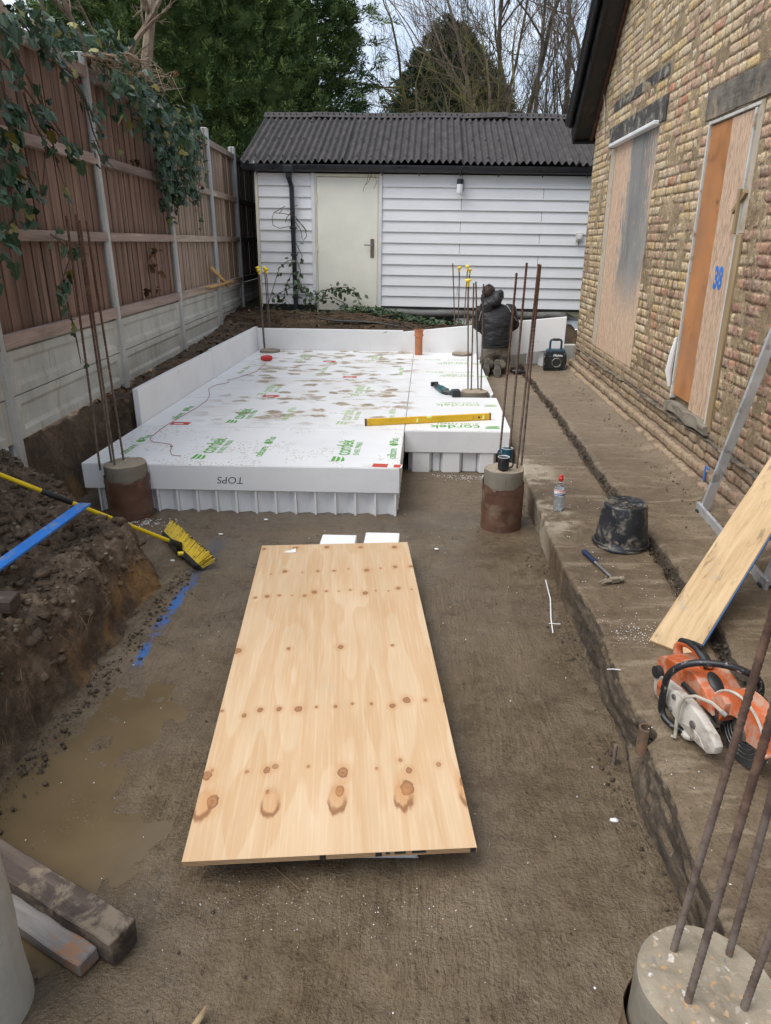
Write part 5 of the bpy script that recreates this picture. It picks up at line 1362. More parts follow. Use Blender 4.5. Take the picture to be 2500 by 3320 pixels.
# ------------------------------------------------------------------ foam panels
T = 0.379; BT = 0.185
def logo(panel, org, u, v, big=True, s=1.0, ink='green_print'):
    """printed maker's mark: u reading direction, v letter-up, origin at text start"""
    u, v = Vector(u), Vector(v); w = u.cross(v); o = Vector(org)
    F = lambda du, dv: frame(u, v, w, o + u * du + v * dv)
    if big:
        mb = MB()
        for k in range(3):
            mb.prism([(-0.13 * s, 0.062 * s - k * 0.03 * s), (-0.02 * s, 0.045 * s - k * 0.028 * s + 0.012 * s), (-0.025 * s - 0.02 * k * s, 0.026 * s - k * 0.026 * s + 0.012 * s), (-0.11 * s, 0.042 * s - k * 0.03 * s)], 0, 0.0004, F(0, -0.01))
        mb.build('printed_mark', M[ink], panel)
        text_obj('printed_mark', 'cordek', 0.145 * s, M[ink], F(0.01, 0), panel, align='LEFT', xs=0.85, weight=0.002)
        text_obj('printed_mark', '01403 799601', 0.055 * s, M[ink], F(0.02, -0.085 * s), panel, align='LEFT', xs=0.95)
    else:
        text_obj('printed_mark', 'cellcore', 0.085 * s, M[ink], F(0, 0), panel, align='LEFT', xs=0.88, weight=0.001)
        text_obj('printed_mark', 'Plus', 0.085 * s, M[ink], F(0.385 * s, 0), panel, align='LEFT', xs=0.9, weight=0.001)
        mb = MB(); mb.prism([(0.345 * s + 0.033 * s * math.cos(a), 0.033 * s * math.sin(a)) for a in [i * math.pi / 4 for i in range(8)]], 0, 0.0004, F(0, 0)); mb.build('printed_mark', M[ink], panel)
def foam_panel(x0, x1, y0, y1, label, ribs_front=False, ribs_side=False, z0=BT, ribs='fold'):
    t = thing('foam_insulation', label, 'foam panel', ((x0 + x1) / 2, (y0 + y1) / 2, 0), group=None)
    mb = MB(); mb.bb((x0, y0, z0), (x1, y1, T - 0.002)); mb.build('slab', M['foam'], t, bevel=0.004)
    mb = MB(); mb.bb((x0 + 0.003, y0 + 0.003, T - 0.004), (x1 - 0.003, y1 - 0.003, T)); mb.build('top_film', M['foam_top'], t)
    return t
XL, XM, XR = -2.515, -0.166, 0.757
ya, yb = 4.86, 5.985
seamB = PZ(591, 1288, T).y; 
panels = []
fp = foam_panel(XL, XM, ya, yb, 'white foam panel with TOPS written on its front edge')
# ribbed underside along the front: thin ribs with folded webs between
def rib_run(parent, x0, x1, n, y, dep=0.05):
    st = (x1 - x0) / n
    mb = MB()
    mb.bb((x0 - 0.02, y + 0.10, 0.003), (x1, y + 0.14, BT - 0.003)); mb.build('web_back', M['foam'], parent)
    for i in range(n + 1):
        x = x0 + i * st
        mb = MB(); mb.bb((x - 0.008, y, 0.001), (x + 0.008, y + 0.10, BT - 0.001)); mb.build('rib', M['foam'], parent, bevel=0.002)
        if i < n:
            mb = MB()
            a, b, c_ = x + 0.0085, x + st * 0.62, x + st - 0.0085
            mb.add([(a, y + 0.025, 0.002), (b, y + 0.055, 0.002), (c_, y + 0.02, 0.002), (c_, y + 0.09, 0.002), (a, y + 0.09, 0.002)] + [(a, y + 0.025, BT - 0.002), (b, y + 0.055, BT - 0.002), (c_, y + 0.02, BT - 0.002), (c_, y + 0.09, BT - 0.002), (a, y + 0.09, BT - 0.002)],
                   [(0, 1, 6, 5), (1, 2, 7, 6), (2, 3, 8, 7), (3, 4, 9, 8), (4, 0, 5, 9), (5, 6, 7, 8, 9)])
            mb.build('web', M['foam'], parent)
rib_run(fp, XL + 0.10, XM - 0.03, 15, ya + 0.012)
def side_ribs(parent, x, y0, y1, n):
    for i in range(n + 1):
        y = y0 + (y1 - y0) * i / n
        mb = MB(); mb.bb((x - 0.07, y - 0.008, 0.001), (x, y + 0.008, BT - 0.001)); mb.build('rib', M['foam'], parent)
    mb = MB(); mb.bb((x - 0.10, y0, 0.002), (x - 0.045, y1, BT - 0.003)); mb.build('web_back', M['foam'], parent)
side_ribs(fp, XM - 0.012, ya + 0.16, yb - 0.02, 7)
text_obj('handwriting', 'TOPS', 0.075, M['dark_print'], frame((-1, 0, 0), (0, 0, -1), (0, -1, 0), (PY(748, 1556, ya).x, ya - 0.0006, PY(748, 1556, ya).z)), fp, 0.0004, xs=1.1, weight=-0.0004, shear=0.15)
for px, py, big in ((470, 1440, False), (640, 1490, True), (835, 1500, False), (1082, 1500, True), (1270, 1505, False)):
    q = PZ(px + (8 if big else 0), py - 28, T + 0.0005)
    q = Vector((PZ(px, py - 20, T).x + (0.06 if big else 0.0), ya + (0.30 if big else 0.24), T + 0.0008))
    logo(fp, q, (0, 1, 0), (-1, 0, 0), big, 1.25 if big else 1.15)
lb = PZ(1250, 1512, T)
mb = MB(); mb.box((lb.x - 0.03, ya + 0.055, T + 0.0012), (0.30, 0.085, 0.0015), Matrix.Rotation(-0.08, 3, 'Z')); mb.build('printed_label', M['paper'], fp)
mb = MB(); mb.box((lb.x - 0.04, ya + 0.056, T + 0.0024), (0.11, 0.084, 0.0005), Matrix.Rotation(-0.08, 3, 'Z')); mb.box((lb.x + 0.085, ya + 0.046, T + 0.0024), (0.05, 0.07, 0.0005), Matrix.Rotation(-0.08, 3, 'Z')); mb.build('printed_label', M['red_print'], fp)
# the rows behind
rows = [yb, seamB, seamB + 1.17, seamB + 2.34, 10.72]
labs = ['muddy white foam panel next behind the one with TOPS written on its edge',
        'muddy white foam panel in the middle of the left row',
        'muddy white foam panel, third behind the one with TOPS on its edge',
        'muddy white foam panel against the back upstand, next to the left pile stub']
for i in range(4):
    y0, y1 = rows[i] + 0.003, rows[i + 1] - 0.003
    if y1 - y0 < 0.2: continue
    pn = foam_panel(XL, XM, y0, y1, labs[i]); panels.append(pn)
    for k, big in enumerate((False, True, False, True, False)):
        if i > 0 and (k + i) % 2: continue
        x = [-2.30, -1.72, -1.28, -0.72, -0.30][k]
        logo(pn, (x, y0 + (0.30 if big else 0.26), T + 0.0008), (0, 1, 0), (-1, 0, 0), big, 1.2 if big else 1.1, 'green_print' if i == 0 and k < 2 else 'green_faded')
    xq = [-2.18, -1.62, -0.9, -1.3][i]
    mb = MB(); mb.bb((xq - 0.085, y0 + 0.06, T + 0.0004), (xq + 0.085, y0 + 0.16, T + 0.0012)); mb.build('printed_label', M['red_print'], pn)
    mb = MB(); mb.bb((xq - 0.05, y0 + 0.085, T + 0.0013), (xq + 0.03, y0 + 0.11, T + 0.0018)); mb.build('printed_label', M['white_print'], pn)
# right-hand row (turned round): front panel with wide ribs, notch for the pile, two behind
yf = 5.955; s1 = 7.42
s2 = PZ(1331, 1235, T).y
rp = foam_panel(XM + 0.005, XR, yf, PZ(1612, 1290, T).y, 'clean white foam panel under the end of the yellow spirit level')
rb = PZ(1612, 1290, T).y
wr = [(-0.10, 0.06, 0.04), (0.0, 0.16, 0.0), (0.06, 0.16, 0.0), (0.20, 0.12, 0.05), (0.30, 0.17, 0.0), (0.44, 0.12, 0.045), (0.55, 0.13, 0.01)]
mb = MB(); mb.bb((XM + 0.05, yf + 0.09, 0.003), (XR - 0.14, yf + 0.13, BT - 0.003)); mb.build('web_back', M['foam'], rp)
xs = [PY(px, 1500, yf).x for px in (1338, 1392, 1437, 1490, 1556, 1600)]
for i, (a, b) in enumerate(((xs[0], xs[1]), (xs[2], xs[3]), (xs[4], xs[5]))):
    mb = MB(); mb.prism([(a, 0.012), (b, 0.012), (b + 0.03, 0.09), (a - 0.03, 0.09)], 0.001, BT - 0.001, frame((1, 0, 0), (0, 1, 0), (0, 0, 1), (0, yf, 0))); mb.build('rib', M['foam'], rp, bevel=0.003)
for a, b in ((XM + 0.04, xs[0] - 0.03), (xs[1] + 0.03, xs[2] - 0.03), (xs[3] + 0.03, xs[4] - 0.03)):
    mb = MB(); mb.bb((a + 0.001, yf + 0.055, 0.002), (b - 0.001, yf + 0.089, BT - 0.002)); mb.build('web', M['foam'], rp)
def rlogo(pn, x, y, big, s=1.0): logo(pn, (x, y, T + 0.0008), (-1, 0, 0), (0, -1, 0), big, s, 'green_print' if y < 6.6 else 'green_faded')
rlogo(rp, PZ(1560, 1378, T).x, yf + 0.16, True, 1.25); rlogo(rp, PZ(1570, 1340, T).x, yf + 0.47, False, 1.35); rlogo(rp, PZ(1555, 1298, T).x, yf + 1.05, True, 1.25)
# middle right panel: narrower where it passes pile C
rm = thing('foam_insulation', 'white foam panel with a bite cut round a pile, saw lying on it', 'foam panel', (0.3, 8, 0))
pc = PZ(1541, 1283, T); pc = Vector((pc.x, pc.y + 0.13, 0))
R_ = 0.165
poly = [(XM + 0.005, rb + 0.003), (pc.x - R_ - 0.005, rb + 0.003)]
poly += [(pc.x + R_ * math.cos(a), pc.y + R_ * math.sin(a)) for a in [math.pi + 0.25 - i * (math.pi + 0.5) / 12 for i in range(13)] if pc.y + R_ * math.sin(a) > rb + 0.004]
poly += [(pc.x + R_ + 0.005, rb + 0.09), (XR - 0.015, rb + 0.22), (XR - 0.015, s2 - 0.003), (XM + 0.005, s2 - 0.003)]
mb = MB(); mb.prism(poly, BT, T, Matrix.Identity(4)); mb.build('slab', M['foam_top'], rm)
mb = MB(); mb.bb((XM + 0.05, rb + 0.3, 0.002), (XR - 0.1, s2 - 0.02, BT - 0.001)); mb.build('rib', M['foam'], rm)
rf = foam_panel(XM + 0.005, XR - 0.012, s2 + 0.003, 10.70, 'sand-dusted white foam panel with upside-down print round the orange pipe')
rlogo(rf, 0.62, s2 + 0.35, True, 1.2); rlogo(rf, 0.62, s2 + 0.62, False, 1.2); rlogo(rf, 0.6, s2 + 1.3, True, 1.2); rlogo(rf, 0.6, s2 + 1.6, False, 1.2)
for pn, a, b in ((panels[0], XL, XM), (rf, XM, XR)):
    mb = MB(); mb.bb((a + 0.1, (rows[0] if pn is not rf else s2) + 0.05, 0.002), (b - 0.1, (rows[1] if pn is not rf else 10.6) - 0.05, BT - 0.001)); mb.build('rib', M['foam'], pn)
for i, pn in enumerate(panels[1:]):
    mb = MB(); mb.bb((XL + 0.1, rows[i + 1] + 0.05, 0.002), (XM - 0.1, rows[i + 2] - 0.05, BT - 0.001)); mb.build('rib', M['foam'], pn)
# upstands
def upstand(label, poly, y0=None, M_=None, h0=0, h1=0, bev=0.003):
    mb = MB(); mb.prism(poly, h0, h1, M_ or Matrix.Identity(4)); o = mb.build('foam_upstand', M['foam'], None, bevel=bev)
    return tag(o, label, 'foam board')
yj = PZ(684, 1225, T).y
yu = PZ(456, 1374, T).y
YZ = frame((0, 1, 0), (0, 0, 1), (1, 0, 0))
upstand('white foam upstand board standing along the left side, chipped top edge, nearer the broom', [(yu, 0.10), (yj - 0.002, 0.10), (yj - 0.002, 0.700), (yu + 0.8, 0.697), (yu, 0.690)], M_=YZ, h0=XL - 0.055, h1=XL - 0.004)
upstand('white foam upstand board along the left side running into the back corner', [(yj + 0.002, 0.10), (10.78, 0.10), (10.78, 0.715), (yj + 0.002, 0.712)], M_=YZ, h0=XL - 0.053, h1=XL - 0.002)
XZ = frame((1, 0, 0), (0, 0, 1), (0, -1, 0))
xc = PY(1307, 1100, 10.72).x
upstand('white foam upstand board along the back under the shed door', [(XL + 0.001, 0.10), (xc, 0.10), (xc, PY(1304, 1072, 10.72).z), (XL + 0.001, PY(828, 1064, 10.72).z)], M_=XZ, h0=-10.775, h1=-10.724)
p0 = PY(1306, 1075, 10.70); p1 = PY(1835, 1026, 10.25); p2 = PY(1828, 1127, 10.25)
dv = Vector((p1.x - p0.x, p1.y - p0.y, 0)); Ld = dv.length; dv.normalize()
upstand('large white foam board standing askew behind the kneeling person', [(0, 0.10), (Ld, p2.z), (Ld + 0.005, p1.z), (0.0, p0.z)], M_=frame(dv, (0, 0, 1), (dv.y, -dv.x, 0), (p0.x + 0.01, p0.y, 0)), h0=0, h1=0.05)
# ------------------------------------------------------------------ piles with starter bars
def rebar_mesh(p0, p1, r=0.0068):
    """deformed bar: thin tube with slanted ribs"""
    p0, p1 = Vector(p0), Vector(p1); L = (p1 - p0).length; n = max(2, int(L / (0.0062 if p0.y < 1.5 else 0.012))); d = (p1 - p0) / n
    mb = MB(); pts = []; rs = []
    for i in range(n + 1):
        pts.append(p0 + d * i); rs.append(r * (1.10 if i % 2 else 0.94))
    mb.tube(pts, rs, 7); return mb.mesh('rebar', smooth=60)
def cap_on(parent, p):
    mb = MB(); mb.lathe([(0.013, -0.055), (0.015, -0.012), (0.022, -0.006), (0.034, 0.0), (0.033, 0.010), (0.022, 0.020), (0.008, 0.024)], 14, Matrix.Translation(p)); mb.build('safety_cap', M['cap_yellow'], parent, smooth=40)
def pile(label, cx, cy, r, ztop, bars, group=None, zcas=None, zbase=0.0, seed=0, caps=(), rr=0.0078, sleeve=True):
    t = thing('concrete_pile', label, 'pile', (cx, cy, zbase), group=group)
    rg = np.random.default_rng(seed)
    n = 40
    zc = zcas if zcas is not None else zbase
    ang = np.linspace(0, 2 * math.pi, n + 1)
    def rad(A, Z, k): return r * (1 + k * fbm(np.cos(A) * 2 + Z * 3, np.sin(A) * 2 + Z * 5, s=seed + 3, o=3))
    tz = 0.010 * fbm(np.cos(ang) * 2, np.sin(ang) * 2, s=seed)
    zs = np.array(list(np.linspace(zbase - 0.05, ztop - 0.012, 12)) + [ztop])
    A, Z = np.meshgrid(ang, zs, indexing='ij')
    sm_ = M['pile_side'] if sleeve else M['concrete']
    Rr = rad(A, Z, 0.035) * np.where(Z >= ztop, 0.98, 1.0)
    grid_obj('shaft', np.stack([cx + Rr * np.cos(A), cy + Rr * np.sin(A), Z + np.where(Z >= ztop - 0.013, tz[:, None], 0)], -1), sm_, t)
    # rough cut top
    A, Q = np.meshgrid(ang, np.linspace(0.0, 1.0, 14), indexing='ij')
    Rr = rad(A, A * 0 + ztop, 0.035) * 0.98
    X = cx + Rr * Q * np.cos(A); Y = cy + Rr * Q * np.sin(A)
    Z = ztop + tz[:, None] * Q + (0.010 * fbm(X * 22, Y * 22, s=seed + 5, o=3) + 0.006 * fbm(X * 70, Y * 70, s=seed + 6, o=2)) * (Q < 0.96)
    grid_obj('cut_top', np.stack([X, Y, Z], -1), M['pile'], t)
    if zcas and sleeve:
        A, Z = np.meshgrid(ang, np.linspace(zbase - 0.03, zcas, 30), indexing='ij')
        Rr = rad(A, Z, 0.02) * 1.02 + 0.006 + 0.0016 * (np.abs((Z * 9 + 0.05 * np.sin(A)) % 1 - 0.5) < 0.07) + 0.004 * fbm(np.cos(A) * 5 + Z * 9, np.sin(A) * 5, Z * 14, s=seed + 8, o=3)
        grid_obj('casing', np.stack([cx + Rr * np.cos(A), cy + Rr * np.sin(A), Z + np.where(Z > zcas - 0.01, 0.014 * np.sin(A * 2 + seed) + 0.006 * np.sin(A * 7), 0)], -1), M['casing'], t)
    for i, (b0, b1) in enumerate(bars):
        rb_ = link('rebar', rebar_mesh(b0, b1, rr), M['rust'], t)
        if i in caps: cap_on(rb_, Vector(b1) + Vector((0, 0, 0.012)))
    return t
def bar(bx, by, tx, ty, z0, c, lean=None):
    """bar from its foot pixel on the pile top to its top pixel, standing over the same spot"""
    f = PZ(bx, by, z0); f.z -= 0.05
    h = PY(tx, ty, f.y); return f, h
# A: front left
zA = 0.405; cA = Vector((-2.155, 4.80, 0))
bA = [bar(a, b, c_, d, zA, 0) for a, b, c_, d in ((322, 1503, 215, 700), (362, 1500, 246, 695), (372, 1507, 258, 715), (401, 1490, 280, 718))]
bA = [(f, Vector((h.x, h.y, h.z))) for f, h in bA]
pile('thick mud-brown sleeved pile stub with four tall rusty bars, beside the broom', cA.x, cA.y, 0.150, zA, bA, 'pile stubs with starter bars', 0.31, seed=1)
# B: front right, carrying two mugs
zB = 0.435; cB = Vector((0.565, 4.73, 0))
bB = [bar(a, b, c_, d, zB, 0) for a, b, c_, d in ((1619, 1480, 1675, 885), (1648, 1495, 1708, 852), (1675, 1517, 1747, 856), (1690, 1508, 1752, 858))]
pile('red-brown sleeved pile stub carrying two mugs, four rusty bars', cB.x, cB.y, 0.135, zB, bB, 'pile stubs with starter bars', 0.325, seed=2)
# C, D, E inside the foam
zC = 0.405
bC = [bar(a, b, c_, d, zC, 0) for a, b, c_, d in ((1518, 1258, 1518, 915), (1528, 1265, 1536, 918), (1551, 1262, 1543, 913), (1560, 1265, 1568, 921))]
pile('pale pile head poking through the foam beside the cordless saw, four bars', pc.x, pc.y, 0.145, zC, bC, 'pile stubs with starter bars', seed=3, caps=(0,))
cD = PZ(1498, 1150, 0.39)
bD = [bar(a, b, c_, d, 0.39, 0) for a, b, c_, d in ((1478, 1140, 1468, 854), (1484, 1137, 1490, 872), (1498, 1142, 1516, 868), (1507, 1140, 1523, 880))]
pile('pale pile head in the foam between the orange pipe and the kneeling person', cD.x, cD.y + 0.05, 0.145, 0.41, bD, 'pile stubs with starter bars', seed=4, caps=(1, 2, 3))
cE = PZ(873, 1140, 0.39)
bE = [bar(a, b, c_, d, 0.39, 0) for a, b, c_, d in ((857, 1132, 836, 872), (860, 1134, 840, 880), (876, 1128, 858, 872), (880, 1130, 864, 877))]
pile('pale pile head in the back left foam corner, four bars with yellow caps', cE.x, cE.y + 0.05, 0.15, 0.41, bE, 'pile stubs with starter bars', seed=5, caps=(0, 1, 2, 3))
# F: nearest, bottom right
zF = 0.60
cF = Vector((0.552, 0.952, 0))
def barF(bx, by, tx, ty, dy=0.0):
    f = PZ(bx, by, zF); f.z -= 0.05; h = PY(tx, ty, f.y + dy); return f, h
bF = [barF(2180, 3075, 2500, 2010), barF(2225, 3250, 2500, 2330), barF(2362, 3095, 2570, 2330), barF(2410, 3260, 2560, 2860)]
ext = []
for f, h in bF: ext.append((f, f + (h - f).normalized() * min(1.35, max((h - f).length, 0.9))))
pile('broad pale pile stub beside the broken ledge end, four bars rising out of view', cF.x, cF.y, 0.128, zF, ext, 'pile stubs with starter bars', 0.50, seed=6, rr=0.0070)
# G: bottom left, only its side in view
pile('plain grey concrete pile stub beside the two old timbers', -1.155, 1.215, 0.14, 0.62, [], 'pile stubs with starter bars', seed=7, sleeve=False)

# ------------------------------------------------------------------ plywood on foam blocks
zp = 0.112
c0, c1, c2, c3 = [PZ(x, y, zp) for x, y in ((588, 2795), (1540, 2748), (1331, 1748), (858, 1778))]
org = c0; ux = (c1 - c0).normalized(); uy = ((c3 - c0).normalized() + (c2 - c1).normalized()).normalized(); uy = (uy - ux * uy.dot(ux)).normalized()
pw, pl = ((c1 - c0).length + (c2 - c3).length) / 2, ((c3 - c0).length + (c2 - c1).length) / 2
ply = thing('plywood_sheet', 'large clean pine plywood sheet raised on foam blocks on the wet floor', 'plywood', org - Vector((0, 0, 0.018)), frame(ux, uy, Vector((0, 0, 1))).to_3x3().to_4x4(), local=True)
mb = MB(); mb.bb((0, 0, 0), (pw, pl, 0.0165)); core = mb.build('core_plies', M['ply_edge'], ply)
mb = MB(); mb.bb((0.0005, 0.0005, 0.0165), (pw - 0.0005, pl - 0.0005, 0.018)); mb.build('face_veneer', M['ply'], ply)
for a, b in ((0.425, 0.445), (0.60, 0.62), (0.632, 0.645), (0.66, 0.695), (0.715, 0.76), (0.90, 0.918)):
    mb = MB(); mb.bb((a, -0.0006, 0.001 if a in (0.425, 0.60, 0.90) else 0.008), (b, 0.0004, 0.0172)); mb.build('edge_stamp', M['dark_print'], ply)
def block(label, x0, x1, y0, y1, z1, rot=0.0):
    mb = MB(); mb.box((0, 0, z1 / 2), (x1 - x0, y1 - y0, z1)); o = mb.build('foam_block', M['foam'], None, bevel=0.004)
    o.location = ((x0 + x1) / 2, (y0 + y1) / 2, 0.0); o.rotation_euler.z = rot
    return tag(o, label, 'foam block')
zb_ = zp - 0.0175
q = PZ(1097, 1745, zb_); block('white foam block under the far plywood edge, nearer the broom', q.x - 0.11, q.x + 0.115, q.y - 0.30, q.y + 0.06, zb_)
q = PZ(1238, 1740, zb_); block('white foam block under the far plywood edge, nearer the mugs', q.x - 0.11, q.x + 0.115, q.y - 0.30, q.y + 0.07, zb_)
q0 = PZ(1135, 2790, 0.045); q1 = PZ(1345, 2790, 0.045)
block('white foam block propping the stamped edge of the plywood', q0.x, q1.x, q0.y + 0.055, q0.y + 0.40, zb_, 0.05)
q = PZ(938, 1790, zp)
mb = MB(); mb.add([(q.x - 0.035, q.y - 0.012, zp + 0.003), (q.x + 0.005, q.y - 0.02, zp + 0.005), (q.x + 0.045, q.y - 0.005, zp + 0.006), (q.x + 0.035, q.y + 0.03, zp + 0.014), (q.x + 0.0, q.y + 0.016, zp + 0.004), (q.x - 0.015, q.y + 0.02, zp + 0.004),
                  (q.x - 0.035, q.y - 0.012, zp + 0.001), (q.x + 0.005, q.y - 0.02, zp + 0.0005), (q.x + 0.045, q.y - 0.005, zp + 0.001), (q.x + 0.035, q.y + 0.03, zp + 0.010), (q.x, q.y + 0.016, zp + 0.0005), (q.x - 0.015, q.y + 0.02, zp + 0.001)],
                 [(0, 1, 2, 3, 4, 5), (11, 10, 9, 8, 7, 6), (0, 6, 7, 1), (1, 7, 8, 2), (2, 8, 9, 3), (3, 9, 10, 4), (4, 10, 11, 5), (5, 11, 6, 0)])
tag(mb.build('paper_scrap', M['paper'], None), 'torn scrap of white paper lying on the plywood', 'paper scrap')
# ------------------------------------------------------------------ small things on the foam
def one(mb, name, mat, label, cat, group=None, smooth=False, bevel=0, seg=1):
    return tag(mb.build(name, mat, None, smooth=smooth, bevel=bevel, seg=seg), label, cat, group)
def base_of(o_pts): return o_pts
# orange drain pipe
q = PZ(1357, 1152, T); r = 0.055
pp = thing('drain_pipe', 'upright terracotta orange plastic drain pipe with socket standing in the foam', 'pipe', (q.x, q.y, T))
zt = PY(1357, 1070, q.y).z
mb = MB(); mb.lathe([(r, 0.05), (r, zt - 0.10)], 24, Matrix.Translation((q.x, q.y + r, 0)), caps=False); mb.build('pipe_body', M['terracotta'], pp, smooth=True)
mb = MB(); z1 = zt - 0.10
mb.lathe([(r, z1), (r + 0.012, z1 + 0.012), (r + 0.012, z1 + 0.03), (r + 0.005, z1 + 0.034), (r + 0.005, zt - 0.022), (r + 0.012, zt - 0.018), (r + 0.012, zt), (r - 0.004, zt), (r - 0.004, z1 - 0.1)], 24, Matrix.Translation((q.x, q.y + r, 0)), caps=False); mb.build('pipe_socket', M['terracotta'], pp, smooth=35)
# string line and its reel
q = PZ(873, 1172, T)
sr = thing('string_reel', 'red builder\'s line wound on a reel, its string trailing over the foam', 'string line', (q.x, q.y, T))
mb = MB(); Mr = frame(Vector((1, 0.3, 0)).normalized(), Vector((0, 0, 1)), Vector((0.3, -1, 0)).normalized(), (q.x, q.y + 0.02, T + 0.042))
Mr = frame(Vector((0.3, -1, 0)).normalized(), Vector((0, 0, 1)), Vector((1, 0.3, 0)).normalized(), (q.x - 0.06, q.y + 0.02, T + 0.042))
mb.lathe([(0.012, -0.06), (0.022, -0.058), (0.030, -0.04), (0.040, 0.0), (0.040, 0.05), (0.032, 0.085), (0.02, 0.10), (0.01, 0.102)], 16, Mr); mb.build('reel', M['red'], sr, smooth=True)
path = [(862, 1178), (830, 1205), (800, 1215), (760, 1228), (738, 1232), (742, 1240), (700, 1248), (676, 1260), (680, 1280), (672, 1298), (640, 1320), (585, 1352), (540, 1378), (500, 1408), (486, 1422), (492, 1432), (540, 1438), (556, 1442), (552, 1448), (560, 1445), (552, 1460), (556, 1474), (570, 1477), (588, 1478)]
mb = MB(); mb.tube([tuple(PZ(x, y, T + 0.003)) for x, y in path], 0.0022, 5); mb.build('string', M['string'], sr)
# yellow spirit level standing on its edge
a, b = PZ(1184, 1382, T), PZ(1592, 1362, T)
dv = (b - a); LL = dv.length; dv.normalize()
lv = thing('spirit_level', 'long yellow spirit level standing on edge across the foam joint', 'spirit level', a, frame(dv, Vector((-dv.y, dv.x, 0)), Vector((0, 0, 1))).to_3x3().to_4x4(), local=True)
mb = MB(); mb.bb((0.015, 0, 0.001), (LL - 0.015, 0.026, 0.062)); mb.build('beam', M['yellow'], lv, bevel=0.003)
mb = MB(); mb.bb((0.03, -0.0015, 0.010), (LL - 0.03, 0.0, 0.052)); mb.build('beam_web', M['yellow'], lv)
for x in (0, LL - 0.0155):
    mb = MB(); mb.bb((x, -0.002, 0.0), (x + 0.0155, 0.028, 0.064)); mb.build('end_cap', M['clay'], lv, bevel=0.002)
for x in (LL * 0.405, LL * 0.935):
    mb = MB(); mb.cyl((x, -0.004, 0.031), (x, 0.0, 0.031), 0.024, n=18); o = mb.build('vial_ring', M['yellow'], lv, smooth=40)
    mb = MB(); mb.bb((x - 0.009, -0.0065, 0.013), (x + 0.009, -0.0042, 0.049)); mb.build('vial', M['vial'], o, bevel=0.001)
mb = MB(); mb.bb((LL * 0.5 - 0.025, -0.0035, 0.045), (LL * 0.5 + 0.025, 0.020, 0.0625)); mb.build('vial', M['vial'], lv, bevel=0.002)
mb = MB(); mb.cyl((LL * 0.90, -0.002, 0.031), (LL * 0.90, 0.0005, 0.031), 0.010, n=12); mb.build('hang_hole', M['dark_print'], lv)
# cordless reciprocating saw
def soft(mb, name, vox, mat, parent, it=6):
    me = evaluated(mb.mesh(name), [('REMESH', dict(mode='VOXEL', voxel_size=vox, use_smooth_shade=True)), ('SMOOTH', dict(factor=0.5, iterations=it))], name)
    return link(name, me, mat, parent)
q = PZ(1440, 1278, T)
rs = thing('reciprocating_saw', 'teal and black cordless reciprocating saw lying on the foam', 'power saw', (q.x, q.y, T), Matrix.Rotation(0.0, 4, 'Z'), local=True)
n0 = PZ(1412, 1250, T + 0.03) - Vector((q.x, q.y, T)); e0 = PZ(1478, 1276, T + 0.03) - Vector((q.x, q.y, T))
mb = MB(); mb.tube([n0 * 0.62 + Vector((0, 0, 0.012)), n0 * 0.3 + Vector((0, 0, 0.03)), Vector((0.0, 0.01, 0.035)), Vector((0.05, 0.0, 0.034))], [0.032, 0.040, 0.040, 0.028], 10); soft(mb, 'motor_body', 0.008, M['teal'], rs, 3)
mb = MB(); mb.tube([n0 * 1.02 + Vector((0, 0, 0.0)), n0 * 0.60 + Vector((0, 0, 0.016))], [0.026, 0.033], 10); mb.build('nose_boot', M['black_tool'], rs, smooth=40)
mb = MB(); d_ = Vector((n0.x, n0.y, 0)).normalized(); mb.box(n0 * 1.12 + Vector((0, 0, 0.005)), (0.03, 0.085, 0.05), frame(d_, Vector((-d_.y, d_.x, 0)), Vector((0, 0, 1))).to_3x3()); mb.build('shoe', M['black_tool'], rs, bevel=0.006)
mb = MB(); mb.tube([Vector((0.0, -0.02, 0.026)), Vector((0.03, -0.035, 0.028)), Vector((e0.x * 0.85, e0.y * 0.5 - 0.02, 0.028))], [0.026, 0.024, 0.022], 10); mb.build('grip', M['black_tool'], rs, smooth=40)
mb = MB(); mb.box((e0.x, e0.y - 0.005, 0.036), (0.085, 0.115, 0.070), Matrix.Rotation(0.12, 3, 'Z')); mb.build('battery', M['black_tool'], rs, bevel=0.008, seg=2)
mb = MB(); mb.box((e0.x - 0.03, e0.y - 0.005, 0.04), (0.035, 0.075, 0.066), Matrix.Rotation(0.12, 3, 'Z')); mb.build('battery_mount', M['teal'], rs, bevel=0.006)
# two mugs on the pile
def mug(label, px, py, z, r, h, mat, ang, fill):
    c = PZ(px, py, z); c.y += r
    t = thing('mug', label, 'mug', (c.x, c.y, z), local=True)
    mb = MB(); mb.lathe([(r * 0.78, 0.0), (r * 0.95, 0.006), (r, 0.02), (r, h - 0.003)], 26, caps=True); mb.build('body', mat, t, smooth=50)
    mb = MB(); mb.lathe([(r, h - 0.003), (r + 0.001, h), (r - 0.0015, h + 0.001), (r - 0.004, h - 0.002), (r - 0.0045, h - 0.03)], 26, caps=False); mb.build('rim', M['mug_rim'], t, smooth=60)
    mb = MB(); mb.lathe([(0.001, h - 0.0165), (r - 0.0042, h - 0.0165)], 26, caps=False); mb.build('drink', fill, t)
    mb = MB(); ca, sa = math.cos(ang), math.sin(ang)
    mb.tube([(ca * (r - 0.002 + 0.030 * math.sin(u)), sa * (r - 0.002 + 0.030 * math.sin(u)), h * 0.5 + h * 0.30 * math.cos(u)) for u in [math.pi * k / 9 for k in range(10)]], 0.0058, 8); mb.build('handle', mat, t, smooth=60)
    return t
mug('dark charcoal mug with pale rim in front of the other on the pile', 1633, 1528, 0.437, 0.039, 0.092, M['mug_dark'], -0.35, M['dregs'])
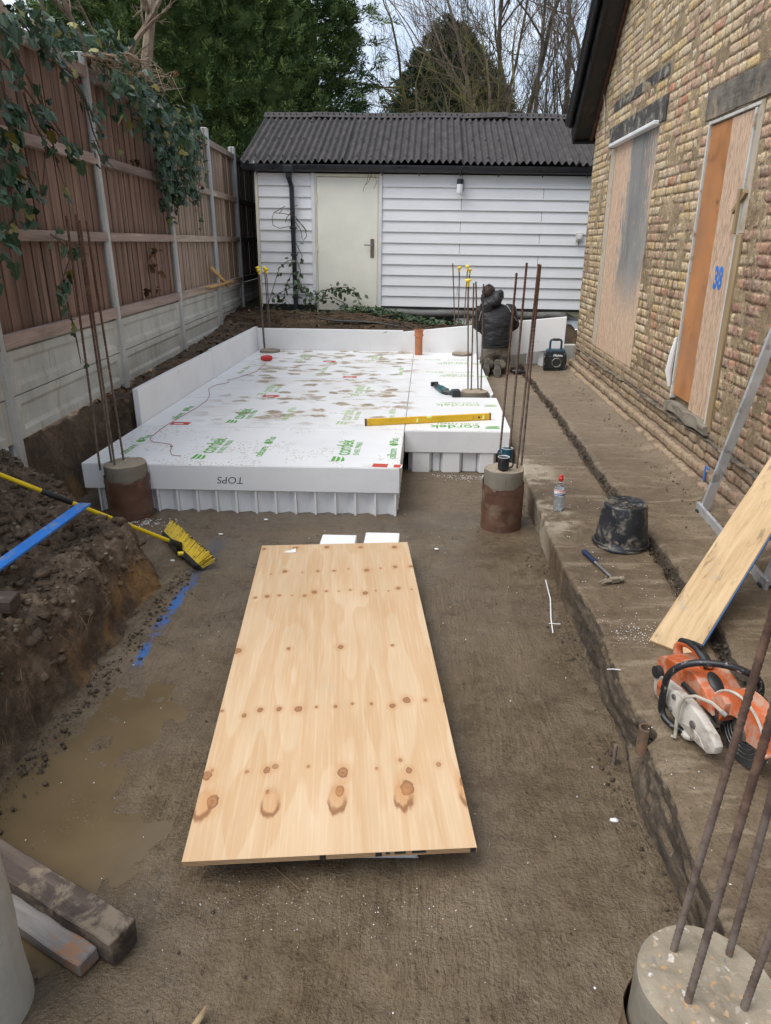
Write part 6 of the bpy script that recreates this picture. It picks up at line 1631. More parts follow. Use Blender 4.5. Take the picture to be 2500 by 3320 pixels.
mug('blue mug of tea behind the charcoal mug on the pile', 1645, 1497, 0.437, 0.041, 0.090, M['mug_blue'], 2.7, M['tea'])

# ------------------------------------------------------------------ things on the ledge
ZL, ZU = 0.203, 0.243
q = PZ(1813, 1657, ZL)
bt = thing('water_bottle', 'clear plastic water bottle with red sports cap and pink label', 'bottle', (q.x, q.y + 0.035, ZL), local=True)
pr = [(0.030, 0.0), (0.036, 0.006), (0.037, 0.02), (0.036, 0.035), (0.0375, 0.05), (0.0345, 0.068), (0.0325, 0.085), (0.0365, 0.098), (0.0375, 0.105), (0.0375, 0.150), (0.037, 0.160), (0.0325, 0.172), (0.022, 0.186), (0.014, 0.194), (0.0135, 0.205)]
mb = MB(); mb.lathe(pr, 28); mb.build('shell', M['bottle'], bt, smooth=60)
mb = MB(); mb.lathe([(max(0.001, r - 0.0018), z + 0.001) for r, z in pr[:10]] + [(0.001, 0.151)], 28, caps=True); mb.build('water', M['water'], bt, smooth=60)
mb = MB(); mb.lathe([(0.0380, 0.106), (0.0382, 0.110), (0.0382, 0.146), (0.0380, 0.150)], 28, caps=False); lb_ = mb.build('label', M['white_print'], bt, smooth=60)
mb = MB(); mb.lathe([(0.0384, 0.139), (0.0384, 0.148)], 28, caps=False); mb.build('label_band', M['pink_print'], lb_, smooth=60)
mb = MB(); mb.lathe([(0.0384, 0.110), (0.0384, 0.118)], 28, caps=False); mb.build('label_band', M['label_blue'], lb_, smooth=60)
text_obj('label_lettering', 'evian', 0.020, M['red_print'], frame((1, 0, 0), (0, 0, 1), (0, -1, 0), (-0.008, -0.0388, 0.129)), lb_, 0.0004)
mb = MB(); mb.bb((0.012, -0.0384, 0.112), (0.024, -0.036, 0.122)); mb.build('label_code', M['dark_print'], lb_)
mb = MB(); mb.lathe([(0.0155, 0.204), (0.0165, 0.206), (0.0165, 0.224), (0.013, 0.228), (0.012, 0.242), (0.009, 0.245)], 18); mb.build('cap', M['red'], bt, smooth=40)
# upturned bucket
bk = thing('bucket', 'upturned mud-smeared black rubber bucket beside the hammer', 'bucket', (1.2, 3.985, ZL), local=True)
mb = MB(); n = 48
P = []
prof = [(0.168, 0.0), (0.170, 0.010), (0.160, 0.018), (0.153, 0.03), (0.150, 0.05), (0.1385, 0.15), (0.127, 0.25), (0.122, 0.262), (0.112, 0.266), (0.108, 0.258), (0.0, 0.258)]
rows_ = []
for r, z in prof:
    rows_.append([((r + (0.006 * math.sin(3 * a + 1) if z < 0.02 else 0) + (0.0022 if (z > 0.02 and z < 0.25 and k % 4 == 0) else 0)) * math.cos(a), (r + (0.006 * math.sin(3 * a + 1) if z < 0.02 else 0) + (0.0022 if (z > 0.02 and z < 0.25 and k % 4 == 0) else 0)) * math.sin(a), max(0.001, z + (0.004 * math.sin(2 * a) if z < 0.02 else 0))) for k, a in enumerate([2 * math.pi * k / n for k in range(n + 1)])])
grid_obj('shell', np.array(rows_)[:, ::-1], M['bucket'], bk)
mb = MB()
for r in (0.096, 0.060, 0.032): mb.tube([(r * math.cos(a), r * math.sin(a), 0.2595) for a in [2 * math.pi * k / 30 for k in range(31)]], 0.0024, 5)
for k in range(8):
    a = k * math.pi / 4 + 0.2; mb.tube([(0.034 * math.cos(a), 0.034 * math.sin(a), 0.2595), (0.106 * math.cos(a), 0.106 * math.sin(a), 0.2595)], 0.002, 5)
mb.build('base_ribs', M['bucket'], bk)
mb = MB(); mb.tube([(0.160 * math.cos(a), 0.160 * math.sin(a), 0.022) for a in [2 * math.pi * k / 40 for k in range(41)]], 0.006, 6); mb.build('rim_band', M['bucket'], bk, smooth=True)
# claw hammer
h0, h1 = PZ(1893, 1787, ZL + 0.015), PZ(1992, 1880, ZL + 0.015)
hm = thing('claw_hammer', 'claw hammer with navy rubber grip and muddy head lying near the bucket', 'hammer', h0)
d_ = (h1 - h0).normalized(); sd = Vector((d_.y, -d_.x, 0))
mb = MB(); mb.tube([h0, h0 + d_ * 0.015, h0 + d_ * 0.09, h0 + d_ * 0.15], [0.016, 0.018, 0.0145, 0.016], 12, flat=0.75); mb.build('grip', M['navy_grip'], hm, smooth=50)
mb = MB(); mb.tube([h0 + d_ * 0.148, h0 + d_ * 0.2, h1], [0.011, 0.0085, 0.009], 10, flat=0.7); mb.build('shaft', M['steel'], hm, smooth=50)
hd = PZ(2028, 1874, ZL + 0.018) - PZ(1950, 1884, ZL + 0.018); hd.normalize()
mb = MB(); hc = h1
mb.tube([hc + hd * 0.018, hc + hd * 0.030, hc + hd * 0.036, hc + hd * 0.052, hc + hd * 0.054], [0.011, 0.011, 0.016, 0.0165, 0.014], 12)
mb.box(hc, (0.05, 0.028, 0.024), frame(hd, Vector((-hd.y, hd.x, 0)), Vector((0, 0, 1))).to_3x3())
mb.build('head', M['hammer_head'], hm, smooth=35)
for s in (-1, 1):
    mb = MB(); up = Vector((-hd.y, hd.x, 0))
    mb.tube([hc - hd * 0.02 + up * s * 0.007, hc - hd * 0.05 + up * s * 0.009 - d_ * 0.002, hc - hd * 0.085 + up * s * 0.012 - Vector((0, 0, 0.008))], [0.010, 0.008, 0.003], 8, flat=0.7); mb.build('claw', M['hammer_head'], hm, smooth=40)
# radio
q = PZ(1799, 1203, ZU)
rd = thing('site_radio', 'dark blue and black jobsite radio with upright carry handle', 'radio', (q.x, q.y + 0.085, ZU), Matrix.Rotation(-0.10, 4, 'Z'), local=True)
mb = MB(); mb.bb((-0.125, -0.075, 0.02), (0.125, 0.075, 0.285)); mb.build('case', M['radio_blue'], rd, bevel=0.018, seg=2)
for sx in (-1, 1):
    mb = MB(); mb.bb((sx * 0.128 - 0.022, -0.085, 0.0), (sx * 0.128 + 0.022, 0.085, 0.245)); mb.build('bumper', M['black_tool'], rd, bevel=0.016, seg=2)
    mb = MB(); mb.tube([(sx * 0.142, -0.09, 0.03), (sx * 0.142, -0.098, 0.06), (sx * 0.142, -0.098, 0.20), (sx * 0.128, -0.085, 0.235)], 0.009, 8); mb.build('guard_bar', M['handle_black'], rd, smooth=True)
mb = MB(); mb.bb((-0.10, -0.083, 0.035), (0.105, -0.07, 0.20)); mb.build('front_panel', M['black_tool'], rd, bevel=0.008)
mb = MB(); mb.tube([(0.02 + 0.062 * math.cos(a), -0.088, 0.115 + 0.062 * math.sin(a)) for a in [math.pi / 8 + k * math.pi / 4 for k in range(9)]], 0.006, 6); mb.build('speaker_ring', M['steel'], rd)
mb = MB(); mb.cyl((0.02, -0.088, 0.115), (0.02, -0.083, 0.115), 0.055, n=18); mb.build('speaker', M['dark_print'], rd)
mb = MB(); mb.bb((-0.10, -0.079, 0.215), (-0.03, -0.073, 0.265)); mb.bb((0.0, -0.079, 0.222), (0.1, -0.073, 0.262)); mb.build('display', M['black_tool'], rd, bevel=0.003)
text_obj('lettering', 'Makita', 0.048, M['white_print'], frame((1, 0, 0), (0, 0, 1), (0, -1, 0), (0.03, -0.0785, 0.2085)), rd, 0.0008, weight=0.0012, shear=0.25)
mb = MB(); mb.tube([(-0.075, 0.01, 0.27), (-0.075, 0.01, 0.385), (-0.066, 0.01, 0.405), (-0.045, 0.01, 0.412), (0.045, 0.01, 0.412), (0.066, 0.01, 0.405), (0.075, 0.01, 0.385), (0.075, 0.01, 0.27)], 0.0145, 8); mb.build('handle', M['radio_blue'], rd, smooth=60)
mb = MB(); mb.tube([(-0.04, 0.01, 0.412), (0.04, 0.01, 0.412)], 0.018, 10); mb.build('handle_grip', M['black_tool'], rd, smooth=60)
# foam offcuts behind the radio
for lab, px, py, w, h, dpt, rz in (('small white foam offcut standing beside the radio, nearer the person', 1730, 1180, 0.20, 0.235, 0.05, 0.05), ('small white foam offcut leaning right behind the radio', 1757, 1187, 0.10, 0.24, 0.05, -0.9)):
    q = PZ(px, py, ZU); mb = MB(); mb.box((0, 0, h / 2), (w, dpt, h)); o = one(mb, 'foam_offcut', M['foam'], lab, 'foam offcut', bevel=0.004); o.location = (q.x, q.y + 0.05, ZU - 0.002); o.rotation_euler = (0.0, 0, rz)
# kerb closing the end of the trench
mb = MB(); mb.bb((0.86, 10.62, 0.15), (2.2, 10.74, 0.50)); tag(mb.build('kerb', M['concrete'], None, bevel=0.006), kind='structure')
mb = MB(); q = PY(1655, 1133, 10.6); mb.bb((q.x - 0.08, 10.57, 0.50), (q.x + 0.10, 10.72, 0.535)); one(mb, 'foam_offcut', M['foam'], 'flat white foam offcut lying on the kerb beside the person', 'foam offcut', bevel=0.003)
# cordless drill
q = PZ(1668, 1213, ZL)
dr_ = thing('cordless_drill', 'black cordless drill lying on the ledge by the kneeling person', 'drill', (q.x, q.y, ZL), Matrix.Rotation(-0.2, 4, 'Z'), local=True)
mb = MB(); mb.tube([(-0.03, 0, 0.035), (0.0, 0, 0.038), (0.08, 0, 0.036), (0.10, 0, 0.034)], [0.026, 0.033, 0.033, 0.026], 12); mb.build('motor_body', M['black_tool'], dr_, smooth=50)
mb = MB(); mb.tube([(0.10, 0, 0.034), (0.14, 0, 0.032), (0.15, 0, 0.032)], [0.022, 0.018, 0.008], 12); mb.build('chuck', M['black_tool'], dr_, smooth=40)
mb = MB(); mb.tube([(0.15, 0, 0.032), (0.24, 0, 0.03)], 0.005, 6); mb.build('bit', M['steel'], dr_)
mb = MB(); mb.tube([(0.01, 0.0, 0.03), (-0.005, 0.08, 0.026), (-0.01, 0.12, 0.026)], [0.02, 0.018, 0.02], 10); mb.build('grip', M['black_tool'], dr_, smooth=50)
mb = MB(); mb.box((-0.015, 0.15, 0.035), (0.105, 0.06, 0.068)); mb.build('battery', M['black_tool'], dr_, bevel=0.008, seg=2)

# ------------------------------------------------------------------ left bank things
# broom
P0 = PZ(592, 1786, 0.045)
hA, hB = PZ(536, 1728, 0.05), PZ(652, 1838, 0.035)
brm = thing('broom', 'yellow bristle broom with long yellow pole and black grip resting over the bank', 'broom', P0)
hdv = (hB - hA).normalized(); LH = (hB - hA).length; hx = Vector((-hdv.y, hdv.x, 0)); hx = hx if hx.x > 0 else -hx
bd = (hx * 0.80 + Vector((0, 0, 0.55))).normalized()
bn = bd.cross(hdv).normalized()
mb = MB(); mb.prism([(0, -0.012), (0.03, -0.028), (LH * 0.3, -0.034), (LH * 0.5, -0.045), (LH * 0.7, -0.034), (LH - 0.03, -0.028), (LH, -0.012), (LH, 0.0), (0, 0.0)], -0.026, 0.026, frame(hdv, bd, bn, hA)); mb.build('head', M['black_tool'], brm, bevel=0.005)
mb = MB(); rg = random.Random(4)
tips = MB()
nb = 58
for i in range(nb):
    for j in range(5):
        s_ = (i + 0.5 + rg.uniform(-0.3, 0.3)) / nb; w = (j - 2) * 0.011
        sp = (s_ - 0.5)
        p = hA + hdv * (LH * (0.02 + 0.96 * s_)) + bn * w + bd * 0.001
        e = p + (bd + hdv * (0.55 * sp + rg.uniform(-0.05, 0.05)) + bn * (0.16 * (j - 2) * 0.5 + rg.uniform(-0.06, 0.06))) * rg.uniform(0.085, 0.10)
        e.z = max(e.z, 0.006)
        mb.tube([p, p.lerp(e, 0.5), e], [0.0042, 0.0045, 0.0028], 4)
        k = p.lerp(e, rg.uniform(0.90, 0.97))
        if rg.random() < 0.4: tips.tube([k, e + (e - p) * 0.03], [0.0042, 0.0032], 4)
tag(mb.build('bristles', M['bristle'], brm), kind='stuff'); tag(tips.build('muddy_tips', M['bristle_tip'], brm), kind='stuff')
pe = PZ(-120, 1492, 0.84)
ps = P0 + Vector((0, 0, 0.035)); pd = (pe - ps).normalized(); LP = (pe - ps).length
mb = MB(); mb.tube([hA.lerp(hB, 0.5) - bd * 0.03, ps + pd * 0.02, ps + pd * 0.10], [0.024, 0.022, 0.018], 12); mb.build('socket', M['black_tool'], brm, smooth=50)
mb = MB(); mb.cyl(ps - Vector((0.01, 0.055, 0.03)), ps - Vector((-0.025, 0.05, 0.03)), 0.014, n=10); mb.build('thumb_nut', M['yellow_pole'], brm, smooth=40)
mb = MB(); mb.tube([ps + pd * 0.05, pe], 0.0125, 14); mb.build('pole', M['yellow_pole'], brm, smooth=True)
def along(px):            # point of the pole seen at pixel column px
    best = min((ps + pd * LP * k / 400 for k in range(401)), key=lambda p: abs(((RX.x * (p - CAM).x + RY.x * (p - CAM).y + RZ.x * (p - CAM).z) / (RX.z * (p - CAM).x + RY.z * (p - CAM).y + RZ.z * (p - CAM).z)) * FPX + PW / 2 - px))
    return best
g0, g1 = along(134), along(233)
mb = MB(); mb.tube([g0, g0.lerp(g1, 0.02), g0.lerp(g1, 0.98), g1], [0.0145, 0.0165, 0.0165, 0.0145], 14); mb.build('foam_grip', M['black_rubber'], brm, smooth=True)
# blue board
zb2 = 0.535
e0, e1 = PZ(275, 1634, zb2), PZ(-90, 1895, zb2 + 0.01)
d_ = (e1 - e0).normalized(); sd = Vector((-d_.y, d_.x, 0)).normalized()
mb = MB(); mb.box((0, 0, 0), ((e1 - e0).length, 0.072, 0.014)); o = one(mb, 'blue_board', M['blue_paint'], 'narrow bright blue painted board lying on the soil bank across the broom pole', 'board', bevel=0.002)
o.matrix_world = frame(d_, sd, d_.cross(sd), (e0 + e1) / 2)
# stub of a timber on the bank
q = PZ(20, 1930, 0.50)
mb = MB(); mb.box((0, 0, 0), (0.5, 0.10, 0.06)); o = one(mb, 'timber_offcut', M['old_timber'], 'old brown timber end lying on the soil bank below the blue board', 'timber', bevel=0.004)
o.matrix_world = Matrix.Translation(PZ(44, 1945, 0.47) + Vector((-0.24, -0.03, 0))) @ Matrix.Rotation(0.12, 4, 'Z') @ Matrix.Rotation(0.05, 4, 'Y')
# two old timbers on the floor
def timber(name, label, r0, r1, l0, zt, th, mat, ext=0.25):
    a, b, c_ = PZ(*r0, zt), PZ(*r1, zt), PZ(*l0, zt)
    d_ = (b - a).normalized(); nrm = Vector((d_.y, -d_.x, 0)); w = abs((c_ - a).dot(nrm)); nrm = nrm if (c_ - a).dot(nrm) > 0 else -nrm
    L = (b - a).length + ext; ctr = b - d_ * L / 2 + nrm * w / 2 - Vector((0, 0, th / 2))
    mb = MB(); mb.box((0, 0, 0), (L, w, th)); me = mb.mesh(name, bevel=0.004)
    bm = bmesh.new(); bm.from_mesh(me); bmesh.ops.subdivide_edges(bm, edges=[e for e in bm.edges if e.calc_length() > 0.2], cuts=24, use_grid_fill=True)
    for v in bm.verts:
        k = fbm(np.array([v.co.x * 14]), np.array([v.co.y * 18 + v.co.z * 25]), s=17, o=3)[0]; v.co += Vector((0.004 * k if abs(v.co.x) > L / 2 - 0.02 else 0, 0.003 * k, 0.003 * k))
    bm.to_mesh(me); bm.free()
    o = tag(link(name, me, mat), label, 'timber'); o.matrix_world = frame(d_, Vector((0, 0, 1)).cross(d_), (0, 0, 1), ctr); return o
timber('old_timber', 'thick dark mud-stained timber baulk lying on the floor at the puddle', (0, 2715), (440, 2978), (0, 2838), 0.095, 0.088, M['old_timber'])
timber('grey_timber', 'weathered grey timber lying tight along the thicker dark baulk', (0, 2868), (316, 3068), (0, 2965), 0.052, 0.048, M['grey_timber'])
# splinter of wood at the bottom
q0, q1 = PZ(628, 3330, 0.01), PZ(668, 3262, 0.022)
mb = MB(); mb.tube([q0, q0.lerp(q1, 0.5) + Vector((0.003, 0, 0.004)), q1], [0.010, 0.008, 0.0035], 6, flat=0.5); one(mb, 'wood_splinter', M['frame_raw'], 'thin splinter of pale wood on the wet floor', 'wood splinter')
q0, q1 = PZ(890, 2810, 0.006), PZ(978, 2888, 0.006)
mb = MB(); mb.tube([q0, q1], 0.003, 5); one(mb, 'thin_stick', M['twig'], 'thin brown stick on the floor in front of the plywood', 'stick')
# white strips by the ledge
q0, q1 = PZ(1769, 1880, 0.026), PZ(1793, 2052, 0.022)
mb = MB(); mb.tube([q0, q0.lerp(q1, 0.4) + Vector((0.012, 0, 0)), q0.lerp(q1, 0.75), q1], 0.0032, 5, flat=0.4); one(mb, 'white_strip', M['white_trim'], 'long thin white plastic strip lying along the foot of the ledge', 'plastic strip')
q0, q1 = PZ(1780, 2021, 0.028), PZ(1817, 2023, 0.028)
mb = MB(); mb.tube([q0, q1], 0.003, 5, flat=0.4); one(mb, 'white_strip', M['white_trim'], 'short white plastic strip lying across the longer one', 'plastic strip')
q0, q1 = PZ(1968, 2170, ZL), PZ(2012, 2172, ZL)
mb = MB(); mb.tube([q0, q0.lerp(q1, 0.5) + Vector((0, 0.004, 0)), q1], 0.0022, 5); one(mb, 'white_string', M['white_trim'], 'bit of white string on the ledge behind the cut-off saw', 'string')
# bar stub and broken clay pipe in the bite of the ledge
q0, q1 = PZ(1988, 2482, 0.0), PZ(1996, 2412, 0.16)
rb2 = link('bar_stub', rebar_mesh(q0 - Vector((0, 0, 0.02)), Vector((q0.x + 0.005, q0.y + 0.015, 0.085)), 0.008), M['rust']); tag(rb2, 'short rusty bar stub sticking up in the broken bite of the ledge', 'bar stub')
mb = MB(); q = PZ(2052, 2372, 0.2)
pts = [(0.028 * math.cos(a), 0.028 * math.sin(a)) for a in [0.6 + k * 0.35 for k in range(13)]] + [(0.020 * math.cos(a), 0.020 * math.sin(a)) for a in [0.6 + k * 0.35 for k in range(12, -1, -1)]]
mb.prism(pts, 0.09, 0.205, Matrix.Translation((q.x + 0.055, q.y + 0.02, 0))); one(mb, 'clay_pipe', M['clay'], 'broken stub of brown clay pipe standing in the ledge edge by the saw', 'pipe', smooth=40)
rg = random.Random(8)
for lab, px, py in (('white foam chip in two bits by the foot of the ledge, near the big pile', 1992, 2662), ('white pebble-like chip between the broom and the ledge end of the slab', 716, 1733), ('flat white chip on the floor beside the soil bank', 560, 1819), ('pale stone chip by the ribs of the front foam panel', 863, 1686), ('white chip on the floor left of the pile with mugs', 1416, 1782)):
    q = PZ(px, py, 0.005); V0, F0_ = ICO
    V = V0 * (1 + 0.3 * (np.random.default_rng(px).random((len(V0), 1)) - 0.5)) * np.array([0.020, 0.012, 0.006]) + np.array([q.x, q.y, 0.009])
    tag(link('foam_chip', np_mesh('foam_chip', V, F0_), M['paper']), lab, 'chip')

# ------------------------------------------------------------------ board and ladder at the right
BL = PZ(2105, 2074, 0.218); BU = PX(2500, 1478, 1.86)
ax_ = (BU - BL).normalized(); wd = Vector((ax_.y, -ax_.x, 0)).normalized(); up = wd.cross(ax_).normalized()
if up.z < 0: up = -up
def _bw():
    m = Mt('scuffed_board'); v = m.obj()
    n = m.noise(m.mp(v, (2.2, 26, 26)), 1.0, 6, 0.65, 0.8); s_ = m.noise(m.mp(v, (5, 22, 10)), 1.0, 6, 0.72, 0.4)
    c = m.ramp(n, [(0.3, (0.40, 0.265, 0.135)), (0.55, (0.53, 0.38, 0.215)), (0.75, (0.62, 0.46, 0.28))])
    c = m.mix(m.mr(s_, 0.56, 0.68, 0, 0.75), c, (0.20, 0.135, 0.08))
    c = m.mix(m.mr(m.noise(v, 6, 5, 0.7), 0.6, 0.7, 0, 0.5), c, (0.33, 0.31, 0.27))
    return m.out(c, 0.7, m.bump(n, 0.3, 0.003), 0, 0.3)
M['scuffed'] = _bw()
LB = (BU - BL).length + 0.9
pb = thing('leaning_board', 'long scuffed pine board leaning up to the right behind the cut-off saw', 'board', BL, frame(ax_, wd, up).to_3x3().to_4x4(), local=True)
if frame(ax_, wd, up).determinant() < 0: pb.matrix_world = frame(ax_, -wd, up, BL); sgn = -1
else: sgn = 1
mb = MB(); mb.bb((0, min(0, sgn * 0.205), -0.022), (LB, max(0, sgn * 0.205), 0)); mb.build('plank', M['scuffed'], pb, bevel=0.003)
mb = MB(); yy = sgn * 0.2065; mb.bb((0.02, min(yy, yy + sgn * 0.003), -0.020), (LB * 0.5, max(yy, yy + sgn * 0.003), -0.006)); mb.build('painted_edge', M['label_blue'], pb)
# aluminium ladder frame standing against the house
A0, B0 = PZ(2283, 1655, 0.25), PZ(2492, 1895, 0.25)
ld = thing('ladder_frame', 'bare aluminium ladder foot with label, leaning on the house wall behind the board', 'ladder', A0)
A1 = PX(2500, 1105, 2.06); da = (A1 - A0).normalized()
for P_, nm in ((A0, 'stile'), (B0 + Vector((-0.01, 0.0, 0)), 'stile')):
    e = P_ + da * ((2.075 - P_.x) / da.x)
    fx = Vector((0, 1, 0)); fx = (fx - da * fx.dot(da)).normalized(); fy = da.cross(fx)
    mb = MB(); L = (e - P_).length; mb.prism([(-0.012, -0.03), (0.012, -0.03), (0.012, 0.03), (-0.012, 0.03)], 0, L, frame(fx, fy, da, P_)); mb.build(nm, M['aluminium'], ld, bevel=0.002)
bd_ = (B0 - A0).normalized(); LBAR = (B0 - A0).length
bx_ = Vector((0, 0, 1)); by_ = bd_.cross(bx_).normalized()
mb = MB(); mb.prism([(-0.035, -0.010), (0.035, -0.010), (0.035, 0.010), (-0.035, 0.010)], -0.05, LBAR + 0.05, frame(bx_, by_, bd_, A0 + Vector((-0.03, 0, 0.01)))); bar_ = mb.build('foot_bar', M['aluminium'], ld, bevel=0.002)
for i, (f0, f1, mt) in enumerate(((0.70, 0.77, 'label_blue'), (0.775, 0.87, 'label_yellow'))):
    mb = MB(); sgn_ = 1 if by_.x < 0 else -1
    mb.prism([(-0.028, sgn_ * 0.0102), (0.030, sgn_ * 0.0102), (0.030, sgn_ * 0.0110), (-0.028, sgn_ * 0.0110)], LBAR * f0, LBAR * f1, frame(bx_, by_, bd_, A0 + Vector((-0.03, 0, 0.01)))); mb.build('label', M[mt], bar_)
for P_ in (A0, B0):
    mb = MB(); mb.cyl(P_ + by_ * 0.016 + Vector((-0.03, 0, 0.01)), P_ - by_ * 0.016 + Vector((-0.03, 0, 0.01)), 0.008, n=8); mb.build('bolt', M['steel'], ld)
    mb = MB(); mb.box(P_ - Vector((0.02, 0, 0.012)), (0.06, 0.05, 0.03)); mb.build('rubber_foot', M['black_rubber'], ld, bevel=0.004)

# ------------------------------------------------------------------ petrol cut-off saw (local: x forward to the wheel, -y towards the pit)
fw = Vector((0.27, -0.963, 0)).normalized(); SS = 0.83; lf = Vector((-fw.y, fw.x, 0))
cs = thing('cut_off_saw', 'dusty orange and white petrol cut-off saw with abrasive wheel on the ledge', 'cut-off saw', (1.075, 2.225, ZL), frame(fw * SS, lf * SS, (0, 0, SS)).to_3x3().to_4x4(), local=True)
XZm = frame((1, 0, 0), (0, 0, 1), (0, -1, 0))      # polygon (x,z) extruded along -y
def slab_(poly, y0, y1, nm, mat, bev=0.008, seg=2, vox=None, parent=cs):
    mb = MB(); mb.prism(poly, -y1, -y0, XZm)
    if vox: return soft(mb, nm, vox, mat, parent, 4)
    return mb.build(nm, mat, parent, smooth=35, bevel=bev, seg=seg)
slab_([(-0.29, 0.11), (-0.305, 0.17), (-0.295, 0.215), (-0.255, 0.245), (-0.20, 0.255), (-0.13, 0.275), (-0.04, 0.285), (0.04, 0.255), (0.10, 0.205), (0.115, 0.175), (0.0, 0.165), (-0.08, 0.165), (-0.12, 0.14), (-0.20, 0.105)], -0.088, 0.088, 'rear_housing', M['orange'], vox=0.008)
mb = MB(); mb.tube([(-0.275, 0, 0.225), (-0.285, 0, 0.265), (-0.262, 0, 0.300), (-0.215, 0, 0.318), (-0.155, 0, 0.322), (-0.105, 0, 0.308), (-0.075, 0, 0.275)], [0.024, 0.021, 0.019, 0.019, 0.020, 0.024, 0.030], 12); soft(mb, 'rear_handle', 0.006, M['orange'], cs, 2)
mb = MB(); mb.tube([(-0.290, 0, 0.268), (-0.267, 0, 0.307), (-0.215, 0, 0.327), (-0.155, 0, 0.331), (-0.105, 0, 0.318), (-0.06, 0, 0.292)], [0.010, 0.018, 0.019, 0.020, 0.024, 0.026], 10, flat=0.75); mb.build('handle_grip', M['black_tool'], cs, smooth=50)
mb = MB(); mb.box((-0.16, 0, 0.348), (0.07, 0.014, 0.022), Matrix.Rotation(-0.25, 3, 'Y')); mb.build('throttle_lock', M['black_tool'], cs, bevel=0.005)
mb = MB(); mb.lathe([(0.0, 0.0), (0.026, 0.0), (0.024, 0.007), (0.010, 0.009), (0.0, 0.009)], 16, frame((0.9, 0, -0.43), (0, 1, 0), (0.43, 0, 0.9), (-0.072, 0.0, 0.305)) @ Matrix.Diagonal((1, 0.75, 1, 1)), caps=False); mb.build('stop_switch', M['orange'], cs, smooth=50)
mb = MB(); mb.lathe([(0.0, 0.012), (0.022, 0.011), (0.040, 0.005), (0.045, 0.0)], 20, frame((0.85, 0, -0.52), (0, 1, 0), (0.52, 0, 0.85), (0.018, -0.02, 0.268)) @ Matrix.Diagonal((1.2, 0.7, 1, 1)), caps=False); mb.build('filter_cover', M['black_tool'], cs, smooth=50)
slab_([(-0.25, 0.045), (-0.265, 0.12), (-0.22, 0.155), (-0.10, 0.172), (0.03, 0.168), (0.075, 0.13), (0.06, 0.06), (-0.05, 0.035)], -0.100, 0.075, 'crankcase', M['saw_white'], 0.012)
slab_([(-0.30, 0.06), (-0.30, 0.125), (-0.24, 0.13), (-0.22, 0.06)], -0.075, 0.08, 'fuel_tank', M['saw_white'], 0.014)
mb = MB(); mb.cyl((-0.265, -0.07, 0.150), (-0.265, -0.115, 0.152), 0.032, 0.029, 16); mb.build('fuel_cap', M['black_tool'], cs, smooth=40)
mb = MB(); mb.cyl((-0.215, -0.108, 0.09), (-0.215, -0.098, 0.09), 0.058, 0.062, 24); st_ = mb.build('starter_cover', M['saw_white'], cs, smooth=40)
mb = MB(); mb.lathe([(0.0, 0.004), (0.036, 0.003), (0.040, 0.0)], 24, frame((1, 0, 0), (0, 0, 1), (0, -1, 0), (-0.215, -0.108, 0.09)) @ Matrix.Diagonal((0.8, 1.15, 1, 1)), caps=False); mb.build('emblem', M['orange'], st_, smooth=40)
text_obj('lettering', 'STIHL', 0.021, M['dark_print'], frame((1, 0, 0), (0, 0, 1), (0, -1, 0), (-0.215, -0.1125, 0.09)), st_, 0.0003, xs=0.85)
slab_([(-0.135, 0.095), (-0.115, 0.165), (-0.06, 0.185), (0.02, 0.188), (0.10, 0.170), (0.19, 0.138), (0.222, 0.108), (0.220, 0.074), (0.185, 0.046), (0.07, 0.040), (-0.04, 0.052), (-0.11, 0.068)], -0.142, -0.098, 'belt_cover', M['saw_white'], 0.012)
for x, z, r in ((-0.07, 0.155, 0.012), (-0.08, 0.082, 0.012), (0.075, 0.115, 0.017)):
    mb = MB(); mb.cyl((x, -0.150, z), (x, -0.140, z), r, n=14); mb.cyl((x, -0.153, z), (x, -0.150, z), r * 0.5, n=6); mb.build('cover_bolt', M['steel'], cs, smooth=40)
mb = MB(); mb.prism([(0.0, 0.075), (0.08, 0.10), (0.13, 0.09), (0.17, 0.06), (0.08, 0.055)], 0.1421, 0.147, XZm); mb.build('cover_rib', M['saw_white'], cs, bevel=0.003)
# muffler box, coil, orange deflector fin
slab_([(0.02, 0.15), (0.02, 0.215), (0.13, 0.205), (0.135, 0.14)], -0.075, 0.05, 'muffler', M['black_tool'], 0.012)
mb = MB(); mb.tube([(-0.10 + 0.10 * k / 60 * 1.0, -0.085 + 0.014 * math.sin(k * 2 * math.pi / 6), 0.198 + 0.014 * math.cos(k * 2 * math.pi / 6)) for k in range(61)], 0.0042, 5); mb.build('damper_coil', M['black_tool'], cs)
slab_([(0.055, 0.16), (0.062, 0.235), (0.09, 0.275), (0.125, 0.282), (0.155, 0.262), (0.15, 0.20), (0.13, 0.15)], -0.072, 0.028, 'guard_lever', M['orange'], 0.014)
# wheel, guard
WC = Vector((0.20, 0.0, 0.152)); Mw = frame((1, 0, 0), (0, 0, 1), (0, -1, 0), WC)
mb = MB(); mb.lathe([(0.0, 0.004), (0.045, 0.004), (0.046, 0.0025), (0.148, 0.0025), (0.1505, 0.0), (0.148, -0.0025), (0.046, -0.0025), (0.0, -0.004)], 48, Mw, caps=False); wh = mb.build('cutting_wheel', M['disc'], cs, smooth=30)
mb = MB()
for r in (0.055, 0.075, 0.095, 0.115): mb.tube([Mw @ Vector((r * math.cos(a), r * math.sin(a), 0.0028)) for a in [2 * math.pi * k / 40 for k in range(41)]], 0.0016, 4)
mb.build('wheel_rings', M['steel'], wh)
mb = MB(); mb.lathe([(0.0, 0.03), (0.02, 0.03), (0.022, 0.018), (0.042, 0.012), (0.044, 0.004)], 20, Mw, caps=False); mb.build('flange', M['steel'], wh, smooth=40)
g = MB(); arc = [math.radians(8 + k * 182 / 22) for k in range(23)]
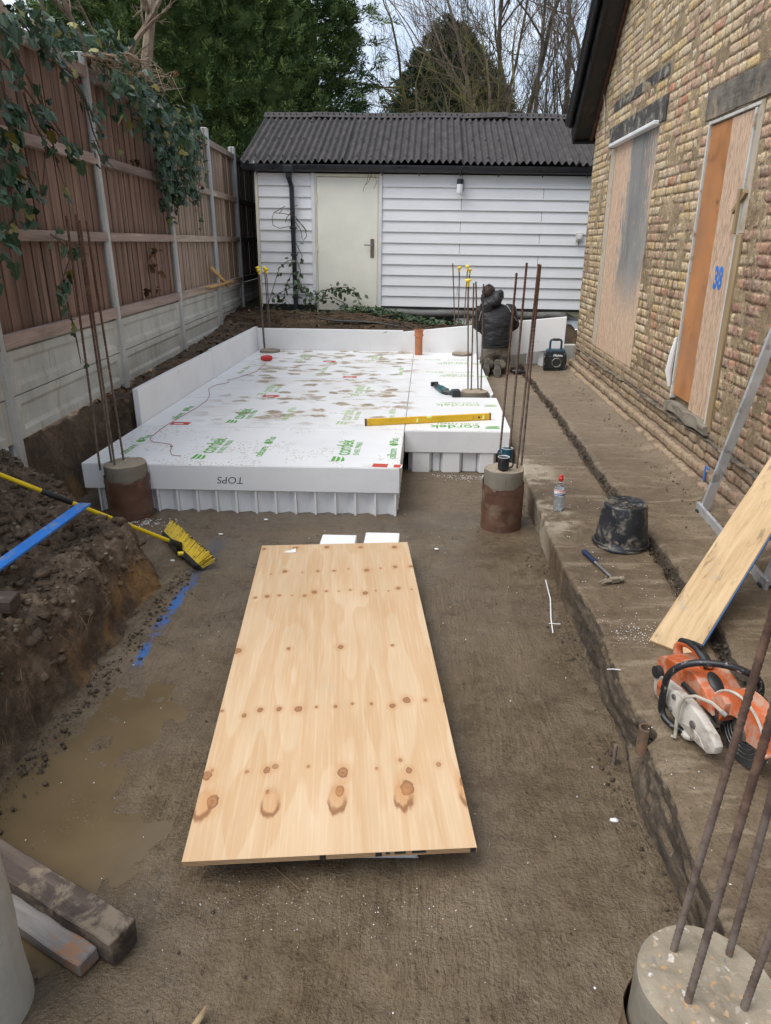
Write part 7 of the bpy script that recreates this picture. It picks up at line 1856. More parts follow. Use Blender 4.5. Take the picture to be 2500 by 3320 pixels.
def arcp(r, z): return [Mw @ Vector((r * math.cos(a), r * math.sin(a), z)) for a in arc]
o_, i_, o2, i2 = arcp(0.170, 0.045), arcp(0.070, 0.045), arcp(0.170, -0.045), arcp(0.164, -0.045)
i3 = arcp(0.164, 0.041); i4 = arcp(0.070, 0.041)
n = len(arc); vs = o_ + i_ + o2 + i2 + i3 + i4
fs = []
for k in range(n - 1):
    for A_, B_ in ((0, 1), (2, 0), (3, 2), (4, 3), (5, 4), (1, 5)): fs.append((A_ * n + k, A_ * n + k + 1, B_ * n + k + 1, B_ * n + k))
g.add(vs, fs); g.build('wheel_guard', M['orange'], cs, smooth=35)
mb = MB(); mb.tube([p + Vector((0, 0, 0)) for p in arcp(0.170, 0.043)], 0.006, 6); mb.build('guard_lip', M['saw_white'], cs, smooth=True)
mb = MB(); mb.prism([(0.34, 0.155), (0.385, 0.165), (0.39, 0.180), (0.34, 0.205)], -0.05, 0.05, XZm); mb.build('guard_tip', M['orange'], cs, bevel=0.004)
# front handle hoop, water hose, feet
mb = MB(); hp = [(0.06, -0.10, 0.028), (-0.01, -0.145, 0.026), (-0.07, -0.165, 0.034), (-0.105, -0.170, 0.065), (-0.112, -0.170, 0.12), (-0.110, -0.170, 0.21), (-0.098, -0.160, 0.265), (-0.07, -0.130, 0.315), (-0.025, -0.075, 0.350), (0.03, 0.0, 0.362), (0.075, 0.065, 0.350), (0.10, 0.115, 0.315), (0.108, 0.13, 0.27), (0.105, 0.125, 0.20), (0.09, 0.085, 0.13)]
sm = []
for k in range(len(hp) - 1):
    a, b = Vector(hp[k]), Vector(hp[k + 1]); p_, n_ = Vector(hp[max(k - 1, 0)]), Vector(hp[min(k + 2, len(hp) - 1)])
    for u in (0, 0.25, 0.5, 0.75):
        sm.append(0.5 * ((2 * a) + (b - p_) * u + (2 * p_ - 5 * a + 4 * b - n_) * u * u + (3 * a - p_ - 3 * b + n_) * u ** 3))
mb.tube(sm + [Vector(hp[-1])], 0.0155, 12); mb.build('front_handle', M['handle_black'], cs, smooth=True)
mb = MB(); hz = [(0.15, -0.08, 0.225), (0.11, -0.10, 0.243), (0.05, -0.135, 0.24), (0.015, -0.158, 0.215), (0.0, -0.165, 0.17), (0.0, -0.168, 0.10), (0.012, -0.172, 0.04), (0.022, -0.178, 0.012), (0.008, -0.185, 0.010)]
mb.tube(hz, 0.0078, 8); mb.build('water_hose', M['hose'], cs, smooth=True)
mb = MB(); mb.tube([(0.15, -0.08, 0.225), (0.172, -0.072, 0.218)], [0.012, 0.010], 8); mb.build('hose_fitting', M['steel'], cs, smooth=40)
for x, y in ((-0.20, -0.06), (-0.20, 0.06), (-0.02, -0.07), (-0.02, 0.05)):
    mb = MB(); mb.lathe([(0.022, 0.0), (0.024, 0.012), (0.016, 0.05)], 12, Matrix.Translation((x, y, 0))); mb.build('rubber_foot', M['black_rubber'], cs, smooth=40)
mb = MB(); mb.tube([(0.0, -0.125, 0.02), (0.035, -0.125, 0.024), (0.06, -0.12, 0.03)], [0.02, 0.024, 0.016], 10); mb.build('base_bracket', M['saw_white'], cs, smooth=40)
# ------------------------------------------------------------------ kneeling person, seen from behind (facing +y)
YP = 9.98
def PP(x, y, dy=0.0):
    v = PY(x, y, YP); return Vector((v.x, YP + dy, v.z))
per = thing('person', 'person kneeling with back turned, black hooded jacket and khaki work trousers', 'person', (PP(1610, 1100).x, YP, 0.2))
def ell(mb, c, r, n=14, m=9, M_=None):
    c = Vector(c); o = len(mb.v)
    for i in range(m + 1):
        t = math.pi * i / m
        for k in range(n):
            a = 2 * math.pi * k / n
            v = Vector((r[0] * math.sin(t) * math.cos(a), r[1] * math.sin(t) * math.sin(a), r[2] * math.cos(t)))
            mb.v.append(c + (M_ @ v if M_ is not None else v))
    for i in range(m):
        for k in range(n): mb.f.append((o + i * n + k, o + (i + 1) * n + k, o + (i + 1) * n + (k + 1) % n, o + i * n + (k + 1) % n))
def person_build():
    cx = PP(1610, 1060).x
    hip = PP(1608, 1135); hem = PP(1608, 1118)
    shL, shR = PP(1563, 1008, 0.10), PP(1657, 1004, 0.10)
    elL, elR = PP(1556, 1062, 0.22), PP(1672, 1058, 0.20)
    haL, haR = PP(1590, 1098, 0.42), PP(1632, 1096, 0.42)
    neck = PP(1600, 985, 0.14); head = PP(1588, 958, 0.20)
    kL, kR = Vector((cx - 0.10, YP + 0.06, 0.255)), Vector((cx + 0.10, YP + 0.06, 0.255))
    aL, aR = Vector((PP(1580, 1195).x + 0.01, YP - 0.22, 0.36)), Vector((PP(1618, 1195).x, YP - 0.20, 0.35))
    hL, hR = hip + Vector((-0.095, 0, -0.02)), hip + Vector((0.095, 0, -0.02))
    # body: one skinned figure under the clothes
    bm = bmesh.new(); sk = []
    def V(p, r): sk.append(r); return bm.verts.new(p)
    pel = V(hip + Vector((0, 0, 0.02)), 0.125); chest = V(PP(1608, 1050, 0.06), 0.14); up = V(PP(1605, 1010, 0.11), 0.11); nk = V(neck, 0.055); hd0 = V(head + Vector((0, 0, -0.03)), 0.085); hd1 = V(head + Vector((0, 0.01, 0.05)), 0.082)
    nose = V(head + Vector((0, 0.10, -0.03)), 0.014)
    E = [(pel, chest), (chest, up), (up, nk), (nk, hd0), (hd0, hd1), (hd0, nose)]
    for s, sh, el_, ha, h_, k_, a_ in ((-1, shL, elL, haL, hL, kL, aL), (1, shR, elR, haR, hR, kR, aR)):
        v1 = V(sh + Vector((-s * 0.03, 0, -0.02)), 0.06); v2 = V(el_ + Vector((-s * 0.02, 0, 0)), 0.045); v3 = V(ha, 0.028); pm = V(ha + Vector((-s * 0.01, 0.06, -0.01)), 0.030)
        E += [(up, v1), (v1, v2), (v2, v3), (v3, pm)]
        for i in range(4):
            b0 = V(ha + Vector((-s * 0.005 + (i - 1.5) * 0.019, 0.105, -0.015)), 0.009); b1 = V(ha + Vector((-s * 0.005 + (i - 1.5) * 0.019, 0.135, -0.040 - 0.004 * i)), 0.008); E += [(pm, b0), (b0, b1)]
        th = V(ha + Vector((-s * 0.045, 0.07, -0.02)), 0.010); E += [(pm, th)]
        h1 = V(h_, 0.095); k1 = V(k_, 0.055); a1 = V(a_ + Vector((0, 0.05, 0.0)), 0.028); f1 = V(a_ + Vector((0, 0.02, -0.02)), 0.018)
        E += [(pel, h1), (h1, k1), (k1, a1), (a1, f1)]
    for a, b in E: bm.edges.new((a, b))
    me = bpy.data.meshes.new('body'); bm.verts.ensure_lookup_table(); bm.to_mesh(me); bm.free()
    o = bpy.data.objects.new('tmp_body', me); COL.objects.link(o)
    m = o.modifiers.new('Skin', 'SKIN'); m.use_smooth_shade = True
    for i, r in enumerate(sk): me.skin_vertices[0].data[i].radius = (r, r)
    me.skin_vertices[0].data[0].use_root = True
    o.modifiers.new('Sub', 'SUBSURF').render_levels = 1
    dg = bpy.context.evaluated_depsgraph_get(); dg.update()
    bmsh = bpy.data.meshes.new_from_object(o.evaluated_get(dg)); bmsh.name = 'body'
    bpy.data.objects.remove(o)
    link('body', bmsh, M['skin'], per)
    def fold(me, amp, fx, fz, seed, zs=1.0):
        n = len(me.vertices); co = np.empty(n * 3, np.float32); me.vertices.foreach_get('co', co); co = co.reshape(-1, 3)
        no = np.empty(n * 3, np.float32); me.vertices.foreach_get('normal', no); no = no.reshape(-1, 3)
        k = amp * (fbm(co[:, 0] * fx + co[:, 2] * 6, co[:, 2] * fz, co[:, 1] * fx, s=seed, o=3))
        co = co + no * k[:, None]; me.vertices.foreach_set('co', co.ravel()); me.update()
    def remesh(mb, nm, vox, it): return evaluated(mb.mesh(nm), [('REMESH', dict(mode='VOXEL', voxel_size=vox, use_smooth_shade=True)), ('SMOOTH', dict(factor=0.5, iterations=it))], nm)
    # jacket: torso rings and sleeves
    mb = MB(); rings = [(1122, 1609, 0.200, 0.150, 0.0), (1108, 1609, 0.196, 0.152, 0.0), (1080, 1608, 0.190, 0.155, 0.02), (1050, 1610, 0.205, 0.165, 0.05), (1024, 1611, 0.225, 0.16, 0.09), (1006, 1610, 0.215, 0.14, 0.12), (994, 1606, 0.15, 0.11, 0.14), (984, 1602, 0.09, 0.09, 0.15)]
    o0 = len(mb.v); n = 28
    for y, x, rx, ry, dy in rings:
        c = PP(x, y, dy)
        for k in range(n):
            a = 2 * math.pi * k / n; ca, sa = math.cos(a), math.sin(a)
            mb.v.append(c + Vector((rx * math.copysign(abs(ca) ** 0.8, ca), ry * math.copysign(abs(sa) ** 0.8, sa), 0)))
    for i in range(len(rings) - 1):
        for k in range(n): mb.f.append((o0 + i * n + k, o0 + i * n + (k + 1) % n, o0 + (i + 1) * n + (k + 1) % n, o0 + (i + 1) * n + k))
    mb.f.append(tuple(o0 + k for k in reversed(range(n)))); mb.f.append(tuple(o0 + (len(rings) - 1) * n + k for k in range(n)))
    for sh, el_, ha in ((shL, elL, haL), (shR, elR, haR)):
        mb.tube([sh + (PP(1608, 1010, 0.1) - sh) * 0.25, sh, sh.lerp(el_, 0.5), el_, el_.lerp(ha, 0.5), ha], [0.085, 0.090, 0.083, 0.078, 0.062, 0.046], 16)
    me = remesh(mb, 'jacket', 0.011, 5)
    fold(me, 0.014, 7, 22, 5); fold(me, 0.006, 18, 50, 6)
    jk = link('jacket', me, M['jacket'], per)
    # hood bunched round the neck and to the right of the head
    mb = MB()
    ell(mb, PP(1594, 984, 0.08), (0.160, 0.12, 0.085), M_=Matrix.Rotation(-0.35, 3, 'Y'))
    ell(mb, PP(1615, 962, 0.12), (0.085, 0.10, 0.075)); ell(mb, PP(1622, 954, 0.12), (0.055, 0.07, 0.05))
    ell(mb, PP(1580, 998, 0.02), (0.09, 0.06, 0.085), M_=Matrix.Rotation(0.5, 3, 'Y')); ell(mb, PP(1570, 970, 0.14), (0.045, 0.08, 0.07))
    me = remesh(mb, 'hood', 0.010, 3); fold(me, 0.016, 12, 20, 8); fold(me, 0.006, 30, 45, 9)
    link('hood', me, M['jacket'], jk)
    # reflective piping across the shoulders: laid over the jacket back
    from mathutils.bvhtree import BVHTree
    bv = BVHTree.FromPolygons([v.co[:] for v in jk.data.vertices], [p.vertices[:] for p in jk.data.polygons])
    def onjacket(px, py):
        d = ray(px, py).normalized(); h = bv.ray_cast(CAM, d)
        return (h[0] - d * 0.004) if h[0] is not None else None
    for nm, path in (('piping', [(1601, 992), (1610, 988), (1622, 985), (1634, 986), (1644, 990), (1650, 999), (1656, 1010), (1663, 1022), (1670, 1032), (1676, 1040)]), ('piping', [(1562, 1008), (1558, 1016), (1556, 1026), (1553, 1040)])):
        pts = [q for q in (onjacket(*p) for p in path) if q is not None]
        if len(pts) > 2:
            mb = MB(); mb.tube(pts, 0.0042, 6); mb.build(nm, M['piping'], jk)
    # hem band and drawcord tabs
    mb = MB(); c = PP(1609, 1121, 0)
    mb.tube([c + Vector((0.198 * math.cos(a), 0.150 * math.sin(a), 0)) for a in [2 * math.pi * k / 36 for k in range(37)]], 0.010, 8); mb.build('hem', M['jacket'], jk, smooth=True)
    # trousers
    mb = MB(); ell(mb, hip + Vector((0, 0.0, 0.0)), (0.19, 0.145, 0.13))
    for h_, k_, a_ in ((hL, kL, aL), (hR, kR, aR)):
        mb.tube([h_ + Vector((0, -0.02, 0.04)), h_.lerp(k_, 0.4) + Vector((0, -0.03, 0)), h_.lerp(k_, 0.8) + Vector((0, -0.01, 0)), k_ + Vector((0, 0, -0.005))], [0.105, 0.112, 0.105, 0.075], 16)
        mb.tube([k_ + Vector((0, 0.02, 0.0)), k_.lerp(a_, 0.5) + Vector((0, 0, -0.02)), a_ + Vector((0, 0.01, -0.01))], [0.078, 0.082, 0.066], 14)
    me = remesh(mb, 'trousers', 0.011, 4); fold(me, 0.013, 9, 16, 12); fold(me, 0.006, 22, 30, 13)
    for v in me.vertices: v.co.z = max(v.co.z, 0.203)
    link('trousers', me, M['trousers'], per)
    # boots: toes on the ground, soles facing back
    for s, top, bot, tilt in ((-1, (1583, 1163), (1571, 1222), 0.20), (1, (1612, 1168), (1612, 1228), -0.03)):
        yb = YP - 0.33 if s < 0 else YP - 0.36
        tp, bt_ = PY(*top, yb), PY(*bot, yb)
        tp = Vector((tp.x, yb + 0.05, tp.z)); bt_ = Vector((bt_.x, yb - 0.02, 0.205))
        ax = (tp - bt_); L = ax.length; ax.normalize(); nb_ = Vector((0, -1, 0)); nb_ = (nb_ - ax * nb_.dot(ax)).normalized(); sx = ax.cross(nb_).normalized()
        out = [(-0.034, 0.0), (-0.050, 0.04), (-0.052, 0.085), (-0.042, 0.13), (-0.034, 0.17), (-0.038, 0.215), (-0.034, 0.25), (-0.02, 0.268), (0.0, 0.272), (0.022, 0.266), (0.036, 0.245), (0.039, 0.21), (0.036, 0.165), (0.044, 0.12), (0.051, 0.08), (0.047, 0.035), (0.03, 0.0), (0.0, -0.012)]
        f = L / 0.272
        mb = MB(); mb.prism([(x, y * f) for x, y in out], 0.0, 0.022, frame(sx, ax, nb_, bt_)); bo = mb.build('boot_sole', M['sole'], per, bevel=0.004)
        mb = MB()
        for k in range(9):
            yy = (0.02 + k * 0.027) * f
            if 3.6 < k < 5.5: continue
            mb.prism([(-0.034, yy), (0.0, yy + 0.010), (0.034, yy), (0.034, yy + 0.010), (0.0, yy + 0.020), (-0.034, yy + 0.010)], 0.022, 0.0275, frame(sx, ax, nb_, bt_))
        tag(mb.build('sole_tread', M['sole'], bo), kind='stuff')
        mb = MB(); C_ = frame(sx, ax, nb_, bt_)
        def cp(x, y, z): return C_ @ Vector((x, y * f, z))
        mb.tube([cp(0, 0.01, -0.02), cp(0, 0.07, -0.03), cp(0, 0.14, -0.04), cp(0, 0.21, -0.035), cp(0, 0.255, -0.03)], [0.030, 0.045, 0.045, 0.042, 0.030], 14)
        mb.tube([cp(0, 0.20, -0.04), cp(0, 0.19, -0.11), cp(0, 0.18, -0.15)], [0.047, 0.056, 0.060], 14)
        me = remesh(mb, 'boot', 0.009, 3); link('boot', me, M['boot'], per)
    # hair
    mb = MB(); ell(mb, head + Vector((0, 0.0, 0.02)), (0.092, 0.105, 0.105)); me = remesh(mb, 'hair', 0.008, 2); fold(me, 0.004, 40, 40, 21)
    hr = link('hair', me, M['hair'], per)
    mb = MB(); rg = random.Random(2)
    for i in range(300):
        a, t = rg.uniform(0, 6.283), rg.uniform(0, 1.5)
        d = Vector((math.sin(t) * math.cos(a), math.sin(t) * math.sin(a), math.cos(t)))
        p = head + Vector((0.090 * d.x, 0.103 * d.y, 0.02 + 0.103 * d.z)); e = p + (d + Vector((rg.uniform(-.5, .5), rg.uniform(-.5, .3), rg.uniform(-.3, .6)))) * rg.uniform(0.006, 0.015)
        mb.tube([p, e], [0.0022, 0.0008], 3, caps=False)
    tag(mb.build('hair_tufts', M['hair'], hr), kind='stuff')
person_build()
# ------------------------------------------------------------------ plants
def leaf_poly(kind):
    if kind == 'ivy':
        return np.array([(0, 0), (0.30, -0.10), (0.50, 0.18), (0.27, 0.36), (0.34, 0.62), (0, 1.0), (-0.34, 0.62), (-0.27, 0.36), (-0.50, 0.18), (-0.30, -0.10)], float)
    return np.array([(0, 0), (0.24, 0.2), (0.30, 0.5), (0.17, 0.8), (0, 1.0), (-0.17, 0.8), (-0.30, 0.5), (-0.24, 0.2)], float)
def leaf_verts(kind, size, fold, curl):
    p = leaf_poly(kind)
    z = -fold * np.abs(p[:, 0]) - curl * (p[:, 1] - 0.4) ** 2
    return np.stack([p[:, 0], p[:, 1], z], 1) * size
def leaf_faces(kind):
    n = len(leaf_poly(kind)); h = n // 2       # two halves folded on the midrib
    return [tuple(range(0, h + 1)), tuple([0] + list(range(h, n)))]
def basis(tip, nrm):
    t = tip / (np.linalg.norm(tip) + 1e-9); n = nrm - t * np.dot(nrm, t); n = n / (np.linalg.norm(n) + 1e-9)
    return np.stack([np.cross(t, n), t, n], 1)
def thick_leaf_mesh(kind, fold, curl):
    v = leaf_verts(kind, 1.0, fold, curl); me = bpy.data.meshes.new('leaf'); fs = leaf_faces(kind)
    me.from_pydata([tuple(x) for x in v], [], fs); me.update(); return me
def leaves_np(kind, items):
    """items: (pos, tip, normal, size, fold, curl) -> one mesh"""
    V = []; F = []; off = 0; fs = leaf_faces(kind); n = len(leaf_poly(kind))
    for p, t, nn, s, fo, cu in items:
        B = basis(t, nn); V.append(leaf_verts(kind, s, fo, cu) @ B.T + p)
        for f in fs: F.append(tuple(i + off for i in f))
        off += n
    me = bpy.data.meshes.new('leaves'); me.from_pydata(np.concatenate(V).tolist(), [], F); me.update(); return me

def make_ivy():
    rg = np.random.default_rng(42)
    ivy = thing('climbing_ivy', 'dark ivy spilling over the fence top and trailing down its boards', 'ivy', PF(560, 1000))
    stems = MB(); pale = MB(); items = []
    nrm0 = np.array([0.9, -0.35, 0.3])
    def add_leaf(p, s, down=0.75):
        tip = np.array([rg.normal(0.15, 0.35), rg.normal(-0.15, 0.45), -down + rg.normal(0, 0.35)])
        nn = nrm0 + rg.normal(0, 0.45, 3)
        items.append((np.array(p) + rg.normal(0, 0.012, 3), tip, nn, s * 0.82, rg.uniform(0.1, 0.55), rg.uniform(0.0, 0.5)))
    # trailing stems as seen against the fence
    trails = [([(5, 90), (60, 190), (130, 330), (205, 440), (260, 520)], 15, 0.11), ([(0, 190), (70, 270), (140, 370), (215, 470), (262, 500)], 13, 0.10), ([(60, 60), (150, 170), (230, 260), (290, 350), (335, 440), (372, 445)], 15, 0.10),
              ([(110, 70), (200, 190), (265, 300), (310, 400)], 14, 0.09), ([(0, 250), (20, 330), (35, 420), (20, 520), (30, 640), (60, 760)], 20, 0.12), ([(10, 380), (60, 470), (90, 560), (120, 620)], 13, 0.11),
              ([(0, 480), (40, 560), (75, 650), (110, 740)], 13, 0.11), ([(75, 300), (110, 400), (150, 470), (140, 600), (120, 640)], 8, 0.09), ([(130, 300), (165, 430), (185, 530), (205, 590)], 7, 0.09),
              ([(240, 220), (275, 320), (300, 420), (330, 500), (400, 580)], 9, 0.08), ([(285, 170), (340, 240), (410, 300), (470, 330)], 7, 0.09), ([(305, 460), (330, 520), (370, 570)], 4, 0.08),
              ([(165, 760), (205, 790), (230, 830), (205, 900), (215, 960), (232, 1030)], 7, 0.10), ([(180, 770), (240, 790), (290, 830)], 6, 0.10), ([(232, 1030), (250, 1110), (263, 1180)], 4, 0.07), ([(205, 900), (195, 925), (190, 960)], 5, 0.12)]
    for path, n, s in trails:
        off = rg.uniform(0.10, 0.22)
        P = [PF(x, y, off) for x, y in path]
        stems.tube(P, [0.006] * (len(P) - 1) + [0.002], 5)
        for i in range(n):
            k = rg.uniform(0, len(P) - 1.001); a = int(k); q = P[a].lerp(P[a + 1], k - a)
            e = q + Vector((rg.normal(0.02, 0.02), rg.normal(0, 0.04), rg.normal(-0.03, 0.03)))
            stems.tube([q, e], 0.0022, 4); add_leaf(e, s * rg.uniform(0.65, 1.2))
    # near-left mass at the frame edge
    for i in range(70):
        q = PF(rg.uniform(-60, 70), rg.uniform(20, 900) ** 1.0, rg.uniform(0.10, 0.35)); 
        if rg.random() < 0.75: add_leaf(q, rg.uniform(0.08, 0.14))
    # top band along the fence head
    for i in range(230):
        t = rg.random(); x = 0 + t * 430; y = 70 + t * 95 + rg.normal(0, 30) - 10 * math.sin(t * 9)
        add_leaf(PF(x, y, rg.uniform(-0.15, 0.2)), rg.uniform(0.06, 0.115), 0.5)
    # big cascade over the third post: hangs as a tapering curtain
    for i in range(620):
        t = rg.random() ** 0.85
        x = 395 + 190 * t + rg.normal(0, 34 + 22 * math.sin(t * 3.1)); y = 195 + 270 * t + abs(rg.normal(0, 34))
        if rg.random() < 0.42: x = 520 + 120 * rg.random() ** 0.8 + rg.normal(0, 12); y = 330 + rg.random() ** 0.9 * 330
        add_leaf(PF(x, y, rg.uniform(0.02, 0.34)), rg.uniform(0.07, 0.125))
    for i in range(26):
        x0 = rg.uniform(500, 650); y0 = rg.uniform(380, 540); L = rg.uniform(90, 260)
        P = [PF(x0 + (L * k / 4) * 0.16 + rg.normal(0, 4), y0 + L * k / 4, 0.10) for k in range(5)]; stems.tube(P, [0.004] * 4 + [0.0015], 4)
        for k in range(int(L / 22)):
            j = rg.uniform(0, 3.99); a = int(j); add_leaf(P[a].lerp(P[a + 1], j - a), rg.uniform(0.06, 0.10))
    for i in range(46):               # bare woody runners under the cascade
        x0 = rg.uniform(270, 420); P = [PF(x0 + k * rg.uniform(18, 42) + rg.normal(0, 5), 175 + 14 * k * rg.uniform(0.4, 1.2) + k * k * rg.uniform(1.5, 4.5) + rg.normal(0, 4), rg.uniform(0.0, 0.22)) for k in range(6)]
        pale.tube(P, [0.007, 0.006, 0.005, 0.0045, 0.004, 0.002], 4)
    rgd = random.Random(1)
    stems.build('stems', M['vine'], ivy); pale.build('runners', M['vine_pale'], ivy)
    # nearest/largest leaves singly, the rest joined
    items.sort(key=lambda it: -it[3] / np.linalg.norm(it[0] - np.array(CAM)))
    vis = items[:300]; rest = items[300:]
    protos = [thick_leaf_mesh('ivy', f, c) for f, c in ((0.15, 0.1), (0.3, 0.25), (0.5, 0.4), (0.1, 0.45), (0.4, 0.05))]
    protos_y = [m.copy() for m in protos[:2]]
    for m in protos: m.materials.append(M['ivy'])
    for m in protos_y: m.materials.append(M['ivy_yellow'])
    for i, (p, t, nn, s, fo, cu) in enumerate(vis):
        me = rgd.choice(protos_y) if rgd.random() < 0.09 else rgd.choice(protos)
        o = link('leaf', me, None, ivy); B = basis(t, nn)
        o.matrix_basis = Matrix(((B[0, 0], B[0, 1], B[0, 2], p[0]), (B[1, 0], B[1, 1], B[1, 2], p[1]), (B[2, 0], B[2, 1], B[2, 2], p[2]), (0, 0, 0, 1))) @ Matrix.Diagonal((s, s, s, 1))
    yl = [it for k, it in enumerate(rest) if k % 13 == 0]; gr = [it for k, it in enumerate(rest) if k % 13]
    tag(link('leaves', leaves_np('ivy', gr), M['ivy'], ivy), kind='stuff'); tag(link('leaves', leaves_np('ivy', yl), M['ivy_yellow'], ivy), kind='stuff')
    # withered bits
    it = []
    for x, y in [(510, 800), (500, 860), (520, 880), (505, 830), (300, 190), (330, 195), (360, 200), (575, 235), (445, 520), (500, 930)] * 3:
        it.append((np.array(PF(x + rg.normal(0, 8), y + rg.normal(0, 8), 0.07)), rg.normal(0, 0.5, 3) + np.array([0, 0, -1]), nrm0 + rg.normal(0, 0.5, 3), rg.uniform(0.05, 0.09), 0.7, 0.8))
    tag(link('withered_leaves', leaves_np('ivy', it), M['dead_leaf'], ivy), kind='stuff')
make_ivy()

# bramble and ivy at the foot of the shed
def ground_plants():
    rg = np.random.default_rng(77)
    bb = thing('bramble', 'leafy bramble arching across the shed door and up the downpipe', 'bramble', (-1.9, 11.9, 0.86))
    st = MB(); items = []
    arcs = [([(1000, 985), (1040, 945), (1080, 933), (1120, 932), (1150, 945), (1165, 980), (1185, 1005)], 46), ([(1010, 1000), (1040, 970), (1080, 965), (1120, 985), (1140, 1005)], 26), ([(870, 985), (890, 920), (905, 870), (935, 845), (950, 842)], 8), ([(965, 850), (975, 880), (968, 910), (985, 940), (1000, 975)], 16), ([(960, 945), (985, 930), (1000, 950), (1030, 955)], 22), ([(880, 970), (915, 945), (950, 930), (980, 920)], 10), ([(915, 985), (930, 920), (950, 875)], 6), ([(890, 990), (920, 965), (940, 985)], 8), ([(1050, 960), (1060, 940), (1095, 938), (1110, 960)], 18), ([(960, 790), (980, 830), (972, 860)], 5)]
    for path, n in arcs:
        P = [PY(x, y, rg.uniform(11.62, 11.85)) for x, y in path]
        P = [PY(x, y, 11.80 + 0.06 * math.sin(i)) for i, (x, y) in enumerate(path)]
        st.tube(P, [0.006] * (len(P) - 1) + [0.002], 5)
        for i in range(n):
            k = rg.uniform(0, len(P) - 1.001); a = int(k); q = np.array(P[a].lerp(P[a + 1], k - a)) + rg.normal(0, 0.035, 3) * np.array([1, 0.5, 1])
            items.append((q, np.array([rg.normal(0, 0.7), rg.normal(-0.2, 0.4), rg.normal(-0.5, 0.4)]), np.array([0, -0.8, 0.6]) + rg.normal(0, 0.4, 3), rg.uniform(0.055, 0.10), 0.25, 0.2))
    st.build('stems', M['vine'], bb)
    P5 = [thick_leaf_mesh('oval', f, 0.2) for f in (0.15, 0.3, 0.5)]
    for m in P5: m.materials.append(M['bramble'])
    for p, t, nn, s, fo, cu in items:
        o = link('leaf', P5[int(rg.integers(3))], None, bb); B = basis(t, nn)
        o.matrix_basis = Matrix(((B[0, 0], B[0, 1], B[0, 2], p[0]), (B[1, 0], B[1, 1], B[1, 2], p[1]), (B[2, 0], B[2, 1], B[2, 2], p[2]), (0, 0, 0, 1))) @ Matrix.Diagonal((s, s, s, 1))
    # dry twigs caught on the downpipe and above the door
    dv = thing('dry_vine', 'dry leafless vine loops caught on the shed downpipe', 'vine', PY(955, 980, 11.85))
    mb = MB()
    for path in ([(950, 700), (920, 692), (888, 690), (882, 705), (885, 730), (905, 740), (935, 735), (950, 735)], [(888, 690), (905, 680), (925, 668)], [(950, 680), (930, 705), (925, 720)], [(955, 700), (975, 725), (990, 745), (995, 765), (983, 780)], [(960, 710), (985, 735), (995, 750)], [(958, 720), (975, 745), (980, 775)], [(905, 693), (915, 680)], [(965, 665), (950, 672)]):
        mb.tube([PY(x, y, 11.84 + 0.03 * (i % 2)) for i, (x, y) in enumerate(path)], 0.0055, 5)
    mb.build('loops', M['vine'], dv)
    mb = MB()
    for path in ([(1195, 565), (1190, 590), (1180, 608), (1177, 622)], [(1205, 565), (1195, 590), (1185, 600)], [(1215, 568), (1222, 590), (1212, 612)], [(1196, 575), (1210, 570)]):
        mb.tube([PY(x, y, 11.93) for x, y in path], 0.004, 5)
    one(mb, 'dry_tendrils', M['vine_pale'], 'dry tendrils hanging from the gutter over the shed door', 'vine')
    # low ivy carpet and leaf litter: uncountable
    items = []; lit = []
    for i in range(900):
        x = rg.normal(-0.55, 0.5) if rg.random() < 0.8 else rg.uniform(-2.8, 1.9); y = rg.uniform(11.5, 11.95)
        z = float(backsoil(np.array([x]), np.array([y]))[2][0])
        items.append((np.array([x, y, z + rg.uniform(0.0, 0.11) * (1 if abs(x + 0.3) < 1.1 else 0.4)]), np.array([rg.normal(0, 0.7), rg.normal(-0.4, 0.5), rg.normal(-0.1, 0.3)]), np.array([0, -0.3, 1]) + rg.normal(0, 0.4, 3), rg.uniform(0.035, 0.075), 0.2, 0.2))
    tag(link('ground_ivy', leaves_np('ivy', items), M['bramble']), 'low ivy carpet on the earth in front of the shed', 'ground ivy', None, 'stuff')
    for i in range(1800):
        if rg.random() < 0.7: x, y = rg.uniform(-3.1, 1.9), rg.uniform(10.8, 11.9); z = float(backsoil(np.array([x]), np.array([y]))[2][0])
        else:
            x, y = rg.uniform(-3.0, -2.62), rg.uniform(5.8, 11); z = float(strip(np.array([x]), np.array([y]))[2][0])
        lit.append((np.array([x, y, z + 0.008]), rg.normal(0, 1, 3) * np.array([1, 1, 0.25]), np.array([0, 0, 1]) + rg.normal(0, 0.5, 3), rg.uniform(0.03, 0.075), 0.5, 0.6))
    tag(link('leaf_litter', leaves_np('oval', lit), M['dead_leaf']), 'brown leaf litter on the earth along fence and shed', 'leaf litter', None, 'stuff')
    mb = MB()
    for i in range(420):
        x, y = rg.uniform(-3.0, 1.6), rg.uniform(10.75, 11.8); z = float(backsoil(np.array([x]), np.array([y]))[2][0]) + 0.015
        a = rg.uniform(0, 6.28); L = rg.uniform(0.06, 0.32); d = Vector((math.cos(a), math.sin(a) * 0.6, rg.normal(0, 0.12))) * L
        p = Vector((x, y, z)); mb.tube([p, p + d * 0.5 + Vector((0, 0, rg.uniform(0, 0.03))), p + d], [0.005, 0.004, 0.002], 4)
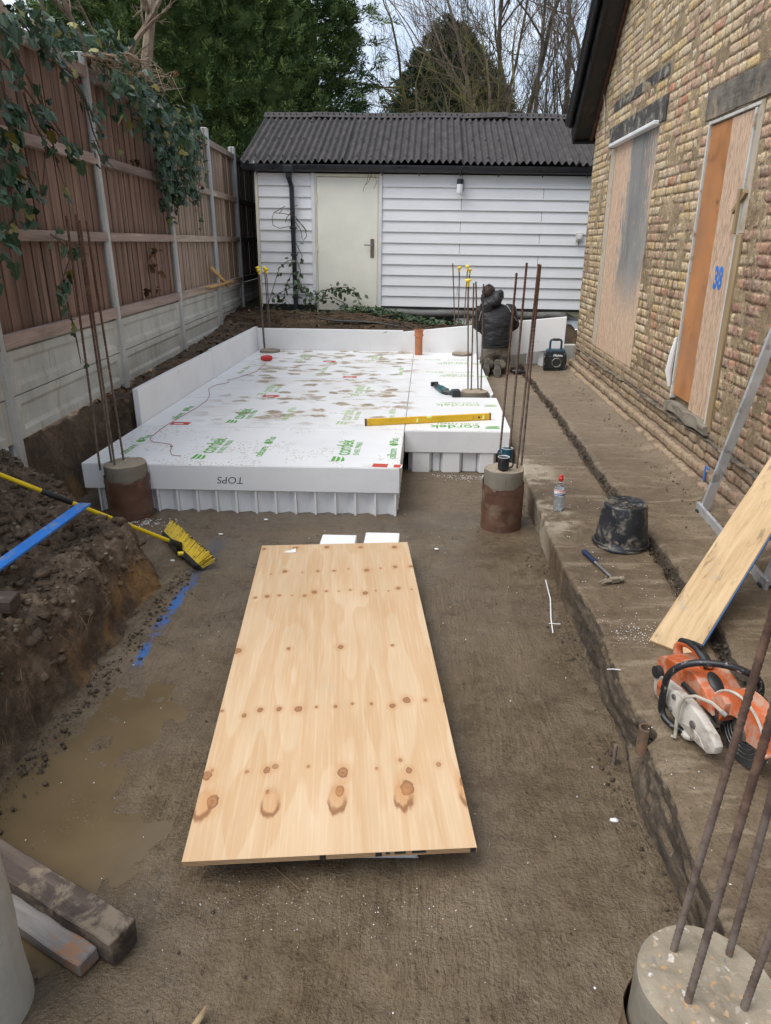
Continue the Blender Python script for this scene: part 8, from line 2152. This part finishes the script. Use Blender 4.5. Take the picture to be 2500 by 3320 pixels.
    for i in range(110):                      # roots hanging from the cut earth faces
        if i % 2: x, y, z = rg.normal(-2.72, 0.03), rg.uniform(4.5, 6.2), rg.uniform(0.2, 0.6)
        else:
            y = rg.uniform(2.0, 3.7); x, z = -1.56 - 0.03 * max(0, 3 - y), rg.uniform(0.1, 0.32)
        p = Vector((x, y, z)); mb.tube([p, p + Vector((rg.uniform(0.0, 0.03), rg.normal(0, 0.03), -rg.uniform(0.02, 0.05))), p + Vector((rg.uniform(-0.01, 0.05), rg.normal(0, 0.06), -rg.uniform(0.05, 0.13)))], [0.0016, 0.0013, 0.0006], 3)
    tag(mb.build('twig_litter', M['twig'], None), 'dead twigs and roots strewn in the earth', 'twigs', None, 'stuff')
    # black sheet edge lying on the earth
    tp = thing('plastic_sheet', 'crumpled black plastic sheeting lying on the earth before the shed', 'plastic sheet', PZ(1150, 1040, 0.8))
    pts = [PY(x, y, 11.05 + 0.1 * math.sin(x)) for x, y in ((1030, 1032), (1090, 1040), (1150, 1042), (1220, 1046), (1290, 1058), (1340, 1062))]
    mb = MB(); mb.tube(pts, [0.02, 0.035, 0.03, 0.035, 0.03, 0.015], 8, flat=0.5); mb.build('fold', M['tarp'], tp, smooth=True)
ground_plants()

# ------------------------------------------------------------------ trees
def conifer(label, base, prof, mat, nclump, nspray, seed, lean=0.0, sz=1.0, stretch=1.0, cone=False):
    """prof: list of (height, radius); clumps of flat feathery sprays around a dark inner body"""
    rg = np.random.default_rng(seed)
    t = thing('conifer_tree', label, 'conifer', base)
    hs = np.array([p[0] for p in prof]); rs = np.array([p[1] for p in prof]); H = hs[-1]
    mb = MB(); b = Vector(base); mb.tube([b, b + Vector((0, 0, H * 0.5)), b + Vector((lean, 0, H * 0.97))], [0.22 * sz, 0.14 * sz, 0.02], 10); mb.build('trunk', M['bark'], t)
    # inner mass of older dark twigs, lumpy
    n, m = 60, 60
    A, Hh = np.meshgrid(np.linspace(0, 2 * np.pi, n), np.linspace(0.15, H * 0.985, m), indexing='ij')
    R = np.interp(Hh, hs, rs) * (0.80 + 0.16 * fbm(np.cos(A) * 3 + 5, np.sin(A) * 3, Hh * 0.9, s=seed, o=3))
    # clumps on the shell
    k = rg.random(nclump * 3); hh = rg.uniform(0.1, H, nclump * 3); keep = rg.random(nclump * 3) < np.interp(hh, hs, rs) / rs.max()
    hh = hh[keep][:nclump]; aa = rg.uniform(0, 2 * np.pi, len(hh))
    if base[0] < -3: hh = hh[hh < 9.0]; aa = aa[:len(hh)]
    # only what can be seen from the yard side is dense
    V = []; F = []; off = 0
    for h, a in zip(hh, aa):
        facing = -math.sin(a)
        if facing < -0.3: continue
        r0 = np.interp(h, hs, rs); lump = 0.80 + 0.16 * float(fbm(np.array([math.cos(a) * 3 + 5]), np.array([math.sin(a) * 3]), np.array([h * 0.9]), s=seed, o=3)[0])
        ext = rg.uniform(-0.08, 0.16) * r0 if rg.random() > 0.10 else rg.uniform(0.12, 0.34) * r0
        c = np.array([math.cos(a) * (r0 * lump + ext) + lean * h / H, math.sin(a) * (r0 * lump + ext), h])
        outd = np.array([math.cos(a), math.sin(a), rg.uniform(0.15, 0.75)]); outd /= np.linalg.norm(outd)
        side = np.cross(outd, np.array([0, 0, 1.0])); side /= np.linalg.norm(side) + 1e-9; upv = np.cross(side, outd)
        # a feathery plume: an axis with pairs of flat leaflets, sometimes forked
        Lp = rg.uniform(0.28, 0.62) * sz
        ax = outd + side * rg.normal(0, 0.45) + upv * rg.normal(0.05, 0.35); ax /= np.linalg.norm(ax)
        pn = np.cross(ax, rg.normal(0, 1, 3)); pn /= np.linalg.norm(pn) + 1e-9
        pw_ = np.cross(ax, pn)
        ns = nspray; u = np.linspace(0.05, 1.0, ns); sg = np.where(np.arange(ns) % 2, 1.0, -1.0)
        bend = -0.18 * Lp * u ** 2
        base_ = (c - ax * Lp * 0.35) + ax * (u * Lp)[:, None] + np.array([0, 0, 1.0]) * bend[:, None] + pn * rg.normal(0, 0.03, ns)[:, None]
        d = ax * rg.uniform(0.6, 1.0, ns)[:, None] + pw_ * (sg * rg.uniform(0.35, 0.9, ns))[:, None] + pn * rg.normal(0, 0.35, ns)[:, None]; d /= np.linalg.norm(d, axis=1)[:, None]
        L = (0.04 + 0.10 * np.sin(np.pi * np.clip(u * 0.85 + 0.12, 0, 1))) * sz * stretch * rg.uniform(0.7, 1.2, ns); w = L * rg.uniform(0.09, 0.14, ns)
        x = np.cross(d, pn + rg.normal(0, 0.4, (ns, 3))); x /= np.linalg.norm(x, axis=1)[:, None] + 1e-9
        tip = base_ + d * L[:, None]
        q = np.stack([base_, base_ + d * (L * 0.5)[:, None] + x * w[:, None], tip, base_ + d * (L * 0.5)[:, None] - x * w[:, None]], 1)
        V.append(q.reshape(-1, 3)); F.append(np.arange(ns * 4).reshape(-1, 4) + off); off += ns * 4
    V = np.concatenate(V) + np.array(base); F = np.concatenate(F)
    cr = link('crown', np_mesh('crown', V, F), mat, t)
    core = np.stack([np.cos(A) * R * 0.86 + base[0] + lean * Hh / H, np.sin(A) * R * 0.86 + base[1], Hh + base[2]], -1)
    grid_obj('inner_foliage', core, mat, cr)
    return t
# big cypress behind the fence, fills the top left
ctr = Vector((-4.95, 18.2, 0.84))
conifer('huge dark green cypress towering behind the fence and shed', tuple(ctr), [(0, 2.6), (1.0, 3.15), (2.4, 3.5), (3.6, 3.55), (5.0, 3.5), (7, 3.1), (9, 2.3), (11, 1.2), (12, 0.2)], M['conifer'], 10000, 44, 5, sz=1.0)
conifer('dark blue-green conical conifer standing behind the bare trees', tuple(PY(1455, 360, 27.0) - Vector((0, 0, 5.0))), [(0, 2.4), (3.0, 2.4), (4.6, 2.15), (5.6, 1.7), (6.5, 1.15), (7.2, 0.5), (7.7, 0.1)], M['conifer_blue'], 3600, 30, 8, sz=1.2, stretch=1.3)

def bare_tree(name, label, base, H, seed, mat, lean=(0, 0), spread=0.55, levels=6, r0=0.16, nkids=(2, 4), upw=0.25, seglen=0.30, minr=0.005, tips=True, group=None, wob=0.17, forks=None, shrink=1.0):
    rg = random.Random(seed); t = thing(name, label, 'bare tree', base, group=group)
    trunk = MB(); limbs = MB()
    def grow(p, d, L, r, lv, mb):
        n = 4 if lv < 3 else 3
        pts = [p]; rs = [r]; q = p.copy(); dd = d.copy()
        r1 = r * (0.70 if lv < 3 else 0.62)
        for i in range(n):
            dd = (dd + Vector((rg.uniform(-1, 1), rg.uniform(-1, 1), rg.uniform(-0.6, 0.9))) * wob + Vector((0, 0, upw * 0.12))).normalized()
            q = q + dd * L / n; pts.append(q.copy()); rs.append(r + (r1 - r) * (i + 1) / n)
        mb.tube(pts, rs, 7 if lv < 2 else (5 if lv < 4 else 3), caps=False)
        if lv >= levels: return
        kids = rg.randint(*nkids) + (1 if lv >= 2 else 0)
        for k in range(kids):
            f = 1.0 if k == 0 else rg.uniform(0.3, 0.98); j = min(n - 1, int(f * n)); pt = pts[j].lerp(pts[j + 1], f * n - j) if f < 1 else pts[-1]
            ax = Vector((rg.uniform(-1, 1), rg.uniform(-1, 1), rg.uniform(-1, 1))).normalized()
            ang = rg.uniform(0.15, 0.35) if k == 0 else rg.uniform(0.35, 0.95) * (spread / 0.55)
            nd = (Matrix.Rotation(ang, 3, ax.cross(dd).normalized() if ax.cross(dd).length > 1e-3 else ax) @ dd)
            nd = (nd + Vector((0, 0, upw * 0.35))).normalized()
            grow(pt, nd, L * shrink * (rg.uniform(0.72, 0.92) if k == 0 else rg.uniform(0.5, 0.8)), max(minr, (r1 if k == 0 else r1 * rg.uniform(0.45, 0.72))), lv + 1, limbs)
    b = Vector(base)
    for fx in (forks or [(lean[0], lean[1], 1.0)]):
        grow(b + Vector((fx[0] * 0.2, 0, 0)), Vector((fx[0], fx[1], 1)).normalized(), H * 0.30 * fx[2], r0 * fx[2], 0, trunk)
    trunk.build('trunk', mat, t, smooth=True); limbs.build('crown', mat, t)
    return t
b1 = PY(1700, 372, 22.0); b1.z = 0.84
bare_tree('bare_tree', 'tall leafless many-stemmed tree rising beside the house verge', tuple(b1), 11.0, 12, M['bark'], spread=0.55, levels=6, r0=0.10, upw=0.35, forks=[(-0.18, 0, 1.0), (0.08, 0.05, 1.05), (0.30, -0.05, 0.95), (-0.42, 0.1, 0.85)], nkids=(2, 3), group='leafless trees behind the shed')
b2 = PY(1560, 372, 21.0); b2.z = 0.84
bare_tree('bare_tree', 'shorter mossy leafless tree spreading low in front of the dark conifer', tuple(b2), 7.0, 23, M['bark_moss'], spread=0.75, levels=6, r0=0.11, upw=0.10, forks=[(-0.5, 0, 1.0), (0.25, 0, 0.9), (-0.7, 0.1, 0.85), (-0.15, 0, 0.95)], nkids=(2, 3), group='leafless trees behind the shed')
b3 = PY(1820, 372, 24.0); b3.z = 0.84
bare_tree('bare_tree', 'leafless tree half hidden behind the house verge', tuple(b3), 11.0, 31, M['bark'], spread=0.5, levels=6, r0=0.13, upw=0.35, forks=[(-0.25, 0, 1.0), (0.12, 0, 1.0), (-0.05, 0.1, 0.9)], nkids=(2, 3), group='leafless trees behind the shed')
b5 = PY(1450, 372, 28.0); b5.z = 0.84
bare_tree('bare_tree', 'pale twiggy leafless tree left of the dark conifer', tuple(b5), 7.4, 51, M['bark_moss'], spread=0.6, levels=6, r0=0.09, upw=0.25, forks=[(0.15, 0, 1.0), (0.4, 0, 0.9)], nkids=(2, 3), group='leafless trees behind the shed')
b4 = PF(345, 160, -0.8)
bare_tree('bare_tree', 'leafless pollarded tree with pale trunk just behind the ivy-topped fence', (b4.x, b4.y, 0.84), 10.0, 47, M['bark_pale'], spread=0.75, levels=5, r0=0.13, upw=0.2, minr=0.004, forks=[(-0.06, 0, 1.0), (0.03, 0.03, 0.85)], nkids=(2, 3), shrink=0.62)
b6 = PF(130, 60, -1.1)
bare_tree('bare_tree', 'thin leafless tree at the near end of the fence above the ivy', (b6.x, b6.y, 0.84), 9.0, 61, M['bark'], spread=0.75, levels=5, r0=0.06, upw=0.25, minr=0.003, forks=[(-0.05, 0, 1.0), (0.05, 0.1, 0.8)], nkids=(2, 3), shrink=0.6)
